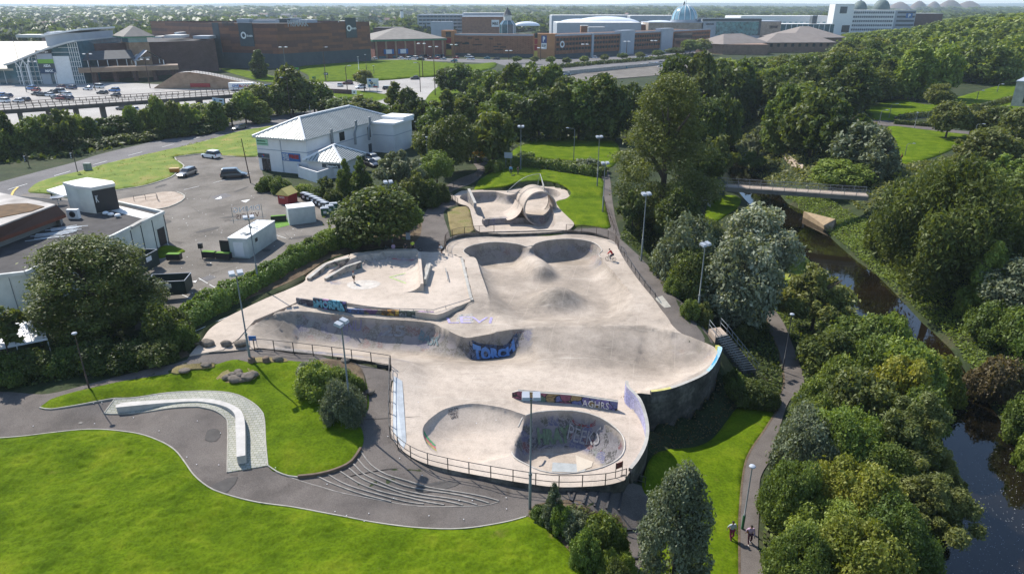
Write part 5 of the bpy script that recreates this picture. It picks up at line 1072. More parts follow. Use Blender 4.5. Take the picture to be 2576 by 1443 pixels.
 # ---- right bank and park
BIGR=[(1905,395,318,64,L_GREY,'loose','pale willow on the far bank beside the dirt path'),(1890,440,375,60,L_MID,'loose','light green bush tree above the far bank of the river'),(1935,300,265,50,L_GREY,'round','small grey tree at the left edge of the far bank wood'),(1965,385,205,120,L_MID,'oval','full green tree left of the dirt path wood'),(2035,395,212,140,L_DARK,'round','broad dark tree over the dirt path'),(2100,415,245,130,L_DARK,'loose','dark loose tree in the middle of the far bank trees'),(2085,330,235,70,L_YEL,'round','yellowing tree crown behind the dark loose tree'),(2150,430,300,120,L_GREY,'round','grey-green tree above the yellow-green shrub'),(2205,445,330,100,L_GREY,'oval','grey pointed tree at the left edge of the right lawn'),(2150,262,154,80,L_MID,'oval','single light domed tree at the wood edge left of the big pale tree'),(2290,252,106,110,L_LIGHT,'oval','big pale green tree at the top of the park lawn'),(2350,248,108,100,L_LIGHT,'round','pale green tree right of the biggest pale tree'),(2268,250,165,60,L_MID,'round','lower green tree at the left foot of the big pale tree'),(2357,278,206,64,L_OLIVE,'round','small tree alone on the upper park lawn'),(2378,348,252,92,L_OLIVE,'round','round tree with a clear trunk on the right lawn'),(2438,346,256,96,L_OLIVE,'round','second round tree on the right lawn beside the first'),(2500,352,262,90,L_OLIVE,'round','third round tree on the right lawn'),(2560,372,268,100,L_OLIVE,'round','round tree at the right edge of the picture on the lawn')]
for x,y,t,w_,m_,k,lb in BIGR:tree(k,m_,x,y,t,w_,lb,None,'m',.1 if x>2350 else.03)
for i,(x,y,t,w_,m_,k) in enumerate(((2445,420,335,100,L_OLIVE,'loose'),(2480,425,315,120,L_OLIVE,'round'),(2540,430,345,110,L_OLIVE,'loose'),(2530,480,390,120,L_LIGHT,'loose'),(2460,470,400,90,L_MID,'round'),(2570,520,430,100,L_MID,'round'))):
 tree(k,m_,x,y,t,w_,'%s tree, counted from the top left, in the thicket above the gnarled tree'%ORD[i],'trees above the gnarled tree','m',.05)
tree('round',L_LIGHT,2115,472,395,140,'broad yellow-green tree beside the right end of the footbridge',lod='n',foot=.05)
tree('weep',L_DARK,2345,735,395,345,'huge gnarled spreading tree with bare twigs on the far bank',lod='xxl',foot=.05)
tree('weep',L_DARK,2225,635,510,110,'dark drooping tree at the left flank of the gnarled tree',lod='n',foot=.03)
for i,(x,y,t,w_,m_,k) in enumerate(((2460,800,600,130,L_LIGHT,'cone'),(2540,800,640,160,L_GREY,'round'),(2560,660,500,130,L_MID,'round'),(2500,860,745,140,L_MID,'dome'),(2590,880,760,150,L_MID,'dome'),(2470,720,560,120,L_DARK,'round'))):
 tree(k,m_,x,y,t,w_,'%s tree, counted from the top, right of the gnarled tree'%('third','fourth','first','fifth','sixth','second')[i],'trees right of the gnarled tree','n',.02)
shrub('dome',L_COPPER,2495,1000,885,130,'brown-leaved shrub on the far bank above the water',lod='n');shrub('dome',L_MID,2570,1100,975,110,'green shrub by the water below the brown-leaved shrub',lod='n');shrub('dome',L_LIGHT,2590,1190,1060,90,'bright shrub at the right picture edge by the water',lod='n')
shrub('weep',L_LIGHT,2600,900,800,120,'trailing bright shrub on the far bank at the right edge',lod='n')
# ---- near bank
tree('round',L_SILV,1893,725,510,180,'upper silver-leaved tree beside the river','silver trees by the river','n',.06)
tree('round',L_SILV,1850,835,600,180,'lower silver-leaved tree in front of the upper one','silver trees by the river','n',.04)
tree('round',L_GREY,1712,742,520,140,'dark grey-green tree between the upper path and the silver trees',lod='n',foot=.03)
tree('round',L_DARK,1735,770,620,120,'dark ivy-like tree below the grey-green tree',lod='n',foot=.0)
tree('round',L_DARK,1700,640,470,120,'dark tree at the right foot of the poplar',lod='n',foot=.0);tree('loose',L_DARK,1590,575,480,70,'thin dark tree at the left foot of the poplar',lod='m',foot=.1)
tree('loose',L_OLIVE,2040,835,655,170,'feathery willow between the lower path and the river',lod='n',foot=.0)
NB=[(2150,900,772,170,L_MID,'dome'),(2230,900,775,110,L_LIGHT,'dome'),(2080,930,815,150,L_DARK,'dome'),(2180,960,830,130,L_MID,'dome'),(2270,985,840,170,L_LIGHT,'dome'),(2340,1010,880,130,L_YEL,'dome'),(2255,1030,880,150,L_YEL,'dome'),(2110,1010,880,120,L_MID,'dome'),(2150,1070,910,170,L_OLIVE,'dome'),(2060,1040,940,110,L_MID,'dome'),(2300,1090,960,140,L_MID,'dome'),(2020,1200,1010,170,L_GREY,'dome'),(2120,1190,1000,200,L_LIGHT,'dome'),(2050,1130,990,130,L_MID,'dome'),(2265,1190,990,190,L_OLIVE,'loose'),(2210,1230,1080,170,L_MID,'dome'),(1985,1330,1140,160,L_MID,'dome'),(2130,1320,1130,230,L_YEL,'dome'),(2320,1370,1170,200,L_OLIVE,'loose'),(2060,1400,1240,200,L_LIGHT,'dome'),(2220,1420,1240,200,L_MID,'dome'),(1990,1500,1310,170,L_MID,'dome'),(2150,1500,1300,250,L_YEL,'dome'),(2290,1480,1330,140,L_MID,'dome'),(2350,1290,1140,100,L_OLIVE,'loose'),(1965,1290,1180,110,L_MID,'dome')]
TW={L_MID.name:'mid green',L_LIGHT.name:'fresh green',L_DARK.name:'dark',L_YEL.name:'yellowish',L_OLIVE.name:'feathery olive',L_GREY.name:'grey-green'}
NB.sort(key=lambda t:t[1]);cnt={}
for x,y,t,w_,m_,k in NB:
 nm=TW[m_.name];cnt[nm]=cnt.get(nm,0)+1
 shrub(k,m_,x,y,t,w_,'%s bush between lower path and river, %s of these from the top'%(nm,ORD[cnt[nm]-1]),'bushes between the lower path and the river','xl' if y>1180 else 'n')
tree('oval',L_GREY,1690,1475,1165,190,'slender grey-green tree on the lower lawn below the curved wall',lod='xl',foot=.0)
shrub('cone',L_GREY,1392,1320,1215,70,'upright grey-green shrub beside the tall floodlight',lod='n');shrub('dome',L_LIGHT,1412,1335,1262,66,'bright lime shrub beside the tall floodlight',lod='n')
for i,(x,y,t,w_,m_) in enumerate(((1365,1305,1270,60,L_MID),(1450,1350,1276,76,L_GREY),(1505,1382,1284,116,L_MID),(1470,1420,1330,80,L_LIGHT),(1545,1400,1300,70,L_MID),(1530,1450,1380,70,L_LIGHT),(1550,1490,1400,70,L_OLIVE),(1570,1445,1375,60,L_LIGHT))):
 shrub('dome',m_,x,y,t,w_,'%s shrub from the left on the slope between the lawn and the stair'%ORD[i],'shrubs on the slope by the stair','n')
shrub('dome',L_LIGHT,800,990,905,110,'large leafy shrub in the planted bed',lod='n');shrub('dome',L_GREY,868,1055,945,112,'grey lavender-like mound in the planted bed',lod='xl');shrub('dome',L_MID,850,975,915,90,'green shrub behind the grey mound in the bed',lod='n');shrub('dome',L_SILV,775,945,908,60,'pale variegated shrub at the back of the planted bed',lod='n');shrub('dome',L_MID,895,985,940,50,'small shrub at the right edge of the planted bed',lod='n')
for i,(x,y,t,w_,m_) in enumerate(((1868,1010,945,90,L_DARK),(1912,1018,955,90,L_DARK),(1838,975,920,44,L_DARK),(1848,992,932,60,L_MID),(1936,1025,972,50,L_OLIVE))):
 shrub('dome',m_,x,y,t,w_,'%s ivy mound from the left on the slope below the stair'%ORD[(1,3,0,2,4)[i]],'ivy mounds below the stair','n')
for i,(x,y,t,w_,m_) in enumerate(((1660,690,630,60,L_DARK),(1700,740,680,60,L_MID),(1735,800,745,50,L_MID),(1765,815,755,50,L_OLIVE),(1790,800,730,60,L_MID),(1830,820,770,70,L_GREY),(1870,860,810,60,L_OLIVE))):
 shrub('dome',m_,x,y,t,w_,'%s shrub from the top along the mesh fence of the upper path'%ORD[i],'shrubs along the mesh fence','n')
 # ---- hedges: leafy bands with a soft cut outline
hedge([(438,842),(500,800),(560,765),(640,722),(705,684),(780,645),(850,605)],3.2,2.0,26000,.2,L_LIGHT,'long thick clipped hedge between the car park and the skatepark')
hedge([(1232,438),(1262,424),(1300,418),(1370,424),(1440,434),(1518,446)],2.8,2.0,11000,.26,L_MID,'low clipped hedge behind the grass mound')
hedge([(2262,300),(2320,294),(2400,288),(2480,270),(2545,252)],2.0,1.5,4000,.5,L_DARK,'dark clipped hedge on the upper park lawn')
hedge([(2250,312),(2300,316),(2350,320)],1.6,1.2,2500,.4,L_DARK,'short dark hedge beside the park path')
# ---- undergrowth: low leaves over the banks and under the woods
def undergrowth(polys,n,leaf,hgt,mat,seed,name='undergrowth',fq=1.0):
 rng=np.random.default_rng(seed);PS=[]
 ar=[]
 for q in polys:
  a=np.array(q);x0,y0=a.min(0);x1,y1=a.max(0);ar.append((x1-x0)*(y1-y0))
 for q,A in zip(polys,ar):
  a=np.array(q);x0,y0=a.min(0);x1,y1=a.max(0);m_=int(n*A/sum(ar));x=rng.uniform(x0,x1,m_);y=rng.uniform(y0,y1,m_);k=inside(q,x,y);PS.append(np.stack([x[k],y[k]],1))
 p2=np.concatenate(PS);h=hgt*np.clip(fbm(p2[:,0]*.35*fq,p2[:,1]*.35*fq,seed,3)*2-.35,.05,1.2)*rng.uniform(.2,1,len(p2))
 p=np.concatenate([p2,(T(p2[:,0],p2[:,1])+h)[:,None]],1);m_=len(p);N=rng.normal(size=(m_,3))*.6+np.array([0,0,.7]);N/=np.linalg.norm(N,axis=1)[:,None]
 tt=rng.normal(size=(m_,3));tt-=N*np.sum(tt*N,1)[:,None];tt/=np.linalg.norm(tt,axis=1)[:,None];b=np.cross(N,tt);s_=leaf*rng.uniform(.6,1.4,m_)[:,None]
 V=np.stack([p-tt*s_,p-b*s_*.55,p+tt*s_,p+b*s_*.55],1).reshape(-1,3);me=np_mesh(name,V,np.arange(m_*4).reshape(-1,4))
 at=me.attributes.new('tint','FLOAT','FACE');at.data.foreach_set('value',np.clip((.2+.6*fbm(p2[:,0]*.2,p2[:,1]*.2,seed+5,3) if fq==1 else-.6+.9*fbm(p2[:,0]*.12,p2[:,1]*.12,seed+5,2)+1.6*fbm(p2[:,0]*.9,p2[:,1]*1.5,seed+6,3))+rng.normal(0,.18,m_),0,1).astype(np.float32));me.materials.append(mat)
 return tag(link_mesh(name,me),kind='stuff')
gp=lambda px:gl(px,3,True,False)
undergrowth([gp([(1975,500),(2040,552),(2100,600),(2165,655),(2280,755),(2330,805),(2400,870),(2450,945),(2576,1125),(2650,1290),(2710,1443),(2950,1443),(2850,760),(2400,700),(2200,560),(2080,500),(2000,470)])],130000,.17,1.1,L_LIGHT,5)
undergrowth([gp([(1900,660),(1950,600),(2000,640),(2085,730),(2180,820),(2280,910),(2345,1000),(2370,1100),(2385,1200),(2345,1443),(2300,1600),(1930,1600),(1926,1443),(1912,1270),(1945,1150),(1990,1010),(2025,970),(1995,860),(1950,770)])],50000,.17,.9,L_MID,6)
undergrowth([gp([(1560,600),(1650,680),(1760,810),(1800,850),(1830,900),(1960,1010),(1970,950),(1930,800),(1880,650),(1800,560),(1740,470),(1600,480)])],40000,.17,.8,L_DARK,7)
undergrowth([gp([(1830,345),(1850,420),(1920,470),(2000,480),(2120,500),(2270,420),(2240,330),(2180,300),(2100,290),(1900,300)]),gp([(2270,420),(2120,500),(2300,620),(2620,700),(2620,400),(2450,380),(2370,400)])],45000,.34,1.2,L_OLIVE,8)
undergrowth([gp([(-120,900),(-100,985),(150,960),(300,930),(430,905),(470,875),(430,840),(300,850),(100,880)]),gp([(860,600),(900,560),(1000,540),(1070,520),(1080,470),(1000,450),(860,530)])],26000,.15,.6,L_DARK,9)
undergrowth([gp([(-150,430),(200,395),(600,305),(720,285),(900,262),(940,250),(830,270),(600,270),(-150,370)]),gp([(1050,420),(1060,340),(980,310),(960,270),(1100,270),(1240,250),(1420,270),(1600,280),(1600,350),(1420,345),(1300,370),(1230,410)])],26000,.6,1.5,L_DARK,10)
undergrowth([gp([(1335,1300),(1440,1270),(1500,1290),(1560,1305),(1580,1400),(1580,1520),(1500,1520),(1430,1380),(1390,1335)]),gp([(755,945),(800,912),(900,928),(920,1000),(890,1050)])],9000,.10,.4,L_OLIVE,11)
undergrowth([fg],120000,.05,.16,L_GRASS,13,'grass_tufts',3.0);undergrowth([isl],60000,.045,.12,L_GRASS,14,'grass_tufts',3.0);undergrowth([gp([(80,484),(195,434),(365,392),(604,333),(730,314),(655,375),(650,392),(513,386),(440,396),(460,420),(430,446),(365,467),(290,479),(140,488)])],30000,.13,.4,L_YEL,16,'rough_grass_tufts',3.0)
undergrowth([gp([(1640,1150),(1560,1000),(1680,1000),(1790,950),(1810,930),(1850,1020),(1800,1090),(1740,1115)])],2500,.10,.2,L_COPPER,12,'dead_leaves')
# ---- woods
def wood_cap(x,y,z,h):
 d=y*CP-(z-CAM_H)*SP;px=CX+FOC*x/d;return max(3.5,min(h,z_at(x,y,np.interp(px,[1780,1950,2095,2135,2200,2290,2380,2450,2576],[144,140,126,82,76,66,47,36,30]))-z))
def fill_wood(px,spacing,hr,rr_,mats,label,group,lod='f',seed=1,kinds=('round','oval','loose')):
 rng=np.random.default_rng(seed);q=gp(px);pts=grid_in(q,spacing,0,.38);a=np.argsort(-pts[:,1]);n=0
 words={L_DARK.name:'dark',L_MID.name:'mid green',L_LIGHT.name:'pale green',L_OLIVE.name:'olive',L_GREY.name:'grey-green',L_YEL.name:'yellowing',L_COPPER.name:'coppery'}
 for i in a:
  if wood_cap(pts[i,0],pts[i,1],float(T(pts[i,0],pts[i,1])),30)<4:continue
  m_=mats[rng.integers(len(mats))];h=wood_cap(pts[i,0],pts[i,1],float(T(pts[i,0],pts[i,1])),rng.uniform(*hr)*rng.uniform(.88,1.05));r_=rng.uniform(*rr_);p=(pts[i,0],pts[i,1],float(T(pts[i,0],pts[i,1])))
  sz='tall' if h>hr[0]+.6*(hr[1]-hr[0]) else 'lower';tree_at(p,h,r_,kinds[rng.integers(len(kinds))],m_,'%s %s tree %s'%(sz,words[m_.name],label),group,lod,.03);n+=1
 return n
n1=fill_wood([(1830,330),(1850,240),(1960,180),(2100,170),(2230,165),(2240,245),(2170,285),(2100,300),(1960,320)],11.5,(12,17),(6,8.4),[L_DARK,L_DARK,L_MID,L_OLIVE],'in the wood between the river and the park lawn','trees in the river wood','m',1)
print('woods',n1)
def far_mass(name,regions,mat,seed,nq=90,lf=.55,thr=.36):
 rng=np.random.default_rng(seed);base=[]
 for v_ in range(4):
  me=leaf_mesh('tmp',('round','dome','round','cone')[v_],300+v_,nq,lf,mat);a=np.zeros(len(me.vertices)*3,np.float32);me.vertices.foreach_get('co',a);base.append((a.reshape(-1,3),me['h']));bpy.data.meshes.remove(me)
 VV=[];TT=[]
 for q,n,hr,rr_ in regions:
  a=np.array(q);x=rng.uniform(a[:,0].min(),a[:,0].max(),n*3);y=rng.uniform(a[:,1].min(),a[:,1].max(),n*3);k=inside(q,x,y)&(fbm(x*.004,y*.004,seed,3)>thr);x,y=x[k][:n],y[k][:n];z=T(x,y)
  for xx,yy,zz in zip(x,y,z):
   if thr==0 and wood_cap(xx,yy,zz,30)<4:continue
   b_,H=base[rng.integers(4) if rng.random()<.8 else 3];h=rng.uniform(*hr);h=wood_cap(xx,yy,zz,h*rng.uniform(.85,1.0)) if thr==0 else h;r_=rng.uniform(*rr_);c_,s_=math.cos(rng.random()*6),math.sin(rng.random()*6);VV.append(b_*np.array([r_,r_,h/H])+np.array([xx,yy,zz-.5]));TT.append(np.full(len(b_)//4,rng.uniform(.1,.9)))
 V=np.concatenate(VV);me=np_mesh(name,V,np.arange(len(V)).reshape(-1,4));at=me.attributes.new('tint','FLOAT','FACE');t=np.concatenate(TT);at.data.foreach_set('value',np.clip(t+rng.normal(0,.1,len(t)),0,1).astype(np.float32));me.materials.append(mat)
 return tag(link_mesh(name,me),kind='stuff')
far_mass('distant_woods',[([(-560,470),(-150,520),(-120,800),(-800,900)],300,(9,15),(5,9)),([(-900,800),(200,760),(300,1400),(-1400,1500)],1300,(9,16),(7,13)),([(-1500,1400),(800,1400),(1900,2600),(-2400,2600)],1700,(10,18),(10,22)),([(-2500,2500),(3000,2500),(4200,5000),(-4200,5000)],2200,(14,24),(22,48)),([(480,700),(900,800),(1500,1600),(560,1400)],600,(12,20),(8,14))],L_DARK,21)
gq=lambda px:gl(px,6,True,False)
far_mass('wood_beyond_the_river',[(gq([(1780,160),(1960,128),(2110,120),(2240,112),(2235,158),(2100,168),(1960,178),(1850,235),(1790,230)]),110,(13,17),(6,9)),(gq([(2390,240),(2576,195),(2640,150),(2576,120),(2240,112),(2240,160),(2380,180)]),130,(13,19),(6.5,10)),(gq([(2110,112),(2240,108),(2640,118),(2700,86),(2600,72),(2250,76),(2140,88)]),170,(16,24),(9,15)),(gq([(2200,78),(2700,80),(2800,60),(2300,58)]),140,(18,27),(12,22))],L_MID,25,1000,.15,0)
# --- buildings
def facade_mat(name,c1,c2,mort,bw,bh,ms=.02,rough=.9,var=.3,offset=.5):
 m,n,l,b=new_mat(name);co=nd(n,'ShaderNodeTexCoord').outputs['Object'];sp=nd(n,'ShaderNodeSeparateXYZ');l.new(co,sp.inputs[0])
 ad=nd(n,'ShaderNodeMath',operation='ADD');l.new(sp.outputs[0],ad.inputs[0]);l.new(sp.outputs[1],ad.inputs[1]);cb=nd(n,'ShaderNodeCombineXYZ');l.new(ad.outputs[0],cb.inputs[0]);l.new(sp.outputs[2],cb.inputs[1])
 br=nd(n,'ShaderNodeTexBrick');br.offset=offset;br.inputs['Scale'].default_value=1;br.inputs['Brick Width'].default_value=bw;br.inputs['Row Height'].default_value=bh;br.inputs['Mortar Size'].default_value=ms;br.inputs['Bias'].default_value=-.1
 for k,c in(('Color1',c1),('Color2',c2),('Mortar',mort)):br.inputs[k].default_value=(*c,1)
 l.new(cb.outputs[0],br.inputs['Vector']);t=noise_tex(n,l,co,.35,5,.65);r=ramp(n,l,t.outputs[0],[(.3,1-var),(.7,1+var*.5)])
 c=mixc(n,l,1,br.outputs[0],r.outputs[0],'MULTIPLY');l.new(c,b.inputs['Base Color']);b.inputs['Roughness'].default_value=rough;return m
F_CLAD=facade_mat('brown_cladding',(.12,.052,.038),(.25,.10,.045),(.09,.045,.035),9,1.5,.03,.6,.2,.37)
F_BRICKD=facade_mat('dark_brown_brick',(.10,.056,.047),(.135,.073,.06),(.12,.08,.07),.9,.3,.02)
F_BRICKR=facade_mat('red_brick',(.20,.07,.05),(.25,.09,.06),(.2,.1,.08),.9,.3,.02)
F_ORANGE=facade_mat('terracotta_louvres',(.30,.135,.07),(.36,.165,.085),(.10,.05,.03),2.4,.6,.06)
F_STONE=facade_mat('sandstone_panels',(.34,.28,.22),(.38,.31,.25),(.26,.22,.18),2.2,1.1,.03)
F_BUFF=facade_mat('buff_brick',(.33,.22,.14),(.37,.25,.17),(.26,.19,.14),1.2,.4,.02)
F_BROWNB=facade_mat('brown_office_brick',(.26,.16,.11),(.30,.19,.13),(.22,.15,.11),1.0,.35,.02)
M_DGREY=plain('dark_grey_cladding',(.062,.078,.088),.6,.2,.3);M_LGREY=plain('light_grey_cladding',(.36,.39,.43),.6,.12,.2);M_SLATE=plain('grey_roof_tiles',(.22,.20,.175),.85,.2,.4)
M_DSLATE=plain('dark_roof_tiles',(.075,.08,.085),.8,.2,.4);M_FELT=plain('dark_roof_felt',(.065,.060,.058),.95,.35,.5,bmp=.3);M_ETFE=plain('white_roof_membrane',(.72,.75,.78),.35,.08,.1);M_PGLASS=plain('pale_blue_glass',(.22,.38,.44),.15,.3,.2,spec=.8)
M_MEMB=plain('pale_roof_sheet',(.62,.60,.56),.6,.1,.3);M_GREENE=plain('green_eaves',(.05,.20,.11),.6,.2,1)
def ribbed_roof(name,base,seam,sp=.6):
 return plain(name,base,.45,.15,.4,metal=.3)
M_SEAMROOF=plain('pale_metal_roof',(.42,.44,.42),.5,.15,.4,metal=.15);M_SEAM=plain('dark_roof_seam',(.075,.095,.095),.6,.2,1)
def root_at(name,label,cat,group=None):return empty(name,(0,0,0),label,cat,group)
def prism_part(name,poly,z0,z1,mat,parent,**kw):mb=MB();mb.prism([tuple(p[:2]) for p in poly],z0,z1,**kw);return mb.build(name,mat,parent)
def rect_from(A,B,depth,off=0.0):
 a,b=np.array(A[:2]),np.array(B[:2]);t=(b-a)/np.linalg.norm(b-a);q=np.array([-t[1],t[0]]);return[tuple(a+q*off),tuple(b+q*off),tuple(b+q*depth),tuple(a+q*depth)]
def slab(name,A,B,u0,u1,z0,z1,th,mat,parent,out=.05):
 a,b=np.array(A[:2]),np.array(B[:2]);t=b-a;q=np.array([t[1],-t[0]])/np.linalg.norm(t);p,r=a+t*u0+q*out,a+t*u1+q*out;mb=MB();mb.prism([tuple(p),tuple(r),tuple(r-q*th),tuple(p-q*th)],z0,z1);return mb.build(name,mat,parent)
def sign_text(txt,A,B,u0,u1,z0,z1,mat,parent,out=.12,name='lettering',bold=.02):
 a,b=np.array(A[:2]),np.array(B[:2]);t=b-a;q=np.array([t[1],-t[0]])/np.linalg.norm(t);p,r=a+t*u0+q*out,a+t*u1+q*out
 o=text_mesh(name,txt,1.0,mat,parent,.01,bold);me=o.data;xs=[v.co.x for v in me.vertices];ys=[v.co.y for v in me.vertices];x0,x1,y0,y1=min(xs),max(xs),min(ys),max(ys)
 for v in me.vertices:
  u=(v.co.x-x0)/(x1-x0);w_=(v.co.y-y0)/(y1-y0);d=p+(r-p)*u+q*v.co.z*3;v.co=(d[0],d[1],z0+(z1-z0)*w_)
 return o
def hip_roof(name,rect,ze,zr,mat,parent,inset=None,over=.4,seams=None):
 c=[np.array(p[:2]) for p in rect];m0=sum(c)/4;c=[p+(p-m0)/np.linalg.norm(p-m0)*over for p in c]
 if np.linalg.norm(c[1]-c[0])>np.linalg.norm(c[2]-c[1]):c=[c[1],c[2],c[3],c[0]]
 w_=np.linalg.norm(c[1]-c[0]);l_=np.linalg.norm(c[2]-c[1]);d=(c[2]-c[1])/l_;k=w_/2 if inset is None else inset
 r0=(c[0]+c[1])/2+d*k;r1=(c[3]+c[2])/2-d*k;mb=MB()
 V=[(*p,ze) for p in c]+[(*r0,zr),(*r1,zr)]+[(*p,ze-.28) for p in c]
 mb.add(V,[[0,1,4],[1,2,5,4],[2,3,5],[3,0,4,5],[6,7,1,0],[7,8,2,1],[8,9,3,2],[9,6,0,3],[9,8,7,6]]);o=mb.build(name,mat,parent)
 if seams:
  sp,sm=seams;s_=MB();P3=lambda i:np.array(V[i])
  for(a,b,ra,rb) in((0,1,4,4),(1,2,4,5),(2,3,5,5),(3,0,5,4)):
   A_,B_,RA,RB=P3(a),P3(b),P3(ra),P3(rb);L_=np.linalg.norm(B_-A_);e=(B_-A_)/L_;ua=np.dot(RA-A_,e);ub=np.dot(RB-A_,e);nn=int(L_/sp)
   for i in range(1,nn):
    u=i*L_/nn;bot=A_+e*u
    f=1.0 if ua<=u<=ub else(u/ua if u<ua else(L_-u)/(L_-ub));top_u=u;up_=RA-(A_+e*ua);top=bot+up_*f
    s_.tube([bot+np.array([0,0,.04]),top+np.array([0,0,.04])],.055,4,False,False)
  s_.build('roof_seam',sm,parent)
  cp=MB()
  for a,b in((0,4),(1,4),(2,5),(3,5),(4,5)):cp.tube([P3(a)+np.array([0,0,.05]),P3(b)+np.array([0,0,.05])],.24,5,True,False)
  cp.build('roof_capping',M_WHITE,parent)
 return o
 # ---- pizza shop: white rendered block with a hipped metal roof
pz=root_at('pizza_shop','white rendered two-storey takeaway with a pale hipped metal roof','building')
EL,EN,ER=(np.array(P(a,b,7.0)[:2]) for a,b in((631,342.5),(770,353),(997,294)));d1=(EN-EL)/np.linalg.norm(EN-EL);d2=(ER-EN)/np.linalg.norm(ER-EN);d2=np.array([-d1[1],d1[0]]);W1=np.linalg.norm(EN-EL);L1=np.linalg.norm(ER-EN)
def pzp(u,v):return EN-d1*u+d2*v
wl=[pzp(W1-.6,.6),pzp(.6,.6),pzp(.6,L1-.6),pzp(W1-.6,L1-.6)]
M_PZ=plain('white_textured_render',(.70,.68,.66),.9,.09,.3,bmp=.15,alt=(.74,.73,.71))
prism_part('wall',wl,-.3,6.9,M_PZ,pz);hip_roof('roof',[pzp(W1-.5,.5),pzp(.5,.5),pzp(.5,L1-.5),pzp(W1-.5,L1-.5)],7.0,10.0,M_SEAMROOF,pz,inset=7.2,over=.5,seams=(.62,M_SEAM))
A,B,C=wl[0],wl[1],wl[2]
slab('string_course',A,B,.0,1,4.35,4.5,.2,M_LGREY,pz,.06);slab('string_course',B,C,.0,.72,4.35,4.5,.2,M_LGREY,pz,.06)
o=slab('banner',A,B,.50,.86,2.5,4.1,.1,M_BLUEP,pz,.12);sign_text('BUY ONE',A,B,.52,.63,3.55,3.95,M_WHITE,pz,.16);sign_text('PIZZA',A,B,.52,.64,3.1,3.5,M_WHITE,pz,.16);sign_text('GET ONE',A,B,.52,.64,2.65,3.0,M_WHITE,pz,.16);sign_text('FREE',A,B,.65,.84,3.05,3.85,M_RED,pz,.16,bold=.06)
slab('name_board',A,B,.01,.24,5.2,6.5,.1,plain('pale_green_board',(.32,.55,.38),.7,.1,1),pz,.1);sign_text('Susan Roberton',A,B,.03,.20,5.95,6.25,M_GREENP,pz,.15);slab('name_board_line',A,B,.02,.23,5.45,5.6,.1,M_GREENP,pz,.13)
slab('shop_sign',A,B,.005,.235,2.7,3.6,.15,M_DGREY,pz,.14)
for k,(c_,u) in enumerate(((M_RED,.128),(M_BLUEP,.108))):
 a_,b_=np.array(A),np.array(B);t_=b_-a_;q_=np.array([t_[1],-t_[0]])/np.linalg.norm(t_);ct=a_+t_*u+q_*.2;e=t_/np.linalg.norm(t_);zc=3.25-.22*k;s_=.26;mb=MB();mb.add([(*(ct-e*s_),zc),(*ct,zc-s_),(*(ct+e*s_),zc),(*ct,zc+s_)],[[0,1,2,3]]);mb.build('emblem',c_,pz)
slab('downpipe',A,B,.49,.497,0,6.8,.12,M_LGREY,pz,.12);slab('gutter',A,B,-.03,1.03,6.68,6.86,.2,M_LGREY,pz,.3);slab('door',A,B,.07,.235,.0,2.6,.15,M_GLASSD,pz,.08);slab('door_frame',A,B,.145,.155,.0,2.6,.15,M_BLACK,pz,.11)
w_=slab('window',B,C,.36,.42,4.7,6.5,.2,M_GLASSD,pz,.04)
for k in range(5):slab('window_bar',B,C,.365+k*.0125,.367+k*.0125,4.7,6.5,.1,M_BLACK,pz,.08)
for u,z0,z1 in((.27,3.0,7.6),):
 p=pzp(.25,L1*u);mb=MB();mb.tube([(*p,z0),(*p,z1)],.28,10);mb.lathe((*p,z1),[(.0,.18),(.34,.12),(.34,0)],10);mb.build('flue',M_STEEL,pz)
for u in(.49,.66):
 p=pzp(.0,L1*u);q=pzp(-.5,L1*u);r_=pzp(-.5,L1*(u-.02));mb=MB();mb.tube([(*q,3.4),(*q,5.6),(*pzp(-.45,L1*(u+.01)),6.3),(*pzp(-.5,L1*(u+.025)),7.0),(*pzp(-.5,L1*(u+.025)),8.2)],.27,10);mb.lathe((*pzp(-.5,L1*(u+.025)),8.2),[(0,.2),(.36,.13),(.36,0)],10);mb.build('flue',M_STEEL,pz)
sb=[pzp(.6,L1*.76),pzp(-4.9,L1*.76),pzp(-4.9,L1*1.02),pzp(.6,L1*1.02)];prism_part('stair_block',sb,-.3,6.4,M_PZ,pz)
sbr=[pzp(.9,L1*.75),pzp(-5.4,L1*.75),pzp(-5.4,L1*1.03),pzp(.9,L1*1.03)];prism_part('flat_roof',sbr,6.42,6.9,M_WHITE,pz);sb2=[pzp(.9,L1*.90),pzp(-5.0,L1*.90),pzp(-5.0,L1*1.06),pzp(.9,L1*1.06)];prism_part('flat_roof',sb2,6.95,7.5,M_WHITE,pz)
slab('string_course',sb[0],sb[1],0,1,4.0,4.12,.1,M_LGREY,pz,.04);slab('string_course',sb[1],sb[2],0,1,4.0,4.12,.1,M_LGREY,pz,.04);slab('window',B,C,.705,.745,3.6,6.0,.1,M_GLASSD,pz,.06);slab('door',B,C,.705,.745,0,2.2,.1,M_DGREY,pz,.06)
wg=[np.array(P(a,b,3.3)[:2]) for a,b in((764,403),(861,409.5),(927,387))];e1=(wg[1]-wg[0])/np.linalg.norm(wg[1]-wg[0]);e2=np.array([-e1[1],e1[0]]);Lw=np.linalg.norm(wg[2]-wg[1]);wr=[wg[0],wg[1],wg[1]+e2*Lw,wg[0]+e2*Lw]
win_=lambda r,k:[p+(sum(r)/4-p)/np.linalg.norm(sum(r)/4-p)*k for p in r]
wq=win_(wr,.8);prism_part('wing_wall',wq,-.3,3.2,M_PZ,pz);hip_roof('wing_roof',wr,3.3,5.6,M_SEAMROOF,pz,inset=min(5.2,Lw/2-.3),over=.2,seams=(.7,M_SEAM))
slab('shop_sign',wq[0],wq[1],.42,.95,2.0,2.75,.1,M_DGREY,pz,.1);sign_text("Domino's",wq[0],wq[1],.56,.9,2.15,2.62,M_WHITE,pz,.15,bold=.05)
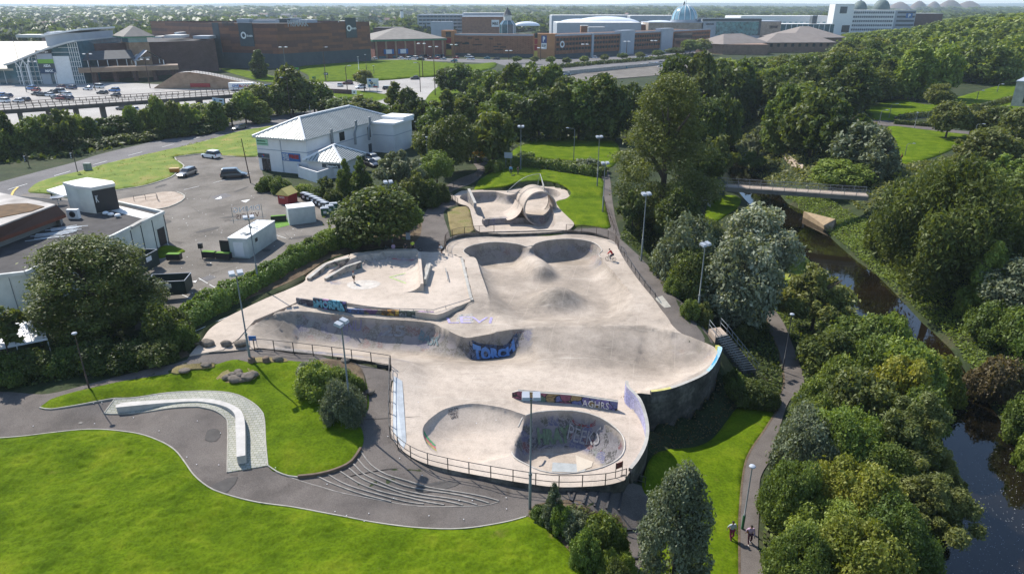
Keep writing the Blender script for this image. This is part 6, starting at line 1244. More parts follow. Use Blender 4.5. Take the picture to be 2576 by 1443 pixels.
yd=root_at('yard_wall','white walled yard in front of the low wing of the takeaway','wall');ya,yb,yc=P(751,446,0),P(801,462,0),P(850,445,0);y0=P(752,432,0)
for i,(a,b) in enumerate(((ya,yb),(yb,yc),(y0,ya))):panel_wall('wall_panel',a,b,-.2,2.2-.004*i,.25,M_PZ,yd)
ac=empty('air_conditioner',(*P(790,440,0)[:2],0),'white air conditioning unit with a black fan inside the walled yard','air conditioner');mb=MB();mb.box((0,0,1.6),(1.0,.4,.9));mb.build('case',M_WHITE,ac);mb=MB();mb.lathe((0,-.22,1.6),[(0,0),(.34,0),(.34,.03)],14,axis='y');mb.build('fan',M_BLACK,ac)
fl=empty('feather_flag',tuple(P(799,443,0)),'purple feather flag standing by the walled yard','flag');mb=MB();mb.tube([(0,0,0),(0,0,3.6)],.03,5);mb.build('pole',M_STEEL,fl);mb=MB();mb.prism([(0,-.012),(.5,-.012),(.5,.012),(0,.012)],1.0,[3.2,2.9,2.9,3.2]);mb.build('banner',plain('purple_cloth',(.30,.05,.28),.8,.2,2),fl)
# ---- flat-roofed club building
cb_=root_at('flat_roofed_club','low white-walled club building with a dark felt roof and brown raised part','building');ZR=4.4
cor=np.array(P(425.7,607,0)[:2]);ZR=z_at(cor[0],cor[1],531);top=lambda x,y,z=ZR:np.array(P(x,y,z)[:2])
o1=[cor,top(322.7,571),top(281.7,591),top(148.6,642),top(62,682),top(0,689),top(-120,700),top(-140,490),top(0,484),top(164,500),top(292,505)]
M_PEB=plain('stained_white_render',(.60,.61,.54),.95,.2,.35,bmp=.2,alt=(.70,.70,.63));prism_part('wall',o1,-1.2,ZR-.3,M_PEB,cb_,top=False);prism_part('roof',[p+(np.mean(o1,0)-p)*.012 for p in o1],ZR-.8,ZR-.35,M_FELT,cb_)
for a,b in list(zip(o1,o1[1:]))[:6]+[(o1[-1],o1[0])]:
 mb=MB();t=(b-a)/np.linalg.norm(b-a);q=np.array([-t[1],t[0]])*.18;mb.prism([tuple(a-q),tuple(b-q),tuple(b+q),tuple(a+q)],ZR-.36,ZR);mb.build('parapet',plain('white_coping',(.6,.6,.56),.9,.2,1),cb_)
lt=[top(268,522),top(300,513),top(392,535),top(372,548)];prism_part('pale_roof_strip',lt,ZR-.34,ZR-.3,M_MEMB,cb_)
for a,b in((top(322,570),top(365,546)),):mb=MB();t=(b-a)/np.linalg.norm(b-a);q=np.array([-t[1],t[0]])*.6;mb.prism([tuple(a-q),tuple(b-q),tuple(b+q*0),tuple(a+q*0)],ZR-.3,ZR+.02);mb.build('roof_upstand',M_CONC,cb_)
slab('loading_door',o1[1],o1[0],.72,.93,-.1,2.4,.2,M_BLACK,cb_,.04)
for u in(.02,.3,.62,.98):slab('drainpipe',o1[1],o1[0],u,u+.006,-.5,ZR-.5,.1,M_DGREY,cb_,.1)
for k,(a,b) in enumerate(((o1[3],o1[2]),(o1[4],o1[3]),(o1[5],o1[4]))):slab('drainpipe',a,b,.3,.31,-1,ZR-.5,.1,M_DGREY,cb_,.08)
ZH=ZR+2.6;hp=[np.array(P(a,b,ZH)[:2]) for a,b in((140,514),(0,567),(-150,600),(-150,470),(0,484))];hl=[np.array(P(a,b,ZR+1.2)[:2]) for a,b in((164,534.5),(0,594.6),(-150,640))]
mb=MB();k=3;mb.add([(*p,ZH) for p in hp[:3]]+[(*p,ZR+1.0) for p in hl],[[0,3,4,1],[1,4,5,2]]);mb.build('brown_fascia',plain('brown_tiled_fascia',(.105,.058,.045),.8,.25,.5),cb_)
mb=MB();mb.add([(*p,ZR+1.0) for p in hl]+[(*p,ZR+.55) for p in hl],[[0,3,4,1],[1,4,5,2]]);mb.build('fascia_board',plain('rust_board',(.16,.05,.025),.7,.2,1),cb_)
hw=[p+(np.array(hp[3])-p)*.01 for p in hl];prism_part('raised_wall',[hl[0]+np.array([-1.0,.6]),hl[1]+np.array([-.8,.8]),hl[2]+np.array([-.5,1]),hp[3],hp[4],hp[0]],ZR-.4,ZR+1.1,plain('grey_wall',(.22,.22,.21),.9,.2,.5),cb_)
mb=MB();mb.prism([tuple(p) for p in hp],ZH-.15,ZH-.02);mb.build('raised_roof',plain('pale_stained_roof',(.42,.38,.34),.95,.4,.35,alt=(.50,.46,.42)),cb_)
mb=MB();mb.prism([tuple(np.array(P(a,b,ZH)[:2])) for a,b in((-60,530),(20,514),(70,512),(112,520),(80,532),(0,548))],ZH-.01,ZH+.06);mb.build('moss_patch',plain('rusty_moss',(.12,.07,.03),.95,.4,1.5),cb_)
ZBt=ZR+3.4;bx_=[np.array(P(a,b,ZR-.3)[:2]) for a,b in((168,508),(235,514),(293,506))];rb=[np.array(P(a,b,ZBt)[:2]) for a,b in((157,459),(190,468),(228,472),(289,461),(283,455),(219,446))]
box4=list(rb);sh_=lambda L_,k:[p+(np.mean(L_,0)-p)*k for p in L_]
prism_part('penthouse_wall',sh_(box4,.04),ZR-.5,ZBt-.3,M_PEB,cb_);prism_part('penthouse_roof',rb,ZBt-.38,ZBt,M_MEMB,cb_)
aa,bb=sh_(box4,.04)[2],sh_(box4,.04)[3];slab('black_wall',aa,bb,.0,1.0,ZR-.3,ZBt-.5,.1,M_BLACK,cb_,.05);sign_text('K',aa,bb,.08,.2,ZR+1.2,ZR+2.2,M_WHITE,cb_,.1,'chalk_mark',0)
cp_=[np.array(P(a,b,3.2)[:2]) for a,b in((117,479),(160,466),(172,492),(158,494))];prism_part('canopy',cp_,3.0,3.3,M_MEMB,cb_)
for(a,b) in((150,492),(128,484)):mb=MB();p=P(a,b,3);mb.tube([(p[0],p[1],0),(p[0],p[1],3)],.12,6);mb.build('canopy_post',M_BLACK,cb_)
def on_roof(px,z=None):z=ZR-.34 if z is None else z;return P(px[0],px[1],z)
p=on_roof((188,550));e=empty('air_conditioner',p,'white fan unit standing on the dark felt roof','air conditioner');mb=MB();mb.box((0,0,.7),(1.5,.6,1.3));mb.build('case',M_WHITE,e);mb=MB();mb.lathe((0,-.32,.7),[(0,0),(.42,0),(.42,.04)],14,axis='y');mb.build('fan',M_BLACK,e)
vn=empty('roof_vent',on_roof((267,541)),'left one of three white mushroom vents on the felt roof','vent','mushroom vents on the felt roof');mb=MB();mb.lathe((0,0,0),[(.22,0),(.22,.25)],10);mb.build('neck',M_STEEL,vn);mb=MB();mb.lathe((0,0,.25),[(.40,0),(.40,.12),(.28,.26),(0,.32)],12);mb.build('cap',M_WHITE,vn)
for px_,lb in(((280,544),'middle one of three white mushroom vents on the felt roof'),((297,547),'right one of three white mushroom vents on the felt roof')):c=copy_tree(vn,loc=on_roof(px_));c['label']=lb
ch=empty('extract_cowl',on_roof((229,525)),'grey extract cowl with a pale blue cap on the felt roof','cowl');mb=MB();mb.box((0,0,.15),(1.4,1.2,.3));mb.lathe((0,0,.3),[(.5,0),(.4,.6),(.6,.9),(.6,1.5)],12);mb.build('body',M_STEEL,ch);mb=MB();mb.lathe((0,0,1.8),[(.62,0),(.5,.35),(0,.5)],12);mb.build('cap',plain('pale_blue_cap',(.25,.45,.6),.5,.1,1),ch)
dh=empty('satellite_dish',on_roof((148,515)),'grey dish lying at the corner of the brown raised roof','dish');mb=MB();mb.lathe((0,0,.7),[(0,.1),(.5,.2),(.9,.5)],14);mb.tube([(0,0,0),(0,0,.8)],.06,6);mb.build('bowl',M_LGREY,dh)
pb=MB();rr=random.Random(5)
for i in range(16):
 a=on_roof((rr.uniform(112,175),0)) if False else on_roof((120+i*3.5+rr.uniform(-3,3),598-i*1.9+rr.uniform(-2,2)),ZR-.25+i*.012);an=.42+rr.uniform(-.15,.15);L_=rr.uniform(2,5);pb.box((a[0],a[1],a[2]),(L_,.12,.04),an)
tag(pb.build('scrap_boards',plain('silvery_boards',(.5,.55,.6),.5,.2,1)),kind='stuff')
# ---- white marquee in the corner
mq=root_at('marquee','white tent roof over tables at the left edge behind the shrubs','marquee');q=[np.array(P(a,b,1.4)[:2]) for a,b in((-60,800),(98,780),(118,850),(-40,882))]
M_TENT=plain('white_tent_cloth',(.74,.74,.76),.7,.05,.5);mid0,mid1=(q[0]+q[3])/2,(q[1]+q[2])/2;mb=MB();V=[(*q[0],1.4),(*q[1],1.4),(*q[2],1.4),(*q[3],1.4),(*mid0,2.1),(*mid1,2.1)];mb.add(V,[[3,2,5,4],[4,5,1,0],[1,5,2],[0,3,4]]);mb.add([(*q[3],1.4),(*q[2],1.4),(*q[2],1.2),(*q[3],1.2)],[[0,3,2,1]]);mb.build('tent_roof',M_TENT,mq)
for i,p in enumerate(list(q)+[(q[2]+q[3])/2]):mb=MB();mb.tube([(*p,-.5),(*p,1.4)],.05,6);mb.build('pole',M_WHITE,mq)
for t in(.25,.5,.75):mb=MB();mb.tube([(*(q[3]+(q[2]-q[3])*t),1.43),(*(mid0+(mid1-mid0)*t),2.13),(*(q[0]+(q[1]-q[0])*t),1.43)],.05,5);mb.build('seam',M_LGREY,mq)
# --- the town centre
def zt(A,ty):return z_at(A[0],A[1],ty)
def big_box(name,label,a,b,ty,depth,mat,roof,cat='building',z0=-1,par=.5):
 r=root_at(name,label,cat);A,B=P(*a),P(*b);H_=zt(A,ty);q=rect_from(A,B,depth);prism_part('wall',q,z0,H_,mat,r,top=False);qi=sh_([np.array(p) for p in q],.004);prism_part('roof',qi,H_-par-.3,H_-par,roof,r);return r,A,B,H_
st=root_at('brown_clad_store','huge brown plank-clad store with a dark grey base','building');a_,b_,c_=P(552,178),P(708,184),P(937,166);Hs=zt(b_,60)
tt_=np.array(c_[:2])-np.array(b_[:2]);qq=np.array([-tt_[1],tt_[0]])/np.linalg.norm(tt_);bk=[tuple(np.array(c_[:2])+qq*60),tuple(np.array(a_[:2])+qq*70)];foot=[a_[:2],b_[:2],c_[:2]]+bk
zc=zt(b_,136);prism_part('base',sh_([np.array(p) for p in foot],.006),-1,zc,M_DGREY,st);prism_part('cladding',foot,zc,Hs,F_CLAD,st,top=False);prism_part('roof',sh_([np.array(p) for p in foot],.004),Hs-1.3,Hs-1,M_FELT,st)
slab('corner_panel',a_,b_,-.005,.10,zc-2,Hs+.1,.3,M_DGREY,st,.12)
slab('display_panel',a_,b_,.42,.64,zc+3.2,zc+14.2,.4,M_DGREY,st,.35);slab('display_panel',b_,c_,.72,.84,zc+6.2,zc+16.2,.4,M_DGREY,st,.35)
sign_text('PRIMARK',b_,c_,.115,.32,zc+12.5,zc+15.4,M_LGREY,st,.3);sign_text('PRIMARK',a_,b_,.17,.37,zc+12.6,zc+15.2,plain('dull_letters',(.10,.09,.09),.6,.1,1),st,.3)
def ring_logo(A,B,u,z,r,mat,parent,out):
 a,b=np.array(A[:2]),np.array(B[:2]);t=(b-a);L_=np.linalg.norm(t);t=t/L_;q=np.array([t[1],-t[0]]);c=a+t*L_*u+q*out;mb=MB();n_=20;vs=[]
 for k in range(n_):an=2*math.pi*k/n_;e=t*math.cos(an);vs+=[(*(c+e*r),z+math.sin(an)*r),(*(c+e*r*.55),z+math.sin(an)*r*.55)]
 mb.add(vs,[[2*k,2*k+1,2*((k+1)%n_)+1,2*((k+1)%n_)][::-1] for k in range(n_)]);return mb.build('ring_emblem',mat,parent)
ring_logo(a_,b_,.49,zc+8.4,1.7,M_WHITE,st,.5);sign_text('the centre',a_,b_,.54,.63,zc+7.7,zc+9.0,M_WHITE,st,.45)
ring_logo(b_,c_,.752,zc+11,1.6,M_WHITE,st,.5);sign_text('the centre',b_,c_,.778,.835,zc+10.3,zc+11.6,M_WHITE,st,.45)
for k in range(9):slab('base_panel',b_,c_,.18+k*.085,.255+k*.085,zc-8.5,zc-4.5,.1,plain('grey_panel',(.07,.08,.095),.5,.2,.5),st,-.1)
def roof_box(px0,px1,y0,y1,dep,mat,parent=None,D=None,name='roof_plant',lab=None):
 A,B=P(px0,D),P(px1,D);zz0,zz1=zt(A,y1),zt(A,y0);q=rect_from(A,B,dep);o=prism_part(name,q,zz0,zz1,mat,parent);return o
for i,(x0,x1,y0,y1,d,m_) in enumerate(((650,705,51,58,167,M_LGREY),(655,734,48,58,158,M_DGREY),(734,762,46,58,156,M_LGREY),(763,800,50,58,160,M_LGREY),(860,901,53,58,160,M_MEMB),(610,640,48,58,158,M_LGREY))):roof_box(x0,x1,y0,y1,8,m_,st,d)
ml,A,B,Hm=big_box('shopping_mall','long dark brown brick mall wall left of the clad store',(205,206),(553,186),112,90,F_BRICKD,M_FELT)
for i,(x0,x1,y0,y1,m_) in enumerate(((215,240,95,107,M_LGREY),(290,312,92,104,M_LGREY),(330,345,96,104,M_LGREY),(240,256,93,100,M_ETFE),(260,276,93,100,M_ETFE),(400,420,92,99,M_MEMB),(430,470,89,96,M_MEMB),(455,463,82,90,M_WHITE),(487,495,83,90,M_WHITE),(500,540,91,98,M_LGREY),(140,200,80,92,M_LGREY),(60,140,88,95,M_MEMB))):roof_box(x0,x1,y0,y1,10,m_,ml,182-(i%3)*6)
tw=root_at('beige_tower','beige square tower with a pyramid roof and a ring emblem','tower');ta,tb=P(339,200),P(389,197);Ht=zt(ta,92);q=rect_from(ta,tb,11,-1.5);prism_part('wall',q,-1,Ht-2.6,F_BUFF,tw);prism_part('glazed_band',sh_([np.array(p) for p in q],.08),Ht-2.6,Ht,M_PGLASS,tw);hip_roof('pyramid_roof',[np.array(p) for p in q],Ht+.1,zt(ta,72)+1,M_SLATE,tw,over=4.0);
qe=[np.array(p)+(np.array(p)-np.mean(q,0))/np.linalg.norm(np.array(p)-np.mean(q,0))*4.1 for p in q];prism_part('green_eaves',qe,Ht-.5,Ht-.1,M_GREENE,tw);ring_logo(q[0],q[1],.32,Ht-9.0,1.5,M_WHITE,tw,.25);sign_text('the centre',q[0],q[1],.50,.92,Ht-9.6,Ht-8.6,M_WHITE,tw,.2)
wk=root_at('covered_walkway','raised walkway with a slate roof on white posts along the brick wall','walkway');wa,wb=P(208,212),P(352,204);q=rect_from(wa,wb,7,0);zw1=zt(wa,154);prism_part('roof',q,[zw1,zw1,zw1+3.2,zw1+3.2],[zw1+.3,zw1+.3,zw1+3.5,zw1+3.5],M_DSLATE,wk)
wa2,wb2=P(205,214),P(455,204);zd=zt(wa2,172);zd0=zt(wa2,184);prism_part('deck',rect_from(wa2,wb2,9,0),zd0,zd,F_BUFF,wk)
for k in range(7):p=np.array(wa[:2])+(np.array(wb[:2])-np.array(wa[:2]))*k/6;mb=MB();mb.tube([(*p,zd),(*p,zw1)],.14,6);mb.build('post',M_WHITE,wk)
for k in range(5):p=np.array(wa2[:2])+(np.array(wb2[:2])-np.array(wa2[:2]))*(k+.5)/5;mb=MB();mb.box((p[0],p[1]+4,zd0/2),(1.5,1.5,zd0));mb.build('pier',F_BRICKD,wk)
pc=root_at('entrance_canopy','white steel entrance canopy below the beige tower','canopy');pa_,pb_=P(350,206),P(420,202);zp=zt(pa_,154);q=[np.array(p) for p in rect_from(pa_,pb_,8)];m0,m1=(q[0]+q[1])/2,(q[3]+q[2])/2;mb=MB()
mb.add([(*q[0],zp),(*q[1],zp),(*q[2],zp),(*q[3],zp),(*m0,zp+4.2),(*m1,zp+4.2)],[[0,4,5,3],[4,1,2,5]]);mb.build('canopy_roof',M_LGREY,pc)
for p in q:mb=MB();mb.tube([(*p,zd),(*p,zp)],.2,6);mb.build('post',M_WHITE,pc)
rp_=root_at('ramp','beige walled pedestrian ramp sloping down to the right beside the car park','ramp');ra,rb_=np.array(P(388,224)[:2]),np.array(P(648,226)[:2]);us=[0,.25,.36,.55,1.0];ys_=[221,184,182,189,215];n_=len(us);V=[]
t=rb_-ra;q_=np.array([-t[1],t[0]])/np.linalg.norm(t)
pts=[ra+t*u for u in us];zz=[max(.2,z_at(p[0],p[1],y)) for p,y in zip(pts,ys_)];mb=MB();mb.prism([tuple(p) for p in pts]+[tuple(p+q_*7) for p in pts[::-1]],-1,zz+zz[::-1]);mb.build('wall',F_BUFF,rp_);
mb=MB();mb.add([(*(p+q_*.5),z+.05) for p,z in zip(pts,zz)]+[(*(p+q_*6.5),z+.05) for p,z in zip(pts,zz)],[[i,i+1,n_+i+1,n_+i] for i in range(1,n_-1)]);mb.build('ramp_surface',M_PALE,rp_)
mb=MB()
for k in range(26):u=.27+k*.028;p=ra+t*u+q_*.3;z=float(np.interp(u,us,zz));mb.tube([(*p,z),(*p,z+1.1)],.05,4);
for h in(.5,1.1):mb.tube([(*(ra+t*u+q_*.3),float(np.interp(u,us,zz))+h) for u in np.linspace(.27,1,14)],.05,4)
mb.build('railing',M_DARKSTEEL,rp_);slab('red_board',ra,rb_,.36,.55,.9,2.3,.2,M_RED,rp_,.2)
sm_=root_at('glass_supermarket','supermarket hall with a swept white roof and green glass front','building');sa,sb_=P(50,214),P(217,212);us=np.linspace(-.12,1,9);ytop=lambda u:101+(156-101)*(1-max(0,u))**1.25 if u>=0 else 156+40*(-u);a0,b0=np.array(sa[:2]),np.array(sb_[:2]);t=b0-a0;q_=np.array([-t[1],t[0]])/np.linalg.norm(t);pts=[a0+t*u for u in us];zz=[z_at(p[0],p[1],ytop(u)) for p,u in zip(pts,us)]
mb=MB();mb.prism([tuple(p) for p in pts]+[tuple(p+q_*46) for p in pts[::-1]],-.5,[z-.6 for z in zz]+[z-.6 for z in zz[::-1]],top=False);mb.build('glass_hall',M_GLASSB,sm_)
V=[(*(p-q_*2.2),z) for p,z in zip(pts,zz)]+[(*(p+q_*47),z) for p,z in zip(pts,zz)];V+=[(v[0],v[1],v[2]-.7) for v in V];n_=len(us);mb=MB();fs=[]
for i in range(n_-1):fs+=[[i,i+1,n_+i+1,n_+i],[2*n_+i,3*n_+i,3*n_+i+1,2*n_+i+1],[i,2*n_+i,2*n_+i+1,i+1]]
fs+=[[n_-1,3*n_-1,4*n_-1,2*n_-1]];mb.add(V,fs,False);mb.build('swept_roof',plain('white_roof_edge',(.55,.56,.55),.5,.1,.3),sm_)
cl=[a0+t*.44+q_*6,a0+t*.97+q_*6,a0+t*.97+q_*40,a0+t*.44+q_*40];z0=z_at(*(a0+t*.5),120);prism_part('clerestory',cl,zz[-4],zz[-1]+2.6,M_LGREY,sm_);cr=sh_([np.array(p) for p in cl],-.10);prism_part('clerestory_roof',cr,[zz[-1]+1.4,zz[-1]+3.6,zz[-1]+3.6,zz[-1]+1.4],[zz[-1]+2.0,zz[-1]+4.3,zz[-1]+4.3,zz[-1]+2.0],M_WHITE,sm_)
slab('white_panel',sa,sb_,.56,.84,.0,z_at(*b0,141),.3,M_WHITE,sm_,.5);slab('white_panel',sa,sb_,.36,.5,.0,z_at(*b0,150),.3,M_LGREY,sm_,.3)
mb=MB()
for u in list(np.linspace(.02,.34,6))+list(np.linspace(.86,.995,5)):
 p=a0+t*u-q_*.12;mb.tube([(*p,0),(*p,float(np.interp(u,us,zz))-.8)],.14,4)
for z in np.arange(1.6,17,1.9):
 for u0,u1 in((0,.36),(.84,1.0),(.52,.84)):
  if u0==.52 and z<11.5:continue
  ok=[u for u in np.linspace(u0,u1,6) if float(np.interp(u,us,zz))-.8>z]
  if len(ok)>1:mb.tube([(*(a0+t*ok[0]-q_*.12),z),(*(a0+t*ok[-1]-q_*.12),z)],.12,4)
mb.build('window_frame',M_WHITE,sm_)
for u in(.13,.24):p=a0+t*u-q_*3.0;z=float(np.interp(u,us,zz));mb=MB();mb.tube([(*p,0),(*p,z*.72)],.4,8);mb.tube([(*p,z*.66),(*(p-t*.06),z-1)],.2,6);mb.tube([(*p,z*.66),(*(p+t*.06),z-.6)],.2,6);mb.build('roof_prop',M_WHITE,sm_)
zs0,zs1=z_at(*b0,184),z_at(*b0,126);sg=(zs1-zs0)
for k,(f0,f1,m_) in enumerate(((.86,1.0,M_BLACK),(.62,.86,M_LGREY),(.44,.62,plain('lime_board',(.20,.42,.05),.6,.1,1)),(.22,.44,M_DGREY),(0,.22,plain('navy_board',(.03,.06,.12),.6,.1,1)))):slab('sign_panel',sa,sb_,.37,.60,zs0+sg*f0,zs0+sg*f1-.02,.3,m_,sm_,.9)
sign_text('George',sa,sb_,.39,.56,zs0+sg*.88,zs0+sg*.985,M_WHITE,sm_,1.0);sign_text('ASDA',sa,sb_,.44,.55,zs0+sg*.28,zs0+sg*.40,M_WHITE,sm_,1.0,bold=.05);sign_text('MAX',sa,sb_,.45,.57,zs0+sg*.06,zs0+sg*.17,M_WHITE,sm_,1.0,bold=.05)
lo=root_at('supermarket_wing','low wing with a pale ribbed roof at the left edge of the supermarket','building');la,lb_=P(-150,214),P(50,213);Hl=zt(lb_,172);q=[np.array(p) for p in rect_from(la,lb_,40)];prism_part('wall',q,-.5,Hl,M_GLASSB,lo);mb=MB();zb_=Hl+9;mb.add([(*(q[0]-q_*2),Hl),(*(q[1]-q_*2),Hl),(*q[2],zb_),(*q[3],zb_),(*(q[0]-q_*2),Hl-.8),(*(q[1]-q_*2),Hl-.8)],[[0,1,2,3],[4,5,1,0]]);mb.build('roof',plain('cream_ribbed_roof',(.40,.35,.27),.6,.15,.3),lo)
for k in range(8):slab('window_frame',la,lb_,.3+k*.09,.305+k*.09,0,Hl-.5,.2,M_WHITE,lo,.1)
gs,A,B,Hg=big_box('red_brick_store','red brick store with green eaves and a grey hipped roof',(945,156),(1120,150),101,40,F_BRICKR,M_FELT);q=[np.array(p) for p in rect_from(A,B,40)];hip_roof('hipped_roof',q,Hg+.2,zt(A,80)+1.5,M_SLATE,gs,over=1.5);qe=[p+(p-sum(q)/4)/np.linalg.norm(p-sum(q)/4)*1.7 for p in q];prism_part('green_eaves',qe,Hg-.9,Hg-.1,M_GREENE,gs)
for k in range(8):slab('pilaster',A,B,.01+k*.135,.035+k*.135,-.5,Hg-1,.4,F_BUFF,gs,.4)
for u in(.12,.32):slab('shop_board',A,B,u,u+.14,4.2,7.0,.3,M_BLUEP,gs,.5);slab('white_board',A,B,u+.03,u+.11,4.4,6.8,.1,M_WHITE,gs,.6)
for k in range(5):slab('shop_window',A,B,.05+k*.19,.17+k*.19,.2,3.2,.2,M_GLASSB,gs,.2)
cpk=root_at('terracotta_car_park','multi-storey car park with terracotta louvres and grey stair towers','car park');F0=[P(1114,146),P(1300,149),P(1395,151),P(1560,140),P(1690,131),P(1783,122)];Hc=[zt(F0[0],87),zt(F0[1],87),zt(F0[2],92),zt(F0[3],86),zt(F0[4],83),zt(F0[5],78)]
Hc=[sum(Hc)/6]*6
for i,(a,b) in enumerate(zip(F0,F0[1:])):prism_part('louvred_wall',rect_from(a,b,38-i*1.5),3.2,Hc[i]+.02*i,F_ORANGE,cpk);prism_part('base_wall',rect_from(a,b,36-i,.5),-1,3.2,M_DGREY,cpk)
for i,(a,b) in enumerate(zip(F0,F0[1:])):
 if i in(2,3,4):
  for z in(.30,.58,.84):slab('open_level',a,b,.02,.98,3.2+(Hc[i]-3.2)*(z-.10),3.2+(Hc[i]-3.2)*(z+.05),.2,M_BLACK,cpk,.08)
  for k in range(22):slab('louvre_fin',a,b,.01+k*.0455,.016+k*.0455,3.2,Hc[i]-.8,.25,plain('terracotta_fin',(.28,.13,.07),.8,.2,1),cpk,.25)
 slab('roof_rail',a,b,0,1,Hc[i]+.05,Hc[i]+1.0,.08,M_LGREY,cpk,-.3)
for k in range(16):rr_=random.Random(k+70);u=rr_.uniform(.05,.85);z=rr_.uniform(4.5,Hc[0]-1.5);slab('louvre_slot',F0[0],F0[1],u,u+rr_.uniform(.05,.12),z,z+.6,.1,M_BLACK,cpk,.05)
def tower_on(a,b,u0,u1,zt_,mat,name,out=1.2):a_,b_=np.array(a[:2]),np.array(b[:2]);return slab(name,a_,b_,u0,u1,-1,zt_,6,mat,cpk,out)
F_ORP=plain('orange_render',(.42,.20,.085),.8,.15,.3);tower_on(F0[1],F0[2],.45,1.0,Hc[1]+1.6,F_ORP,'orange_tower');tower_on(F0[0],F0[1],0,.17,Hc[0]+3,F_ORP,'orange_tower')
tower_on(F0[3],F0[4],-.02,.22,Hc[3]+2.2,M_LGREY,'grey_tower');tower_on(F0[3],F0[4],.74,.97,Hc[3]+2.6,M_LGREY,'grey_tower');tower_on(F0[2],F0[3],.53,.56,Hc[2]+1,M_LGREY,'grey_pier',.6)
slab('glass_bay',F0[4],F0[5],.02,.48,1,Hc[4]-1,3,M_GLASSD,cpk,.6)
for z in range(4):slab('coloured_window',F0[1],F0[2],.48,.56,2+z*3.6,5+z*3.6,.2,(M_YEL,M_RED,M_RED,M_GLASSD)[z],cpk,1.3);slab('coloured_window',F0[0],F0[1],.06,.13,2+z*3.6,5+z*3.6,.2,(M_YEL,M_GLASSD,M_RED,M_GLASSD)[z],cpk,1.3)
sz0=Hc[1]-6.5;slab('parking_sign',F0[1],F0[2],.66,.80,sz0+2.6,sz0+7.0,.2,plain('navy_sign',(.03,.06,.20),.5,.1,1),cpk,1.4);slab('parking_sign',F0[1],F0[2],.66,.80,sz0-1.0,sz0+2.55,.2,M_WHITE,cpk,1.4);sign_text('P',F0[1],F0[2],.70,.76,sz0+3.4,sz0+6.4,M_WHITE,cpk,1.5,bold=.06);sign_text('SUP',F0[1],F0[2],.68,.78,sz0+.3,sz0+1.7,M_DGREY,cpk,1.5)
ring_logo(F0[2],F0[3],.09,9,2.0,M_WHITE,cpk,.9)
of=root_at('brown_roofed_offices','low brown brick offices with grey-brown hipped roofs above the wood','building');ea,eb,ec=P(1818,138),P(1926,133),P(2095,132);Ho=zt(ea,112)
for i,(a,b,dp) in enumerate(((P(1774,122),ea,30),(ea,eb,26),(eb,ec,28))):
 q=[np.array(p) for p in rect_from(a,b,dp)];prism_part('wall',q,-1,Ho-.02*i,F_BROWNB,of)
 for k in range(9):slab('window',a,b,.05+k*.105,.09+k*.105,Ho-2.8,Ho-.6,.2,M_GLASSD,of,.05)
 if i>0:hip_roof('roof',q,Ho+.1,Ho+6.2-.1*i,plain('brown_grey_tiles',(.235,.20,.175),.9,.15,.2),of,over=1.6)
q=[np.array(P(a,118,0)[:2]) for a in(2040,2110)];qq=rect_from(P(1990,122),P(2120,120),40);hip_roof('roof',[np.array(p) for p in qq],Ho+1,Ho+9,MATS['brown_grey_tiles'],of,over=1.5);prism_part('wall',qq,-1,Ho+.9,F_BROWNB,of)
# ---- blocks of the centre further back
def mall_block(name,label,x0,x1,y0,y1,D,dep,mat,roof=None,cat='building'):
 r=root_at(name,label,cat);A,B=P(x0,D),P(x1,D);q=rect_from(A,B,dep);z1=zt(A,y0);prism_part('wall',q,-1,z1,mat,r);prism_part('roof',sh_([np.array(p) for p in q],.01),z1+.02,z1+.5,roof or M_LGREY,r);return r,A,B,z1
r,A,B,z=mall_block('scaffolded_block','grey concrete frame building with open floors behind the red brick store',1052,1165,38,75,92,40,M_LGREY,M_LGREY)
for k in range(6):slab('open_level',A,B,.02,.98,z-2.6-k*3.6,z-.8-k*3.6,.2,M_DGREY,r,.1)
for k in range(12):slab('column',A,B,.02+k*.085,.03+k*.085,0,z,.3,M_CONC,r,.3)
r,A,B,z=mall_block('orange_brick_block','orange brick block with a small white sign behind the car park',1163,1282,43,80,94,40,F_ORANGE,M_LGREY);slab('white_sign',A,B,.62,.78,z-10,z-3,.3,M_WHITE,r,.2);sign_text('M&S',A,B,.64,.76,z-8,z-5,M_BLACK,r,.4)
mall_block('grey_clad_block','pale grey clad block above the orange brick block',1163,1275,34,44,86,40,M_LGREY,M_MEMB);mall_block('blank_grey_wall','plain lilac grey wall before the concrete frame building',1085,1140,56,74,98,10,M_LGREY)
mall_block('low_brown_block','low dark brown block behind the red brick store',942,1010,72,85,118,30,F_BRICKD,M_FELT);mall_block('long_grey_roof_block','long grey mall roof block between the concrete frame and the dome',1400,1610,59,92,112,60,M_LGREY,M_MEMB);mall_block('upper_grey_block','pale grey upper storey with a stepped roof left of the dome',1582,1702,41,68,94,50,M_LGREY,M_MEMB);mall_block('left_grey_block','pale grey block with a stepped top left of the white roofs',1387,1582,40,66,92,50,M_LGREY,M_MEMB)
mall_block('brick_kiosk','small orange brick stair house on the mall roof',1460,1478,66,84,118,8,F_ORANGE,M_MEMB);mall_block('grey_kiosk','small grey plant room on the mall roof',1478,1520,70,84,119,8,M_LGREY,M_MEMB);mall_block('orange_gable_block','orange brick block left of the sandstone store',1590,1630,63,82,110,20,F_ORANGE,M_MEMB)
r,A,B,z=mall_block('sandstone_store','sandstone store front with dark letters missing in the middle',1628,1764,58,84,112,40,F_STONE,M_LGREY);sign_text('D',A,B,.055,.085,z-7.5,z-4.6,M_DGREY,r,.3,bold=.03);sign_text('NHAMS',A,B,.22,.42,z-7.5,z-4.6,M_DGREY,r,.3,bold=.03)
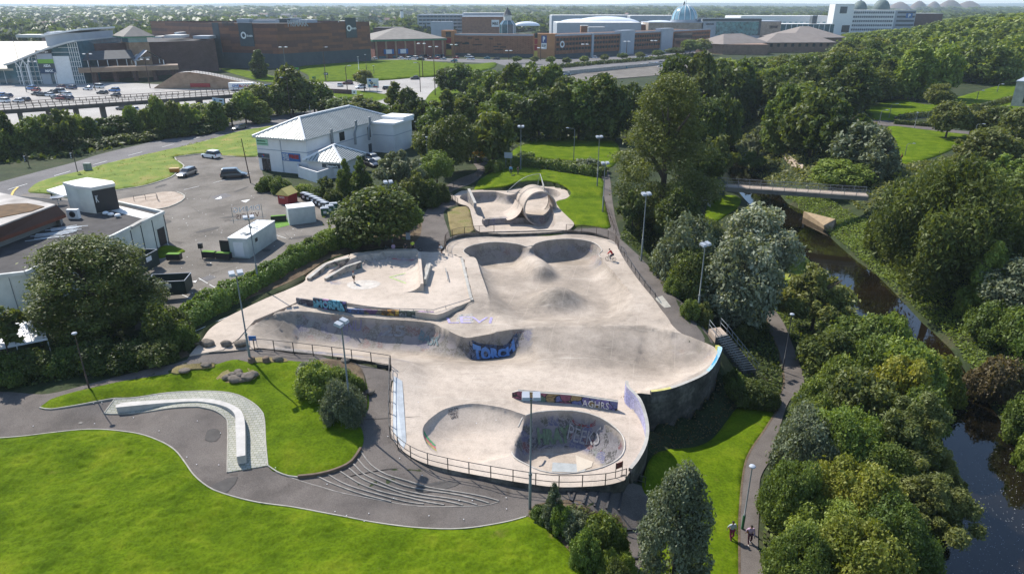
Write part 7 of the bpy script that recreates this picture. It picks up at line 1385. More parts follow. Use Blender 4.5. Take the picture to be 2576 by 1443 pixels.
r,A,B,z=mall_block('screen_building','grey framed building with a large blue glass screen',1761,1908,49,88,112,40,M_LGREY,M_DGREY);slab('glass_screen',A,B,.24,.98,z-13,z-2,.3,plain('blue_patterned_glass',(.03,.14,.20),.2,.8,.5,spec=.8,alt=(.12,.34,.36)),r,.2);slab('dark_frame',A,B,0,1,z-1.4,z+.2,.3,M_DGREY,r,.3);slab('dark_frame',A,B,.96,1,z-13,z,.3,M_DGREY,r,.25);sign_text('DEBENHAMS',A,B,.06,.2,z-4.6,z-3.2,M_BLACK,r,.3)
r,A,B,z=mall_block('stone_store_wing','square sandstone wing right of the blue glass screen',1907,1958,55,86,112,30,F_STONE,M_LGREY);sign_text('DEBENHAMS',A,B,.45,.85,z-5.5,z-3.2,M_BLACK,r,.3)
r,A,B,z=mall_block('low_glass_block','low glass fronted block between the stone wing and the white tower',1955,2092,62,82,105,30,M_GLASSB,M_MEMB);
for k in range(10):slab('window_frame',A,B,.02+k*.1,.03+k*.1,0,z,.2,M_WHITE,r,.1)
mall_block('grey_slab_tower','thin dark grey slab tower in front of the long white block',2035,2047,41,74,104,6,M_DGREY)
r,A,B,z=mall_block('long_white_block','long white building with a row of windows behind the offices',1858,2092,42,66,92,60,M_WHITE,M_MEMB)
for k in range(14):slab('window',A,B,.1+k*.06,.13+k*.06,z-9,z-5.5,.2,M_PGLASS,r,.1)
r,A,B,z=mall_block('white_tower','tall blank white tower with two dark signs',2088,2136,12,70,96,14,M_WHITE,M_MEMB);slab('dark_sign',A,B,.28,.64,z-8.5,z-2,.3,M_DGREY,r,.3);slab('dark_sign',A,B,.52,.92,z-27,z-20,.3,M_BLACK,r,.3)
r,A,B,z=mall_block('white_deck_car_park','white open-decked car park with bands of dark levels',2134,2240,27,70,95,40,M_WHITE,M_MEMB)
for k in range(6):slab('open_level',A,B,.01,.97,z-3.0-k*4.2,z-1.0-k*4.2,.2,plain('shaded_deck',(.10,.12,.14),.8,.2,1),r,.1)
for k in range(20):slab('post',A,B,.02+k*.05,.028+k*.05,0,z,.2,M_WHITE,r,.25)
r,A,B,z=mall_block('end_car_park_block','shorter deck block with a blue parking sign right of the white decks',2238,2292,27,60,94,30,M_LGREY,M_MEMB);slab('blue_sign',A,B,.55,.85,z-7.5,z-2.6,.3,M_BLUEP,r,.5);sign_text('P',A,B,.65,.76,z-6.8,z-3.3,M_WHITE,r,.7,bold=.05)
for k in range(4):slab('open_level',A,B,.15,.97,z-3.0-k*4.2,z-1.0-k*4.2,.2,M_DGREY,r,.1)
mall_block('far_brown_block','low brown block right of the parking sign',2290,2360,35,48,92,20,F_BRICKD,M_MEMB)
for i,(cx,w_,y0,y1,D,lb) in enumerate(((1525,180,42,64,105,'largest white cushion roof over the mall'),(1326,66,55,66,104,'white cushion roof just right of the pointed tower'),(1660,106,52,66,109,'white cushion roof in front of the glass dome'),(1455,110,48,63,103,'smaller white cushion roof left of the largest one'))):
 p=P(cx,D);k=mpp(p);z0,z1=zt(p,y1),zt(p,y0);mb=MB();mb.lathe((p[0],p[1]+10,z0),[(w_*k/2*math.cos(a),(z1-z0)*math.sin(a)) for a in np.linspace(0,1.5,8)]+[(0,z1-z0)],28,sy=.45);tag(mb.build('cushion_roof',M_ETFE),lb,'roof','white cushion roofs of the mall')
 rb=MB();a=np.linspace(0,math.pi,9)
 for s_ in(-.3,0,.3):rb.tube([(p[0]+w_*k/2*.98*math.cos(t)*1.0,p[1]+10+s_*w_*k*.3,z0+(z1-z0)*math.sin(t)*math.sqrt(max(0,1-(s_*1.3)**2))+.05) for t in a],.18,4)
dm=root_at('glass_dome','blue glass dome with white ribs on the mall roof','dome');p=P(1716,110);k=mpp(p);z0,z1=zt(p,50),zt(p,13);Rd=32*k;mb=MB();mb.lathe((p[0],p[1],z0),[(Rd*math.cos(a),(z1-z0)*math.sin(a)) for a in np.linspace(0,math.pi/2,8)],24);mb.build('dome_glass',M_PGLASS,dm);mb=MB()
for j in range(14):an=2*math.pi*j/14;mb.tube([(p[0]+Rd*1.01*math.cos(a)*math.cos(an),p[1]+Rd*1.01*math.cos(a)*math.sin(an),z0+(z1-z0)*1.01*math.sin(a)) for a in np.linspace(0,math.pi/2,7)],.3,4)
mb.build('dome_rib',M_WHITE,dm);mb=MB();mb.tube([(p[0]-3,p[1]-2,z1-3),(p[0]-1,p[1],z1+2.5)],.6,5);mb.tube([(p[0]-1,p[1],z1),(p[0]-1,p[1],z1+8)],.12,4);mb.tube([(p[0]+.5,p[1],z1),(p[0]+.5,p[1],z1+6)],.12,4);mb.build('mast',M_DGREY,dm);mb=MB();mb.lathe((p[0],p[1],0),[(Rd*1.05,0),(Rd*1.05,z0)],20);mb.build('drum',M_LGREY,dm)
pt=root_at('pointed_glass_tower','octagonal glass lantern tower with a dark spire','tower');p=P(1277,112);k=mpp(p);zf=lambda y:zt(p,y);mb=MB();mb.lathe((p[0],p[1],0),[(20*k,0),(20*k,zf(62)),(12*k,zf(52))],8,False);mb.build('glass_base',M_GLASSB,pt);mb=MB();mb.lathe((p[0],p[1],0),[(10*k,zf(53)),(10*k,zf(39))],8,False);mb.build('lantern',M_MEMB,pt);mb=MB();mb.lathe((p[0],p[1],0),[(12*k,zf(38)),(10*k,zf(36)),(0,zf(18))],8,False);mb.build('spire',M_DSLATE,pt);mb=MB()
for j in range(8):an=2*math.pi*j/8;mb.tube([(p[0]+20*k*math.cos(an),p[1]+20*k*math.sin(an),0),(p[0]+20*k*math.cos(an),p[1]+20*k*math.sin(an),zf(62)),(p[0]+12*k*math.cos(an),p[1]+12*k*math.sin(an),zf(52))],.25,4)
mb.build('glazing_bar',M_WHITE,pt)
for x,r_,lb in((2152,17.5,'left one of two green-grey domes behind the white deck car park'),(2206,20,'right larger one of two green-grey domes behind the white deck car park')):
 p=P(x,78);k=mpp(p);z0=zt(p,26);d_=root_at('green_dome',lb,'dome','green domes');mb=MB();mb.lathe((p[0],p[1],z0),[(r_*k*math.cos(a),r_*k*1.25*math.sin(a)) for a in np.linspace(0,math.pi/2,9)],24);mb.build('dome_shell',plain('weathered_green_copper',(.12,.16,.15),.7,.2,.2),d_);mb=MB();mb.lathe((p[0],p[1],0),[(r_*k,0),(r_*k,z0)],20);mb.build('drum',M_LGREY,d_);mb=MB();mb.lathe((p[0],p[1],z0+r_*k*1.25),[(1.2,-.5),(1.2,2),(0,3)],8);mb.build('finial',M_LGREY,d_)
for i,(x,w_,y) in enumerate(((2259,60,5),(2307,46,2.5),(2345,40,4),(2385,62,-.5),(2432,70,3))):
 D=3300+i*60;px_=(x-CX)/FOC*D*CP*1.0;mp_=D/FOC;z1=z_at(px_*1.0,D,y);mb=MB();X=(x-CX)/FOC*(D*CP+CAM_H*SP-z1*SP*0)
 mb.lathe((X,D,-5),[(w_*mp_*.72,0),(w_*mp_*.5,(z1+5)*.42),(w_*mp_*.28,(z1+5)*.78),(w_*mp_*.10,(z1+5)*.97),(0,z1+5)],22,sy=.7);o=mb.build('spoil_hill',plain('mauve_shale',(.17,.13,.115),.95,.3,.004));tag(o,kind='structure')
fo=root_at('flyover','long low road flyover with steel railings crossing the left side','flyover');n0,n1_=np.array(P(-330,300,5)[:2]),np.array(P(692,231,5)[:2]);t=n1_-n0;Lf=np.linalg.norm(t);t/=Lf;q_=np.array([-t[1],t[0]]);prism_part('deck',[n0,n1_,n1_+q_*8.5,n0+q_*8.5],3.9,5.0,plain('flyover_concrete',(.10,.085,.075),.9,.3,.3),fo);prism_part('roadway',[n0+q_*.8,n1_+q_*.8,n1_+q_*7.7,n0+q_*7.7],5.01,5.05,M_PALE,fo)
for k in range(15):p=n0+t*(Lf*(k+.6)/15)+q_*4.2;mb=MB();mb.box((p[0],p[1],1.5),(1.2,4.5,5),math.atan2(t[1],t[0]));mb.build('pier',plain('pier_concrete',(.16,.14,.12),.9,.3,.5),fo)
for s_ in(.25,8.2):
 mb=MB();
 for h in(.55,1.15):mb.tube([(*(n0+q_*s_),5+h),(*(n1_+q_*s_),5+h)],.09,4)
 for k in range(60):p=n0+t*(Lf*(k+.5)/60)+q_*s_;mb.tube([(*p,5),(*p,6.2)],.09,4)
 mb.build('railing',M_RUST,fo)
 # ---- right edge building, pylon
ce=root_at('concrete_house','pale concrete block at the right edge above the park lawn','building');A,B=P(2541,268),P(2700,280);zc_=zt(A,206);q=rect_from(A,B,25);prism_part('wall',q,-1,zc_,M_CONC,ce);prism_part('roof',sh_([np.array(p) for p in q],-.02),zc_+.01,zc_+.35,M_LGREY,ce);slab('window',A,B,.18,.45,zc_-6.5,zc_-3.5,.2,M_GLASSD,ce,.06)
py_=root_at('turquoise_mast','turquoise steel A-frame mast rising above the trees','mast');p=P(2320,175);z1=zt(p,90);mb=MB()
for dx in(-3.2,0,2.0):mb.tube([(p[0]+dx,p[1],0),(p[0]+.5+dx*.12,p[1],z1)],.5,6)
mb.build('leg',plain('turquoise_paint',(.12,.30,.32),.5,.1,1),py_)
for dx in(-20,-14):mb=MB();mb.tube([(p[0]+.5,p[1],z1-1),(p[0]+dx,p[1]+4,z1-11)],.08,4);mb.build('cable',M_STEEL,py_)
chm=root_at('white_chimney','slim white chimney with a dark top among the far trees','chimney');p=P(1013,70);mb=MB();mb.tube([(p[0],p[1],0),(p[0],p[1],zt(p,29))],2.4,10);mb.build('shaft',M_WHITE,chm);mb=MB();mb.tube([(p[0],p[1],zt(p,29)),(p[0],p[1],zt(p,26))],2.5,10);mb.build('top',M_DGREY,chm)
# ---- houses of the suburb beyond
rr=random.Random(31);hm={};HC=[plain('house_harling',(.42,.37,.33),.9,.2,.3),plain('house_brick',(.28,.20,.17),.9,.2,.3),plain('house_white',(.55,.54,.52),.9,.1,.3)];RC=[plain('brown_house_tiles',(.20,.13,.11),.9,.2,.3),plain('grey_house_tiles',(.24,.22,.21),.9,.2,.3),plain('pink_house_tiles',(.36,.22,.18),.9,.2,.3)]
HS=[(20,62),(60,56),(10,45),(120,66),(230,52),(275,47),(300,53),(330,50),(355,56),(395,46),(430,50),(480,45),(515,40),(540,36),(580,34),(610,42),(640,38),(662,34),(700,43),(150,50),(190,44),(760,40),(880,46),(950,44),(985,52),(1010,56),(1570,34),(1480,33),(300,40),(420,38),(560,48),(720,36),(640,50),(800,44),(90,42)]
for i,(x,y) in enumerate(HS):
 p=P(x,y+12,0);e=empty('house',(p[0],p[1],float(T(p[0],p[1]))),'%s roofed house, %d%s from the left among the far suburb trees'%(('brown','grey','pink')[i%3],0,''),'house','houses of the far suburb',rr.uniform(-.5,.5));L_=rr.uniform(16,34)*(1+(60-y)*.01);W_=rr.uniform(9,13);h=rr.uniform(5,8)
 mb=MB();mb.box((0,0,h/2),(L_,W_,h));mb.build('wall',HC[i%3],e);mb=MB();mb.add([(-L_/2-.5,-W_/2-.6,h),(L_/2+.5,-W_/2-.6,h),(L_/2+.5,W_/2+.6,h),(-L_/2-.5,W_/2+.6,h),(-L_/2-.5,0,h+4),(L_/2+.5,0,h+4)],[[0,1,5,4],[2,3,4,5],[1,2,5],[3,0,4]]);mb.build('roof',RC[i%3],e)
ho=sorted([o for o in bpy.data.objects if o.name.startswith('house') and o.get('category')=='house'],key=lambda o:o.location.x/o.location.y);cc={}
for o in ho:
 c=o['label'].split()[0];cc[c]=cc.get(c,0)+1;o['label']='%s roofed house, %s of these from the left in the far suburb'%(c,ORD[cc[c]-1])
rw_=root_at('retaining_wall','pale grey retaining wall below the hedge of the terracotta car park','wall');slab('wall',g(1400,190),g(1590,172),0,1,-1,2.2,.5,M_CONC,rw_);slab('wall',g(1590,172),g(1745,158),0,1,-1,2.15,.5,M_CONC,rw_)
# --- vehicles
def slot(o,m):o.material_slots[0].link='OBJECT';o.material_slots[0].material=m
CARP_={n_:plain('car_'+n_,c,.3,.06,2,spec=.6,coat=.7) for n_,c in dict(white=(.72,.73,.74),black=(.018,.018,.02),grey=(.10,.105,.11),silver=(.42,.44,.45),red=(.35,.025,.025),maroon=(.12,.02,.025),blue=(.03,.16,.42),navy=(.02,.035,.10),teal=(.03,.20,.25),lightblue=(.30,.42,.52)).items()}
M_LAMPW=plain('headlight_glass',(.7,.7,.72),.15,.05,2,spec=.8);M_LAMPR=plain('tail_lamp_red',(.35,.01,.01),.2,.1,2);M_TYRE=plain('tyre_rubber',(.02,.02,.02),.9,.2,3)
def loft(mb,st,cap=True):
 V=[];
 for x,z0,z1,w0,w1 in st:c=min(.12,(z1-z0)*.4);V+=[(x,-w0,z0),(x,-w0*1.0,z0+(z1-z0)*.55),(x,-w1,z1-c*.4),(x,-w1+c,z1),(x,w1-c,z1),(x,w1,z1-c*.4),(x,w0,z0+(z1-z0)*.55),(x,w0,z0)]
 F=[];n_=8
 for i in range(len(st)-1):F+=[[i*n_+k,i*n_+(k+1)%n_,(i+1)*n_+(k+1)%n_,(i+1)*n_+k] for k in range(n_)]
 F+=[list(range(n_))[::-1],[(len(st)-1)*n_+k for k in range(n_)]];mb.add(V,F,False)
def car_proto(kind,detail):
 L_,H_,hood,w_=dict(hatch=(4.1,1.48,1.0,.88),estate=(4.8,1.48,1.25,.9),suv=(4.75,1.72,1.2,.95),van=(4.9,1.9,.85,.95))[kind]
 r=empty('car' if kind!='van' else 'van',(0,0,-200),'x','car' if kind!='van' else 'van');h=L_/2;b=.95 if kind in('suv','van') else.86;g0=-h+(.12 if kind in('estate','suv','van') else.25);ws=h-hood-.75;mb=MB()
 loft(mb,[(-h,.32,b-.15,w_-.12,w_-.2),(-h+.15,.25,b,w_-.02,w_-.06),(-h*.3,.22,b+.02,w_,w_-.05),(h-hood-.2,.22,b,w_,w_-.06),(h-.35,.24,b-.16,w_-.05,w_-.14),(h,.34,b-.34,w_-.2,w_-.28)])
 loft(mb,[(g0+.28,H_-.10,H_-.04,w_-.24,w_-.28),(g0+.5,H_-.12,H_,w_-.22,w_-.26),(ws-.45,H_-.12,H_,w_-.22,w_-.28),(ws-.1,H_-.14,H_-.06,w_-.22,w_-.3)]);body=mb.build('body',CARP_['white'],r)
 mb=MB();loft(mb,[(g0+.02,b-.04,b+.02,w_-.1,w_-.12),(g0+.3,b-.04,H_-.06,w_-.1,w_-.24),(ws-.3,b-.04,H_-.06,w_-.1,w_-.25),(ws+.55,b-.06,b+.0,w_-.12,w_-.16)]);mb.build('window',M_GLASSD,r)
 if detail:
  mb=MB()
  for x in(g0+.35,(g0+ws)/2,ws-.25):
   for s_ in(-1,1):mb.tube([(x,s_*(w_-.10),b),(x-.02,s_*(w_-.235),H_-.05)],.045,4)
  mb.build('pillar',M_BLACK,r)
  for s_ in(-1,1):mb=MB();mb.ball((h-.14,s_*(w_-.3),b-.34),(.16,.17,.08),8,5);mb.build('headlight',M_LAMPW,r);mb=MB();mb.box((-h+.03,s_*(w_-.22),b-.14),(.08,.16,.3));mb.build('tail_light',M_LAMPR,r);mb=MB();mb.ball((ws+.25,s_*(w_+.08),b+.08),(.06,.12,.08),6,4);mb.build('mirror',M_BLACK,r)
 for x in(-h+.85,h-.85):
  for s_ in(-1,1):
   mb=MB();mb.lathe((x,s_*(w_-.1),.33),[(.0,-.11),(.25,-.11),(.33,-.08),(.33,.08),(.25,.11),(0,.11)],14,axis='y');wh=mb.build('wheel',M_TYRE,r)
   if detail:mb=MB();mb.lathe((x,s_*(w_+.005),.33),[(0,.03*-s_),(.2,.02*-s_),(.22,0)],10,axis='y');mb.build('rim',M_STEEL,wh)
 return r
CARS={(k,d):car_proto(k,d) for k in('hatch','estate','suv','van') for d in(0,1)}
used_c=set()
def car(kind,col,p0,p1,label,detail=0,group=None,dz=.05,z=None):
 f=(lambda q:Vector(P(q[0],q[1],z))) if z is not None else(lambda q:g(*q));a,b=f(p0),f(p1);c=(a+b)/2;pr=CARS[(kind,detail)];rz=math.atan2(b.y-a.y,b.x-a.x)
 if(kind,detail) not in used_c:used_c.add((kind,detail));o=pr
 else:o=copy_tree(pr)
 o.location=(c.x,c.y,c.z+dz);o.rotation_euler=(0,0,rz);o['label']=label
 if group:o['group']=group
 for ch in o.children:
  if ch.name.startswith('body'):slot(ch,CARP_[col])
 return o
car('suv','white',(547,399),(517,395),'white off-roader parked by the rough verge',1);car('estate','grey',(483,437),(458,447),'dark estate car with a white door sticker leaving the car park',1);car('van','black',(569,448),(611,446),'black people carrier parked beside the takeaway',1);car('estate','grey',(617,322.5),(585,329.5),'dark grey estate car driving on the main road',1)
car('estate','silver',(923,399),(958,410),'silver estate car behind the conifers by the takeaway',1);car('hatch','black',(921,413),(950,423),'black car beside the silver estate by the takeaway',1)
for k,c,a,b,lb in(('hatch','white',(850,221),(862,214),'white hatchback driving away on the roundabout'),('suv','maroon',(886,212),(862,213),'maroon car on the far side of the roundabout'),('suv','white',(919,222),(896,224),'white car passing in front of the roundabout tree'),('estate','black',(966,226),(989,226),'black car on the roundabout right of the big sign'),('hatch','black',(1053,199),(1033,200),'black car on the road below the grass bank')):car(k,c,a,b,lb,0,'cars on the roundabout')
car('suv','navy',(676,226),(662,227),'dark off-roader on the right end of the flyover',0,None,.06,5.05)
PKL=[(79,226,'blue','suv'),(91,230,'red','hatch'),(154,222,'maroon','hatch'),(180,225,'navy','suv'),(92,240,'black','hatch'),(106,242,'black','estate'),(125,243,'white','hatch'),(133,235,'black','hatch'),(150,234,'white','van'),(168,241,'white','hatch'),(142,249,'grey','hatch'),(153,251,'red','hatch'),(171,251,'navy','estate'),(62,255,'black','estate'),(46,258,'white','hatch'),(20,245,'navy','hatch'),(4,243,'blue','hatch'),(10,258,'white','suv'),(258,237,'black','estate'),(288,231,'blue','suv'),(292,243,'black','hatch'),(221,227,'white','hatch'),(248,222,'white','van'),(310,277,'black','suv'),(332,280,'white','estate'),(424,300,'silver','hatch'),(505,270,'black','estate')]
PKM=[(1008,149,'white','hatch'),(1026,151,'white','suv'),(1044,149,'white','van'),(1058,153,'black','van'),(1070,145,'maroon','suv'),(1082,150,'maroon','hatch'),(1091,144,'lightblue','suv'),(1100,150,'red','hatch'),(1115,151,'silver','hatch'),(1110,144,'navy','suv'),(942,150,'white','hatch'),(1147,148,'red','hatch'),(1184,151,'white','van'),(1178,145,'white','van'),(1225,149,'teal','hatch'),(1248,151,'black','estate'),(1142,156,'teal','hatch')]
PKR=[(1494,147,'white','hatch'),(1567,173,'teal','estate'),(1603,148,'white','hatch'),(1622,145,'white','hatch'),(1612,168,'white','hatch'),(1622,167,'lightblue','hatch'),(1635,165,'silver','suv'),(1648,164,'blue','hatch'),(1661,160,'grey','hatch'),(1674,160,'white','suv'),(1690,157,'white','suv'),(1664,170,'white','hatch'),(1682,168,'silver','hatch'),(1692,166,'white','hatch'),(1702,158,'silver','hatch'),(1426,190,'silver','hatch'),(1705,165,'grey','hatch')]
for lst,where,gr in((PKL,'in the car park below the supermarket','cars parked below the supermarket'),(PKM,'parked in front of the red brick store','cars parked by the red brick store'),(PKR,'in the lower car park beyond the wood','cars parked beyond the wood')):
 cnt={}
 for x,y,c,k in sorted(lst):cnt[c]=cnt.get(c,0)+1;car(k,c,(x+6,y+.3),(x-6,y-.3),'%s %s vehicle from the left %s'%(ORD[cnt[c]-1],c.replace('lightblue','pale blue'),where) if sum(1 for q in lst if q[2]==c)>1 else 'only %s vehicle %s'%(c.replace('lightblue','pale blue'),where),0,gr)
for k_,o in CARS.items():
 if k_ not in used_c:
  for q in list(o.children_recursive)+[o]:bpy.data.objects.remove(q)
tr=empty('box_trailer',(*P(610,229)[:2],0),'white box trailer with blue and red lettering at the end of the car park','trailer',None,.02);mb=MB();mb.box((0,0,1.9),(9.5,2.6,2.6));mb.build('body',M_WHITE,tr)
for i,(t_,m_) in enumerate((('GIVE',M_BLUEP),('BLOOD',M_RED))):o=text_mesh('lettering',t_,1.3,m_,tr,.02,.05);o.rotation_euler=(math.pi/2,0,0);o.location=(-2.0+i*3.6,-1.33,2.0)
for x in(-3,-1.8,3):mb=MB();mb.lathe((x,-1.1,.45),[(0,-.15),(.45,-.15),(.45,.15),(0,.15)],12,axis='y');mb.build('wheel',M_TYRE,tr)
# --- lamps
M_POLE=plain('grey_green_pole',(.15,.17,.165),.5,.2,2,metal=.2)
def lamp(base,topy,kind,label,group=None,rz=0.0,mat=None,z=None):
 p=g(*base) if z is None else Vector(P(*base,z));h=z_at(p.x,p.y,topy)-p.z;e=empty('floodlight' if kind=='flood' else 'street_lamp',p,label,'floodlight' if kind=='flood' else 'street lamp',group,rz);mat=mat or M_POLE;k=max(1,mpp(p)/.09);mb=MB()
 if kind=='flood':mb.tube([(0,0,-.2),(0,0,h*.33),(0,0,h*.331),(0,0,h-.1)],[.115,.11,.075,.06],8);mb.box((0,0,h-.15),(.9,.08,.08));mb.box((0,0,h*.33),(.25,.25,.1))
 elif kind=='arm':mb.tube([(0,0,-.2),(0,0,h-.4),(.15,0,h-.1),(1.3,0,h)],[.09*k,.07*k,.05*k,.045*k],6)
 elif kind=='twin':mb.tube([(0,0,-.2),(0,0,h)],[.10*k,.06*k],6);mb.box((0,0,h),(2.4,.1*k,.1*k))
 else:mb.tube([(0,0,-.2),(0,0,.25*h),(0,0,.251*h),(0,0,h-.12)],[.08*k,.08*k,.05*k,.04*k],8)
 mb.build('pole',mat,e)
 if kind=='flood':
  for s_ in(-.36,.36):mb=MB();mb.add([(s_-.27,-.35,h-.02),(s_+.27,-.35,h-.02),(s_+.27,.30,h+.12),(s_-.27,.30,h+.12),(s_-.24,-.3,h+.2),(s_+.24,-.3,h+.2),(s_+.24,.25,h+.34),(s_-.24,.25,h+.34)],[[3,2,1,0],[4,5,6,7],[0,1,5,4],[1,2,6,5],[2,3,7,6],[3,0,4,7]]);mb.build('lamp_head',M_LGREY,e)
 elif kind=='arm':mb=MB();mb.ball((1.5,0,h),(.42*k,.17*k,.10*k),8,5);mb.build('lamp_head',M_LGREY,e)
 elif kind=='twin':
  for s_ in(-1.2,1.2):mb=MB();mb.ball((s_,0,h),(.40*k,.2*k,.12*k),8,5);mb.build('lamp_head',M_WHITE,e)
 else:mb=MB();mb.lathe((0,0,h-.14),[(.05*k,0),(.17*k,.05),(.24*k,.12),(.2*k,.2),(0,.22)],12);mb.build('lamp_head',M_LGREY,e)
 return e
for b_,t_,rz,lb in(((630,909),690,.5,'floodlight beside the boulders at the left end of the long fence'),((885,1066),815,1.2,'floodlight rising from the planted bed'),((1333,1279),1000,0,'floodlight at the right end of the curved steps'),((1753,802),617,.6,'floodlight beside the stair on the right'),((1613,656),490,.3,'floodlight by the upper path below the poplar'),((652,722),549,.4,'floodlight at the hedge beside the white kiosk container'),((987,610),460,.4,'floodlight under the broad dark tree above the plaza'),((1310,428),320,0,'floodlight behind the two standing men on the mound'),((1502,470),346,.3,'floodlight left of the poplar near the hedge'),((1516,535),412,.2,'floodlight against the left side of the poplar'),((1054,470),415,.2,'small twin floodlight left of the lime green tree')):lamp(b_,t_,'flood',lb,'floodlights of the skatepark',rz)
for b_,t_,k,rz,lb,m_ in(((1867,1331),1172,'post',0,'green based lamp post on the lower path beside the walkers',None),((224,975),838,'post',0,'dark lamp post in front of the big round tree',M_RUST),((1443,405),323,'arm',2.8,'crook-necked lamp on the lawn behind the hedge',None),((1289,408),354,'post',0,'short lamp behind the notice board',M_RUST),((1047,350),306,'post',0,'short lamp by the path right of the takeaway',M_RUST),((1078,455),345,'post',0,'thin lamp post in the shrubs by the path',None),((733,298),195,'arm',3.4,'tall road lamp left of the takeaway roof',M_RUST),((781,291),236,'post',0,'white lamp post behind the takeaway roof',M_WHITE),((722,200),119,'twin',.2,'twin lamp at the corner of the brown clad store',None),((874,228),166,'arm',.2,'lamp at the left edge of the roundabout',M_RUST),((903,178),143,'post',0,'short lamp on the shadowed part of the grass bank',M_WHITE),((922,178),138,'post',0,'thin pole on the grass bank below the clad store',M_RUST),((941,188),166,'post',0,'thin pole behind the roundabout tree',M_RUST),((1058,232),158,'arm',3.2,'lamp in the middle of the road junction',M_RUST),((1064,195),110,'twin',0,'tall twin lamp at the right of the grass bank',M_RUST),((1095,240),118,'twin',.2,'twin lamp beside the road right of the roundabout',M_RUST),((820,206),119,'arm',.1,'lamp beside the left road sign of the grass bank',M_RUST),((1143,160),113,'twin',0,'twin lamp in front of the orange stair tower',M_RUST),((1280,150),128,'twin',0,'twin lamp before the louvred wall, left one',M_RUST),((1360,152),121,'twin',0,'twin lamp before the orange tower with the parking sign',M_RUST),((1470,155),112,'twin',0,'twin lamp before the dark open levels',M_RUST),((1575,146),105,'twin',0,'twin lamp before the grey tower',M_RUST),((1642,143),103,'twin',0,'twin lamp before the right louvred section',M_RUST),((240,228),136,'twin',.1,'left tall twin lamp in the supermarket car park',M_RUST),((378,222),150,'twin',.1,'right tall twin lamp before the beige ramp',M_RUST),((155,250),184,'post',0,'pole in front of the supermarket sign',M_RUST),((460,166),145,'post',0,'short lamp on the walkway, left one',M_WHITE),((503,165),138,'twin',0,'twin lamp before the dark brick wall',None),((516,166),144,'post',0,'short lamp on the walkway, right one',M_WHITE),((546,168),148,'arm',3,'small lamp at the corner beside the clad store',None),((100,232),155,'twin',0,'lamp in front of the white panel of the supermarket',None),((67,232),72,'post',0,'tall thin mast before the supermarket roof',None),((2212,310),277,'arm',0,'lamp at the start of the path on the park lawn',None),((2236,298),261,'arm',0,'lamp on the upper lawn near the litter bin',None),((2300,323),283,'post',0,'lamp with a sign in front of the short hedge',None),((2372,268),245,'arm',0,'lamp right of the small lone tree on the upper lawn',None),((2457,252),228,'arm',0,'lamp on the right slope of the upper lawn',None),((2508,232),212,'arm',0,'farthest lamp on the upper lawn',None),((2276,392),361,'arm',0,'lamp at the bottom of the lower park lawn',None),((2440,385),312,'arm',0,'large lamp in front of the thicket on the right',None),((2560,205),192,'arm',0,'lamp above the concrete block at the right edge',None),((1968,935),790,'post',0,'dark lamp post under the trees by the lower path',M_BLACK)):
 lamp(b_,t_,k,lb,None,rz,m_)
mb=MB();p=g(1867,1331);mb.tube([(p.x,p.y,p.z-.1),(p.x,p.y,p.z+1.3)],.10,8);sl_=[o for o in bpy.data.objects if o.get('label','').startswith('green based lamp')][0];to_root(mb.build('base',M_GREENP),sl_)
e=empty('telegraph_pole',g(631,461),'dark leaning wooden pole at the corner of the car park','pole');mb=MB();q=g(631,461);mb.tube([(0,0,-.2),(-.55,0,z_at(q.x,q.y,349)-q.z)],[.11,.07],7);mb.build('shaft',plain('dark_pole_wood',(.05,.03,.025),.9,.3,2),e)
# --- fences and railings
def fence(name,label,line,h,post_every,rails,mat,zf=None,infill=None,r=.03,pr=.04,dz=0.0):
 L=[np.array(p[:2],float) for p in line];zf=zf or(lambda x,y:float(T(x,y)));e=empty(name,(float(L[0][0]),float(L[0][1]),zf(*L[0])),label,'fence' if name!='railing' else 'railing');cum=[0]
 for a,b in zip(L,L[1:]):cum.append(cum[-1]+float(np.linalg.norm(b-a)))
 def at(s):i=min(len(L)-2,max(0,int(np.searchsorted(cum,s))-1));f=(s-cum[i])/max(1e-6,cum[i+1]-cum[i]);return L[i]*(1-f)+L[i+1]*f
 n_=max(2,int(round(cum[-1]/post_every))+1);n_=min(n_,95);o3=e.location
 P3=lambda s,z:(lambda q:(q[0]-o3.x,q[1]-o3.y,zf(*q)+dz+z-o3.z))(at(s))
 for k in range(n_):s=cum[-1]*k/(n_-1);mb=MB();mb.tube([P3(s,-.15),P3(s,h)],pr,5);mb.build('post',mat,e)
 mb=MB();m_=max(2,int(cum[-1]/.8))
 for hh in rails:mb.tube([P3(cum[-1]*k/m_,hh) for k in range(m_+1)],r,5)
 mb.build('rail',mat,e)
 if infill:
  mb=MB()
  for k in range(int(cum[-1]/infill)):s=(k+.5)*infill;mb.tube([P3(s,.12),P3(s,h-.05)],.008 if infill<.25 else.012,3,False)
  mb.build('infill_bars',mat,e)
 return e
KR=[(p[0],p[1],p[2]) for p in K];ka=np.array(KR)
def kz(x,y):d=(ka[:,0]-x)**2+(ka[:,1]-y)**2;return float(ka[int(np.argmin(d)),2])+.02
def inset(line,k=.12):
 out=[];L=[np.array(p[:2]) for p in line]
 for i in range(len(L)):t=L[min(i+1,len(L)-1)]-L[max(0,i-1)];t/=np.linalg.norm(t)+1e-9;out.append(L[i]+np.array([t[1],-t[0]])*k*(1 if True else 0))
 return out
f1=near_k(P(985,920,-.75)[:2],P(645,876,-.2)[:2]);fence('fence','steel panel fence along the left bowl above the grass island',inset(f1,-.15),1.15,1.95,(.12,1.13),M_DARKSTEEL,kz,r=.035,pr=.05)
f2=near_k(P(1571,1205,-1.6)[:2],P(985,925,-.78)[:2]);fence('railing','two-rail steel railing round the lower bowls',inset(f2,-.15),1.15,1.75,(.55,1.13),M_DARKSTEEL,kz)
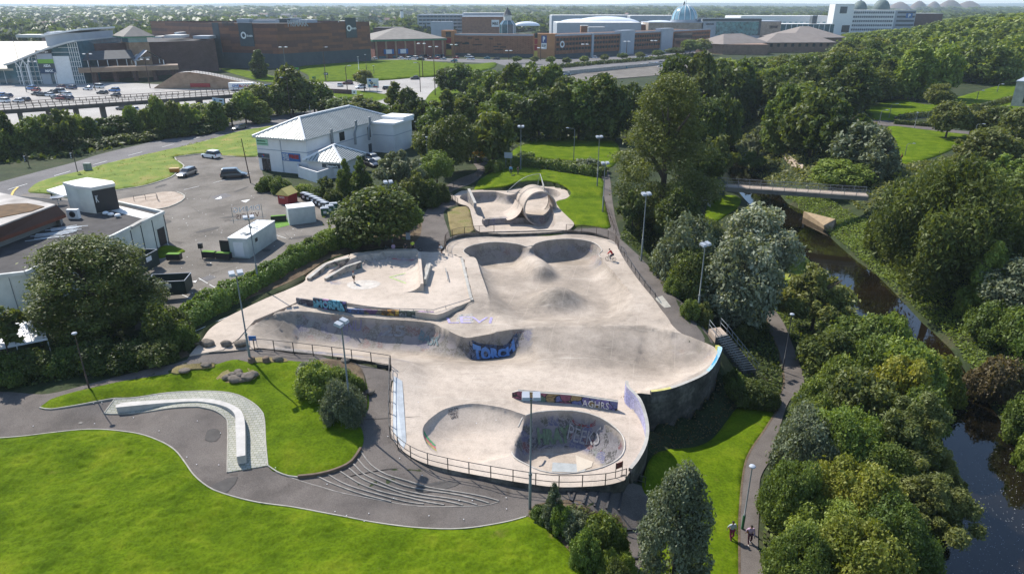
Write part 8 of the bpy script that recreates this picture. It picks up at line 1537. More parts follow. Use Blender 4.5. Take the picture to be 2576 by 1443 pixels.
bd=empty('notice_board',(*P(638,872,-.2)[:2],-.2),'small blue sign board at the left end of the panel fence','sign');mb=MB();mb.box((0,0,.95),(.75,.05,.5));mb.build('board',M_BLUEP,bd);mb=MB();[mb.tube([(x,.03,0),(x,.03,1.2)],.03,5) for x in(-.36,.36)];mb.build('post',M_STEEL,bd)
bd=empty('notice_board',(*P(1556,1197,-1.6)[:2],-1.6),'small red sign board at the right end of the lower railing','sign');mb=MB();mb.box((0,0,1.0),(.55,.05,.5),.5);mb.build('board',plain('faded_red_board',(.16,.045,.04),.7,.3,3),bd);mb=MB();[mb.tube([(x*.88,x*.48,0),(x*.88,x*.48,1.3)],.03,5) for x in(-.3,.3)];mb.build('post',M_DARKSTEEL,bd)
zr0=lambda x,y:.45
fence('railing','curved railing on the dark wall left of the pipe',smooth_line([np.array(P(a,b,.4)) for a,b in((1122,634),(1119,615),(1130,601),(1160,591),(1205,587),(1243,585))],.5),1.1,2.2,(.1,1.08),M_RUST,zr0,.14);fence('railing','curved railing on the dark wall right of the pipe',smooth_line([np.array(P(a,b,.4)) for a,b in((1424,583),(1476,586),(1515,594),(1546,609),(1556,625))],.5),1.1,2.2,(.1,1.08),M_RUST,zr0,.14)
fence('railing','low rail down the right side of the twin bowls',smooth_line([np.array(P(a,b,0)) for a,b in((1562,632),(1580,660),(1605,697),(1630,728),(1648,752))],.6),.75,2.0,(.74,),M_DARKSTEEL,lambda x,y:0.0,None,.045)
fence('fence','green mesh fence along the far side of the upper path',gl([(1652,690),(1672,706),(1700,735),(1730,766),(1756,795),(1768,815)],.6,False),1.25,2.4,(.1,1.23),M_STEEL,None,.16);fence('railing','dark railing beside the gate at the left of the mound',gl([(1118,478),(1120,497),(1136,505),(1152,516)],.5,False),1.2,1.2,(.1,1.18),M_DARKSTEEL,None,.16)
fence('fence','dark fence in the tree shade left of the mound',gl([(1120,480),(1140,474),(1165,466),(1192,454),(1216,437)],.6,False),1.3,2.2,(.1,1.28),M_DARKSTEEL,None,.2);fence('fence','thin rail beside the path left of the poplar',gl([(1523,520),(1536,560),(1549,590)],.6,False),1.0,2.0,(.5,.98),M_RUST);fence('fence','mesh fence before the clipped hedge on the upper lawn',gl([(2262,304),(2330,297),(2420,286),(2500,267)],2,False),1.8,5,(.1,1.7),M_STEEL,None,.8)
fence('fence','dark paling fence at the foot of the flyover trees',gl([(230,372),(330,352),(420,336),(520,318),(640,297),(700,290)],2,False),1.6,3.2,(.4,1.4),M_DARKSTEEL,None,.55,.04);fence('railing','short steel railing before the paved forecourt',[P(338,507)[:2],P(395,500)[:2],P(398,506)[:2]],1.1,1.6,(.55,1.08),M_DARKSTEEL)
sr=empty('stair',P(1800,842,-.4),'long straight concrete stair descending to the lower path on the right','stair');A0,A1=np.array(P(1800,848,-.4)),np.array(P(1868,936,-3.7));B0,B1=np.array(P(1828,840,-.4)),np.array(P(1902,932,-3.7));mb=MB();tm=MB();n_=16
for k in range(n_):
 a,b,c,d=A0+(A1-A0)*k/n_,B0+(B1-B0)*k/n_,B0+(B1-B0)*(k+1)/n_,A0+(A1-A0)*(k+1)/n_;z=a[2];mb.prism([tuple(a[:2]),tuple(b[:2]),tuple(c[:2]),tuple(d[:2])],z-1.2,z-.03);a,b=a+(d-a)*.02,b+(c-b)*.02;tm.prism([tuple(a[:2]),tuple(b[:2]),tuple((c+(b-c)*.1)[:2]),tuple((d+(a-d)*.1)[:2])],z-.028,z+.01)
to_root(mb.build('flight',M_CONCD),sr);to_root(tm.build('tread',plain('stair_concrete',(.34,.31,.27),.9,.35,1.5)),sr);lp=np.array(P(1783,826,-.35)),np.array(P(1812,822,-.35));mb=MB();mb.prism([tuple(A0[:2]),tuple(B0[:2]),tuple(lp[1][:2]),tuple(lp[0][:2])],-1.4,-.36);to_root(mb.build('landing',M_SLAB),sr)
for a,b,pre in((A0,A1,lp[0]),(B0,B1,lp[1])):
 mb=MB();pp_=[pre]+[a+(b-a)*t for t in np.linspace(0,1.03,7)]
 for hh in(.5,1.0):mb.tube([tuple(q+np.array([0,0,hh])) for q in pp_],.03,5)
 for q in pp_:mb.tube([tuple(q),tuple(q+np.array([0,0,1.0]))],.035,5)
 to_root(mb.build('handrail',M_STEEL),sr)
ls=empty('stepped_path',g(1500,1260),'shallow asphalt steps with dark edges below the lower railing','steps')
for a,b in(((1424,1228),(1436,1260)),((1449,1230),(1438,1262)),((1479,1234),(1467,1268)),((1506,1237),(1495,1275)),((1536,1240),(1525,1281)),((1566,1240),(1556,1286)),((1568,1334),(1604,1333)),((1584,1406),(1618,1404))):to_root(ribbon('step_edge',gl([a,b],.5,False,False),.14,.16,M_DARKSTEEL),ls)
fence('railing','low railing under the end of the lower bowls beside the stepped path',gl([(1560,1222),(1592,1216),(1622,1226)],.5,False),1.0,1.4,(.5,.98),M_DARKSTEEL)
# --- footbridge
br=empty('footbridge',P(1768,467,0),'long concrete footbridge with steel railings over the river','bridge');n0,n1_=np.array(P(1745,466,0)[:2]),np.array(P(2185,495,0)[:2]);t=n1_-n0;Lb=np.linalg.norm(t);t/=Lb;q_=np.array([-t[1],t[0]]);mb=MB();mb.prism([tuple(n0),tuple(n1_),tuple(n1_+q_*2.8),tuple(n0+q_*2.8)],-.75,0);to_root(mb.build('deck',plain('bridge_concrete',(.20,.18,.155),.9,.25,.5)),br);mb=MB();mb.prism([tuple(n0+q_*.3),tuple(n1_+q_*.3),tuple(n1_+q_*2.5),tuple(n0+q_*2.5)],.004,.03);to_root(mb.build('walkway',M_SLAB),br)
mb=MB();p=n0+t*2.2;mb.box((p[0]+q_[0]*1.4,p[1]+q_[1]*1.4,-2.8),(2.6,3.0,4.1),math.atan2(t[1],t[0]));to_root(mb.build('abutment',M_CONC),br)
for s_ in(.1,2.7):
 mb=MB()
 for h in(.15,1.1):mb.tube([(*(n0+q_*s_),h),(*(n1_+q_*s_),h)],.035,5)
 for k in range(16):p=n0+t*Lb*k/15+q_*s_;mb.tube([(*p,0),(*p,1.12)],.05,5)
 for k in range(150):p=n0+t*Lb*k/150+q_*s_;mb.tube([(*p,.15),(*p,1.1)],.012,3,False)
 to_root(mb.build('railing',M_STEEL),br)
w_=[P(2022,531,-5.3),P(2102,551,-4.7),P(2092,581,-6.1),P(2088,586,-6.7)];mb=MB();mb.add([w_[0],w_[1],w_[2],(w_[2][0],w_[2][1],-6.8),(w_[0][0],w_[0][1],-6.8),(w_[1][0]+1,w_[1][1]+.5,-6.8)],[[0,2,1],[0,4,3,2],[2,3,5,1],[1,5,4,0]]);tag(mb.build('river_wall',plain('tan_concrete',(.32,.24,.15),.9,.3,.8)),'tan triangular concrete wall at the water below the footbridge','wall')
# --- stones
def rock(p,r,label,group,seed,name='boulder',flat=.62):
 bm=bmesh.new();bmesh.ops.create_icosphere(bm,subdivisions=3,radius=1);rn=random.Random(seed);pl_=[Vector((rn.gauss(0,1),rn.gauss(0,1),rn.gauss(0,1))).normalized() for _ in range(9)];ax=(rn.uniform(.9,1.35),rn.uniform(.75,1),flat)
 for v in bm.verts:
  for n_ in pl_:
   d=v.co.dot(n_)-.78
   if d>0:v.co-=n_*d*.8
  v.co=Vector((v.co.x*ax[0],v.co.y*ax[1],v.co.z*ax[2]))*r
 me=bpy.data.meshes.new(name);bm.to_mesh(me);bm.free();o=link_mesh(name,me,M_ROCK,None,(p[0],p[1],p[2]+r*flat*.55));sharp(me,28);o.rotation_euler.z=rn.uniform(-.4,.4);return tag(o,label,'boulder',group)
for i,(x,y) in enumerate(((490,866),(523,868),(569,869),(607,868))):rock(P(x,y,-.1),(.5,.72,.6,.62)[i],'%s boulder from the left in the row across the skatepark entrance'%ORD[i],'boulders across the entrance',i)
for i,(x,y,r) in enumerate(((571,956,.5),(585,948,.42),(592,960,.55),(604,950,.45),(612,961,.4),(624,955,.62),(637,948,.5),(600,942,.45))):rock(g(x,y,.12),r,'%s rock in the rock pile on the grass island, listed from left to right'%ORD[(0,1,2,4,5,6,7,3)[i]],'rock pile on the grass island',10+i,'rock')
for i,(x,y,r) in enumerate(((465,937,.48),(520,922,.42),(700,908,.6),(868,912,.5),(930,990,.45),(690,682,.5))):rock(g(x,y,.1),r,('flat rock at the left end of the stones along the path','flat rock second from the left along the path','dark rock right of the tree stump','small rock at the back of the planted bed','small rock at the right of the planted bed','small pale rock below the hedge')[i],None,30+i,'rock',.5)
for x,y,lb in((634,912,'broken tree stump at the foot of the left floodlight'),(670,911,'round cut tree stump between floodlight and dark rock')):p=g(x,y,.05);mb=MB();mb.lathe(p,[(.36,-.1),(.33,.45),(.30,.5),(0,.52)],10);tag(mb.build('tree_stump',M_WOOD),lb,'stump')
# --- containers, bins, signs
def cont(name,label,cat,a,b,dep,h,mat,roof=None,z=0.0,ribs=None,out=None):
 A,B=P(*a,z),P(*b,z);q=rect_from(A,B,dep);r=empty(name,(0,0,0),label,cat);prism_part('body',q,z-.1,z+h,mat,r,top=False);prism_part('roof',sh_([np.array(p) for p in q],-.02),z+h-.02,z+h+.1,roof or mat,r)
 if ribs:
  for k in range(ribs):slab('rib',q[0],q[1],(k+.3)/ribs,(k+.55)/ribs,z+.15,z+h-.15,.06,mat,r,.04)
 return r,A,B
M_CW=plain('pale_container_paint',(.52,.56,.53),.6,.12,.8,alt=(.60,.63,.60))
r,A,B=cont('kiosk_container','white kiosk container with litter on its roof beside the hedge','container',(628,648),(697,600),2.7,2.6,M_CW,M_WHITE);q=rect_from(A,B,2.7);slab('door',q[3],q[0],.25,.75,.1,2.1,.05,M_WHITE,r,.05);slab('open_hatch',q[3],q[0],-.45,.02,.3,2.3,.08,M_BLACK,r,.1);slab('small_window',q[0],q[1],.25,.33,1.5,2.0,.05,M_BLACK,r,.04);mb=MB();rr=random.Random(4)
for k in range(7):u,v=rr.uniform(.1,.6),rr.uniform(.2,.8);p=[q[0][i]+(q[1][i]-q[0][i])*u+(q[3][i]-q[0][i])*v for i in(0,1)];mb=MB();mb.box((p[0],p[1],2.78+.02*k),(.8,.25,.08),rr.uniform(0,3));mb.build('roof_board',M_STEEL,r)
cont('storage_container','pale ribbed storage container behind the red cabin','container',(729,566),(796,558),2.5,2.5,M_CW,M_WHITE,0,11)
kb_=empty('red_cabin',g(725,510),'small red cabin with a yellow pitched roof near the bins','cabin',None,-.35);mb=MB();mb.box((0,0,.9),(2.1,2.4,1.8));mb.add([(-1.05,-1.2,1.8),(1.05,-1.2,1.8),(0,-1.2,2.7),(-1.05,1.2,1.8),(1.05,1.2,1.8),(0,1.2,2.7)],[[0,1,2],[5,4,3]]);mb.build('wall',M_RED,kb_);mb=MB();mb.add([(-1.3,-1.35,1.68),(0,-1.35,2.76),(1.3,-1.35,1.68),(-1.3,1.35,1.68),(0,1.35,2.76),(1.3,1.35,1.68),(-1.3,-1.35,1.58),(1.3,-1.35,1.58)],[[0,1,4,3],[1,2,5,4],[0,6,7,2,1]]);mb.build('roof',plain('pale_yellow_roof',(.62,.50,.16),.7,.15,1),kb_);o=text_mesh('lettering','PIZZA',.4,M_WHITE,kb_,.01);o.rotation_euler=(math.pi/2,0,0);o.location=(-.2,-1.22,1.2)
bn=empty('wheeled_bin',(0,0,0),'x','bin');mb=MB();mb.prism([(-.6,-.4),(.6,-.4),(.6,.4),(-.6,.4)],.15,1.15);mb.build('body',M_BLACK,bn);mb=MB();mb.box((0,0,1.22),(1.3,.9,.12));mb.box((0,0,1.31),(1.1,.7,.08));mb.build('lid',M_LGREY,bn);mb=MB();mb.box((0,-.41,.65),(.5,.02,.4));mb.build('label_plate',M_WHITE,bn);first=True
for i,(x,y) in enumerate(((768,503),(779,507),(790,512),(800,517),(809,522),(818,527))):
 o=bn if i==0 else copy_tree(bn);o.location=P(x,y);o.rotation_euler.z=-.45;tag(o,'%s black wheeled bin from the left in the row by the bushes'%ORD[i],None,'black wheeled bins')
for i,(x,y) in enumerate(((818,542),(830,536),(840,530))):
 o=copy_tree(bn,None,P(x,y),.3);tag(o,'%s green wheeled bin from the left beside the storage container'%ORD[i],None,'green wheeled bins');[slot(c,M_GREENP) for c in o.children if c.name.startswith('body')]
lt_=empty('sign_letters',(*P(632,600,0)[:2],0),'white open metal letters seen from behind above the kiosk container','sign',None,.5)
for t_,z,m_ in(('DINING',4.4,M_LGREY),('VINCIS',3.4,plain('brown_letters',(.14,.08,.06),.7,.2,2))):o=text_mesh('lettering',t_,1.05,m_,lt_,.03);o.rotation_euler=(math.pi/2,0,math.pi);o.location=(0,0,z)
mb=MB();[mb.tube([(x,0,2.6),(x,0,4.9)],.04,5) for x in(-2,0,2)];mb.tube([(-2.4,0,3.0),(2.4,0,3.0)],.04,5);mb.build('frame',M_STEEL,lt_)
M_SKIP=plain('dark_green_steel',(.018,.035,.032),.6,.25,1)
for(a,b,dep,h,lb) in(((352,692),(403,664),3.4,2.0,'dark green open steel enclosure beside the club wall'),((372,745),(470,740),2.6,1.7,'dark green open steel enclosure at the lower end of the car park')):
 A,B=P(*a),P(*b);q=rect_from(A,B,dep);e=empty('steel_enclosure',(0,0,0),lb,'enclosure')
 for i in range(4):panel_wall('side_panel',q[i],q[(i+1)%4],0,h-.004*i,.08,M_SKIP,e)
 mb=MB();[mb.tube([(*q[i],h),(*q[(i+1)%4],h)],.05,5) for i in range(4)];mb.build('rim',M_LGREY,e);slab('white_sign',A,B,.4,.65,h*.55,h*.85,.03,M_WHITE,e,.06)
MG=plain('lime_artificial_turf',(.10,.22,.02),.9,.2,2)
for i,(a,b,w1,lb) in enumerate((((419,655),(453,655),.8,'black planter with a lime top near the steel enclosure'),((508,648),(540,650),.7,'left black planter with lime top beside the loudspeaker'),((543,651),(578,653),.7,'right black planter with lime top beside the kiosk'),((682,558),(721,555),.6,'dark planter on the lime mat'))):
 A,B=P(*a),P(*b);q=rect_from(A,B,w1);e=empty('planter',(0,0,0),lb,'planter');prism_part('box',q,0,.8,M_BLACK,e);prism_part('turf_top',sh_([np.array(p) for p in q],.05),.81,.86,MG,e)
sh('turf_mat',[(668,560),(690,547),(722,550),(730,566),(700,574),(672,572)],MG,.06,1,sm=False);sh('turf_mat',[(546,640),(575,625),(585,632),(582,648),(560,648)],MG,.06,1,sm=False);sh('grass_patch',[(400,625),(425,618),(458,627),(465,634),(440,640),(400,650)],M_LAWN,.07,.6,rough=.08)
e=empty('loudspeaker',P(510,652),'black loudspeaker on a post beside the planters','loudspeaker');mb=MB();mb.box((0,0,1.9),(.5,.4,.7));mb.build('cabinet',M_BLACK,e);mb=MB();mb.tube([(0,0,0),(0,0,1.6)],.05,6);mb.tube([(-.4,0,.03),(.4,0,.03)],.04,5);mb.build('stand',M_BLACK,e)
def board(base0,base1,topy,boty,label,mat,lines=(),posts=True,z=None):
 a,b=(g(*base0),g(*base1)) if z is None else(Vector(P(*base0,z)),Vector(P(*base1,z)));e=empty('road_sign',(0,0,0),label,'sign');z1,z0=z_at(a.x,a.y,topy),z_at(a.x,a.y,boty);slab('board',a,b,-.05,1.05,z0,z1,.1,mat,e,.08);k=max(1,mpp(a)/.1)
 for u in(.15,.85):p=a+(b-a)*u;mb=MB();mb.tube([(p.x,p.y,p.z-.1),(p.x,p.y,z1-.1)],.06*k,5);mb.build('post',M_STEEL,e)
 for(t_,u0,u1,f0,f1,m_) in lines:sign_text(t_,a,b,u0,u1,z0+(z1-z0)*f0,z0+(z1-z0)*f1,m_,e,.12) if t_ else slab('sign_panel',a,b,u0,u1,z0+(z1-z0)*f0,z0+(z1-z0)*f1,.03,m_,e,.1)
 return e,a,b,z0,z1
e,a,b,z0,z1=board((927,234),(953,235),197,221,'large white direction sign with a roundabout diagram',plain('sign_white',(.60,.63,.66),.5,.08,1),[('',.12,.36,.68,.88,M_BLUEP),('',.08,.28,.1,.32,M_BLUEP),('',.55,.72,.22,.38,M_BLUEP),('',.5,.95,.05,.2,M_RED),('',.36,.42,.05,.55,M_BLACK),('',.15,.85,.46,.52,M_YEL)]);ring_logo(a,b,.39,z0+(z1-z0)*.52,.55,M_BLACK,e,.2)
board((545,306),(571,309),246,289,'tall pale sign board listing car parks beside the flyover trees',plain('sign_pale_blue',(.48,.58,.66),.5,.08,1),[('',.1,.25,.82-.19*k,.94-.19*k,M_BLUEP) for k in range(5)]+[('',.62,.9,.84-.19*k,.92-.19*k,M_BLACK) for k in range(5)])
board((887,245),(898,246),226,237,'white chevron sign on the roundabout lawn',M_WHITE,[('',.3,.7,.3,.7,M_DGREY)]);board((816,198),(826,198),183,189,'dark arrow sign on the grass bank',M_DGREY,[('',.1,.8,.3,.7,M_WHITE)]);board((737,194),(754,194),169,186,'green and white store sign by the dark store base',M_DGREY,[('',.05,.95,.7,.95,plain('bright_green_sign',(.06,.35,.03),.5,.1,1)),('',.1,.95,.3,.55,M_WHITE)]);board((787,208),(795,208),193,200,'small dark green board at the left end of the grass bank',M_GREENP);board((1270,426),(1288,427),383,397,'grey notice board on two posts at the left end of the hedge',M_LGREY)
e=empty('low_wall',(0,0,0),'low dark brick wall on the roundabout lawn','wall');slab('wall',g(832,235),g(884,238),0,1,0,1.9,.5,F_BRICKD,e)
bs=empty('bus_shelter',g(430,340),'glass bus shelter under the flyover trees beside the road','bus shelter',None,.22);mb=MB();mb.box((0,0,2.4),(4.2,1.6,.12));mb.build('roof',M_LGREY,bs);mb=MB();mb.box((0,.7,1.3),(4.0,.04,1.9));mb.build('glass_back',M_PGLASS,bs);mb=MB();[mb.tube([(x,y,0),(x,y,2.4)],.06,5) for x in(-2,-.7,.7,2) for y in(.7,)];mb.build('post',M_DARKSTEEL,bs)
e=empty('utility_cabinet',g(223,431),'grey-green cabinet at the edge of the rough verge','cabinet');mb=MB();mb.box((0,0,.8),(1.3,.7,1.7));mb.build('case',plain('cabinet_grey',(.20,.24,.22),.6,.15,1),e);mb=MB();mb.box((0,-.36,.8),(.03,.02,1.5));mb.build('door_gap',M_BLACK,e)
e=empty('grit_bin',g(440,434),'orange box at the kerb beside the dark estate car','bin',None,.2);mb=MB();mb.box((0,0,.4),(1.7,1.0,.8));mb.build('body',M_ORANGE,e);mb=MB();mb.box((0,0,.86),(1.8,1.1,.12));mb.build('lid',plain('tan_lid',(.42,.28,.12),.7,.2,1),e)
for b_,t_,lb in(((196,436),380,'traffic light on the rough verge beside the main road'),((74,420),388,'traffic light in the shade of the flyover trees')):
 p=g(*b_);h=z_at(p.x,p.y,t_)-p.z;e=empty('traffic_light',p,lb,'traffic light','traffic lights');mb=MB();mb.tube([(0,0,0),(0,0,h)],.09,6);mb.build('pole',M_DARKSTEEL,e);mb=MB();mb.box((-.4,-.1,h-.9),(.45,.3,1.2));mb.build('signal_head',M_BLACK,e);mb=MB();[mb.lathe((-.4,-.27,h-.5-.38*k),[(0,-.01),(.14,0)],8,axis='y') for k in range(3)];mb.build('lens',M_LGREY,e)
lb_=empty('litter_bin',g(2252,308),'black litter bin beside the park path','bin');mb=MB();mb.lathe((0,0,0),[(.4,0),(.4,1.2),(.5,1.25),(.5,1.5),(0,1.6)],10);mb.build('body',M_BLACK,lb_)
lb2=empty('litter_bin',g(1027,602),'grey litter bin under the trees above the plaza','bin');mb=MB();mb.box((0,0,.55),(.55,.5,1.1));mb.build('body',M_LGREY,lb2);mb=MB();mb.box((0,0,1.15),(.6,.55,.12));mb.build('lid',M_DGREY,lb2)
# --- people
SKIN=plain('skin',(.46,.28,.20),.6,.1,3);CL=lambda n_,c:plain('cloth_'+n_,c,.85,.15,6)
def skinned(name,edges,pts,rad,mat,parent,sub=1,root=None):
 me=bpy.data.meshes.new(name);ids=sorted({i for e in edges for i in e},key=list(pts).index);ix={k:i for i,k in enumerate(ids)};me.from_pydata([pts[k] for k in ids],[(ix[a],ix[b]) for a,b in edges],[]);o=bpy.data.objects.new(name,me);COL.objects.link(o);o.modifiers.new('s','SKIN');me.skin_vertices.new() if not me.skin_vertices else None
 for k,i in ix.items():r_=rad[k];me.skin_vertices[0].data[i].radius=r_ if isinstance(r_,tuple) else(r_,r_);me.skin_vertices[0].data[i].use_root=(k==(root or ids[0]))
 m_=o.modifiers.new('u','SUBSURF');m_.levels=sub;m_.render_levels=sub;bpy.context.view_layer.update();out=bpy.data.meshes.new_from_object(o.evaluated_get(bpy.context.evaluated_depsgraph_get()));bpy.data.objects.remove(o);bpy.data.meshes.remove(me);out.name=name;out.materials.clear();out.polygons.foreach_set('use_smooth',np.ones(len(out.polygons),bool));return out
POSE={'stand':dict(),'walk':dict(kl=(-.1,.12,.48),al=(-.1,-.16,.09),kr=(.1,.06,.47),ar=(.1,.24,.08),el=(-.27,.02,1.08),wl=(-.27,.18,.86),er=(.27,-.14,1.1),wr=(.28,-.2,.86)),'bend':dict(ch=(0,.22,1.18),nk=(0,.36,1.36),hd=(0,.46,1.48),sl=(-.19,.3,1.3),sr=(.19,.3,1.3),el=(-.24,.34,1.02),wl=(-.2,.42,.8),er=(.24,.3,1.02),wr=(.26,.34,.78),kl=(-.12,.18,.5),kr=(.12,.16,.5),pv=(0,-.06,.92)),'sit':dict(pv=(0,0,.5),ch=(0,.04,.88),nk=(0,.08,1.08),hd=(0,.14,1.2),sl=(-.19,.05,1.02),sr=(.19,.05,1.02),hl=(-.1,.02,.48),hr=(.1,.02,.48),kl=(-.14,.45,.5),kr=(.14,.45,.5),al=(-.14,.5,.08),ar=(.14,.5,.08),el=(-.26,.12,.78),wl=(-.12,.36,.62),er=(.26,.12,.78),wr=(.12,.36,.62)),'ride':dict(pv=(0,-.25,.98),ch=(0,.02,1.32),nk=(0,.16,1.5),hd=(0,.26,1.62),sl=(-.19,.1,1.44),sr=(.19,.1,1.44),hl=(-.1,-.24,.95),hr=(.1,-.24,.95),kl=(-.13,.1,.62),al=(-.12,-.06,.30),kr=(.13,.14,.72),ar=(.12,.12,.40),el=(-.3,.26,1.2),wl=(-.27,.46,1.04),er=(.3,.26,1.2),wr=(.27,.46,1.04)),'hold':dict(el=(-.25,.04,1.1),wl=(-.1,.28,1.18),er=(.25,.04,1.1),wr=(.1,.28,1.18))}
def person(loc,rz,pose,top,legs,hair,label,h=1.72,short=False,skirt=False,shoes=(.55,.55,.55),longh=False):
 J=dict(pv=(0,0,.95),ch=(0,.0,1.28),nk=(0,.01,1.46),hd=(0,.03,1.60),sl=(-.19,0,1.40),sr=(.19,0,1.40),el=(-.25,-.02,1.12),wl=(-.26,.06,.87),er=(.25,-.02,1.12),wr=(.26,.06,.87),hl=(-.10,0,.92),hr=(.10,0,.92),kl=(-.11,.03,.50),kr=(.11,.03,.50),al=(-.11,-.02,.09),ar=(.11,-.02,.09));J.update(POSE[pose]);J={k:Vector(v) for k,v in J.items()};k_=h/1.75
 J['tl']=J['al']+Vector((-.02,.17,-.05));J['tr']=J['ar']+Vector((.02,.17,-.05));J['fl']=J['wl']+(J['wl']-J['el']).normalized()*.09;J['fr']=J['wr']+(J['wr']-J['er']).normalized()*.09;J['tp']=J['hd']+(J['hd']-J['nk']).normalized()*.10
 rad=dict(pv=(.15,.11),ch=(.16,.11),nk=.055,hd=.085,tp=.06,sl=.06,sr=.06,el=.042,er=.042,wl=.028,wr=.028,fl=.03,fr=.03,hl=.085,hr=.085,kl=.058,kr=.058,al=.042,ar=.042,tl=.035,tr=.035);e=empty('person',loc,label,'person',None,rz);e.scale=(k_,k_,k_)
 ed=[('pv','ch'),('ch','nk'),('nk','hd'),('hd','tp'),('ch','sl'),('sl','el'),('el','wl'),('wl','fl'),('ch','sr'),('sr','er'),('er','wr'),('wr','fr'),('pv','hl'),('hl','kl'),('kl','al'),('al','tl'),('pv','hr'),('hr','kr'),('kr','ar'),('ar','tr')]
 me=skinned('body',ed,J,rad,SKIN,e);bm=bmesh.new();bm.from_mesh(me);ex=MB();fw=Vector((0,1,0));c=J['hd']
 for s_ in(-1,1):ex.ball(c+Vector((s_*.03,.082,.02)),(.012,.008,.008),6,4);ex.ball(c+Vector((s_*.088,0,0)),(.014,.02,.03),6,4)
 ex.ball(c+Vector((0,.095,-.012)),(.013,.02,.022),6,4);ex.ball(c+Vector((0,.085,-.05)),(.026,.008,.007),6,4)
 for sd_ in('l','r'):
  w0,f0=J['w'+sd_],J['f'+sd_];d=(f0-w0).normalized();sx=d.cross(Vector((0,0,1)));sx=sx.normalized() if sx.length>.1 else Vector((0,1,0))
  for q in range(4):b0=f0+sx*(.027-.018*q);L_=(.062,.074,.070,.054)[q];ex.tube([b0-d*.02,b0+d*L_*.5+fw*.006,b0+d*L_+fw*.02],[.010,.009,.007],5)
  ex.tube([w0+d*.03+sx*.03,w0+d*.07+sx*.055+fw*.01,w0+d*.10+sx*.05+fw*.02],[.012,.010,.008],5)
 b0=len(bm.verts);vs=[bm.verts.new(v) for v in ex.v];[bm.faces.new([vs[i] for i in f]) for f in ex.f];bm.to_mesh(me);bm.free();link_mesh('body',me,SKIN,e)
 R2=lambda ks,ad:{k:(tuple(x+ad for x in rad[k]) if isinstance(rad[k],tuple) else rad[k]+ad) for k in ks};JL=dict(J)
 JL['xl']=J['el'] if short else J['wl']-(J['wl']-J['el'])*.12;JL['xr']=J['er'] if short else J['wr']-(J['wr']-J['er'])*.12;te=[('pv','ch'),('ch','nk2'),('ch','sl'),('ch','sr'),('sl','el'),('sr','er')]+([] if short else[('el','xl'),('er','xr')]);JL['nk2']=J['ch']+(J['nk']-J['ch'])*.72;rd=R2(['pv','ch','sl','sr','el','er'],.02);rd.update(nk2=.085,xl=.05,xr=.05);link_mesh('top',skinned('top',te,JL,rd,top,e),top,e)
 JL['yl']=J['kl']+(J['al']-J['kl'])*(.0 if skirt else.92);JL['yr']=J['kr']+(J['ar']-J['kr'])*(.0 if skirt else.92);rd=R2(['pv','hl','hr','kl','kr'],.018 if not skirt else.04);rd.update(yl=.058,yr=.058)
 le=[('pv','hl'),('pv','hr'),('hl','kl'),('hr','kr')]+([] if skirt else[('kl','yl'),('kr','yr')]);link_mesh('shorts' if skirt else 'trousers',skinned('trousers',le,JL,rd,legs,e),legs,e)
 sm=CL('shoe%.2f'%shoes[0],shoes)
 for sd_ in('l','r'):a_,t_=J['a'+sd_],J['t'+sd_];mb=MB();mb.tube([a_+Vector((0,-.05,-.03)),a_+Vector((0,.05,-.03)),t_+Vector((0,.0,0)),t_+Vector((0,.05,0))],[.05,.058,.045,.02],8);mb.build('shoe',sm,e)
 mb=MB();mb.ball(c+Vector((0,-.02,.045)),(.098,.105,.092),10,7)
 if longh:mb.ball(c+Vector((0,-.07,-.10)),(.085,.055,.19),8,6)
 mb.build('hair',hair,e);return e
HB=CL('dark_hair',(.03,.02,.015));HR=CL('red_hair',(.16,.04,.03));WT=CL('white',(.62,.63,.65));BK=CL('black',(.02,.02,.025));DK=CL('dark_grey',(.05,.05,.06))
person(g(1838,1357),math.pi+.2,'walk',CL('pale_grey',(.40,.43,.46)),CL('raspberry',(.26,.03,.08)),HB,'person in a pale grey T-shirt and raspberry trousers walking on the lower lawn',1.72,True)
person(g(1884,1366),math.pi-.1,'walk',CL('pink',(.50,.34,.46)),CL('plum',(.07,.02,.035)),HB,'person in a pink top with dark trousers and a brown bag on the lower path',1.66)
o=bpy.data.objects[-1] if False else None;bg=g(1880,1361);mb=MB();mb.ball((bg.x-.05,bg.y-.12,bg.z+.98),(.16,.09,.13),8,6);mb.tube([(bg.x-.15,bg.y-.1,bg.z+1.05),(bg.x+.05,bg.y-.16,bg.z+1.35)],.015,4);tag(mb.build('shoulder_bag',plain('brown_leather',(.20,.08,.03),.6,.2,4)),'brown shoulder bag carried by the person in pink','bag')
person(P(891,712,0),-1.2,'stand',CL('cream_top',(.5,.45,.38)),BK,HR,'person with red hair, pale top and black skirt standing on the plaza',1.62,True,True,(.3,.3,.28),True)
sk=person(P(1113,641,.08),2.3,'bend',WT,BK,HB,'person in a white top and black shorts bending forward on a skateboard',1.72,True,True)
def skateboard(p,rz,label):
 e=empty('skateboard',p,label,'skateboard',None,rz);mb=MB();mb.prism([(-.1,-.36),(0,-.41),(.1,-.36),(.1,.36),(0,.41),(-.1,.36)],.085,.10);mb.build('deck',M_BLACK,e)
 for y in(-.25,.25):
  for x in(-.08,.08):mb=MB();mb.lathe((x,y,.035),[(0,-.02),(.035,-.02),(.035,.02),(0,.02)],8,axis='x');mb.build('wheel',M_WHITE,e)
skateboard(P(1113,641,.0),2.3,'skateboard under the person in the white top')
person(P(990,632,.12),math.pi+.2,'sit',CL('lilac',(.48,.34,.46)),CL('lilac_trousers',(.44,.32,.42)),HB,'person in lilac clothes sitting under the broad dark tree',1.6,False,False,(.6,.6,.6),True)
person(P(1021,632,.12),math.pi-.2,'sit',BK,DK,HB,'person in dark clothes sitting beside the person in lilac',1.7,True)
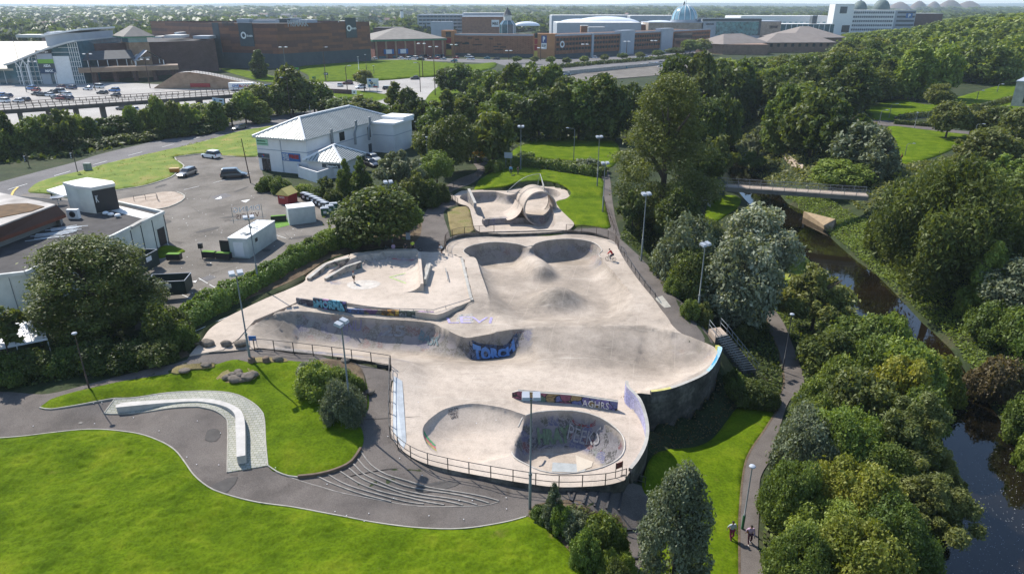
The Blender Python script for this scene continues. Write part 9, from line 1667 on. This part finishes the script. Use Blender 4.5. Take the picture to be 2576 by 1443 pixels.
person(P(1039,634,.1),math.pi+.5,'stand',CL('neon_yellow',(.50,.58,.06)),BK,HB,'person in a neon yellow shirt and black shorts under the broad dark tree',1.75,True,True)
mb=MB();mb.box((*P(990,629,.25)[:2],.25),(.7,.4,.3));mb.box((*P(1021,629,.25)[:2],.25),(.7,.4,.3));tag(mb.build('stone_bench',M_ROCK),'low stone bench under the two sitting people','bench')
person(g(1285,439),math.pi,'stand',CL('pale_blue',(.20,.38,.60)),DK,HB,'person in a pale blue shirt standing left on the mound',1.78);person(g(1303,441),math.pi+.3,'hold',CL('dark_olive',(.05,.05,.04)),CL('khaki',(.12,.11,.08)),HB,'person in dark olive clothes standing right on the mound',1.78)
mb=MB();p=g(1290,444,.12);mb.box(p,(.6,.35,.22),.3);mb.ball((p.x+.2,p.y,p.z+.08),(.22,.15,.12),8,5);tag(mb.build('rucksack',M_BLACK),'black rucksack lying on the grass by the two men','bag')
person(g(2266,405),1.0,'walk',CL('rust',(.22,.06,.03)),DK,HB,'person in a rust brown jacket at the bottom of the park lawn',1.75)
def bike(p,rz,label,mat):
 e=empty('bicycle',p,label,'bicycle',None,rz)
 for y in(-.47,.47):
  mb=MB();mb.tube([(0,y+.25*math.cos(a),.27+.25*math.sin(a)) for a in np.linspace(0,2*math.pi,19)],.026,5,False);w_=mb.build('wheel',M_TYRE,e);mb=MB();[mb.tube([(0,y-.23*math.cos(a),.27-.23*math.sin(a)),(0,y+.23*math.cos(a),.27+.23*math.sin(a))],.006,3) for a in np.linspace(0,math.pi,6)[:-1]];mb.lathe((0,y,.27),[(0,-.03),(.03,-.03),(.03,.03),(0,.03)],8,axis='x');mb.build('spokes',M_STEEL,w_)
 mb=MB();B_,S_,H_,F_,R_=(0,-.02,.3),(0,-.12,.62),(0,.33,.68),(0,.47,.27),(0,-.47,.27)
 for a,b in((B_,S_),(S_,H_),(B_,H_),(H_,F_),(B_,R_),(S_,R_)):mb.tube([a,b],.02,6)
 mb.tube([(0,.31,.66),(0,.29,.9)],.018,6);mb.build('frame',mat,e);mb=MB();mb.tube([(-.32,.26,1.0),(-.12,.31,.98),(-.08,.3,.88),(.08,.3,.88),(.12,.31,.98),(.32,.26,1.0)],.016,6);mb.build('handlebar',M_BLACK,e);mb=MB();mb.ball((0,-.15,.68),(.06,.12,.03),8,5);mb.build('saddle',M_BLACK,e);mb=MB();mb.tube([(-.16,-.02,.3),(.16,-.02,.3)],.015,5);mb.lathe((.05,-.02,.3),[(.08,0),(.08,.01)],12,axis='x');mb.build('crank',M_STEEL,e);return e
pc_=P(1536,656,0);person((pc_[0],pc_[1],-.02),1.25,'ride',CL('bright_red',(.50,.02,.02)),CL('navy_trousers',(.025,.03,.06)),HB,'cyclist in a red jumper and dark trousers on a small bike',1.72);bike((pc_[0],pc_[1],.0),1.25,'small bike under the cyclist in red',M_DARKSTEEL)
bike(P(976,632,.02),1.3,'bike standing left of the people under the dark tree',M_STEEL);bike(P(1049,632,.02),1.6,'bike standing right of the person in yellow',M_DARKSTEEL)
# --- haze over the far distance
mb=MB();mb.box((0,6900,82),(27600,14400,184));hz=mb.build('haze',None) if False else mb.build('haze',[]);m=bpy.data.materials.new('haze');m.use_nodes=True;n=m.node_tree.nodes;n.remove(n['Principled BSDF']);pv=n.new('ShaderNodeVolumePrincipled');pv.inputs['Color'].default_value=(.72,.86,1.0,1);pv.inputs['Density'].default_value=.00010;pv.inputs['Anisotropy'].default_value=.2;m.node_tree.links.new(pv.outputs[0],n['Material Output'].inputs['Volume']);hz.data.materials.append(m);tag(hz,kind='stuff')
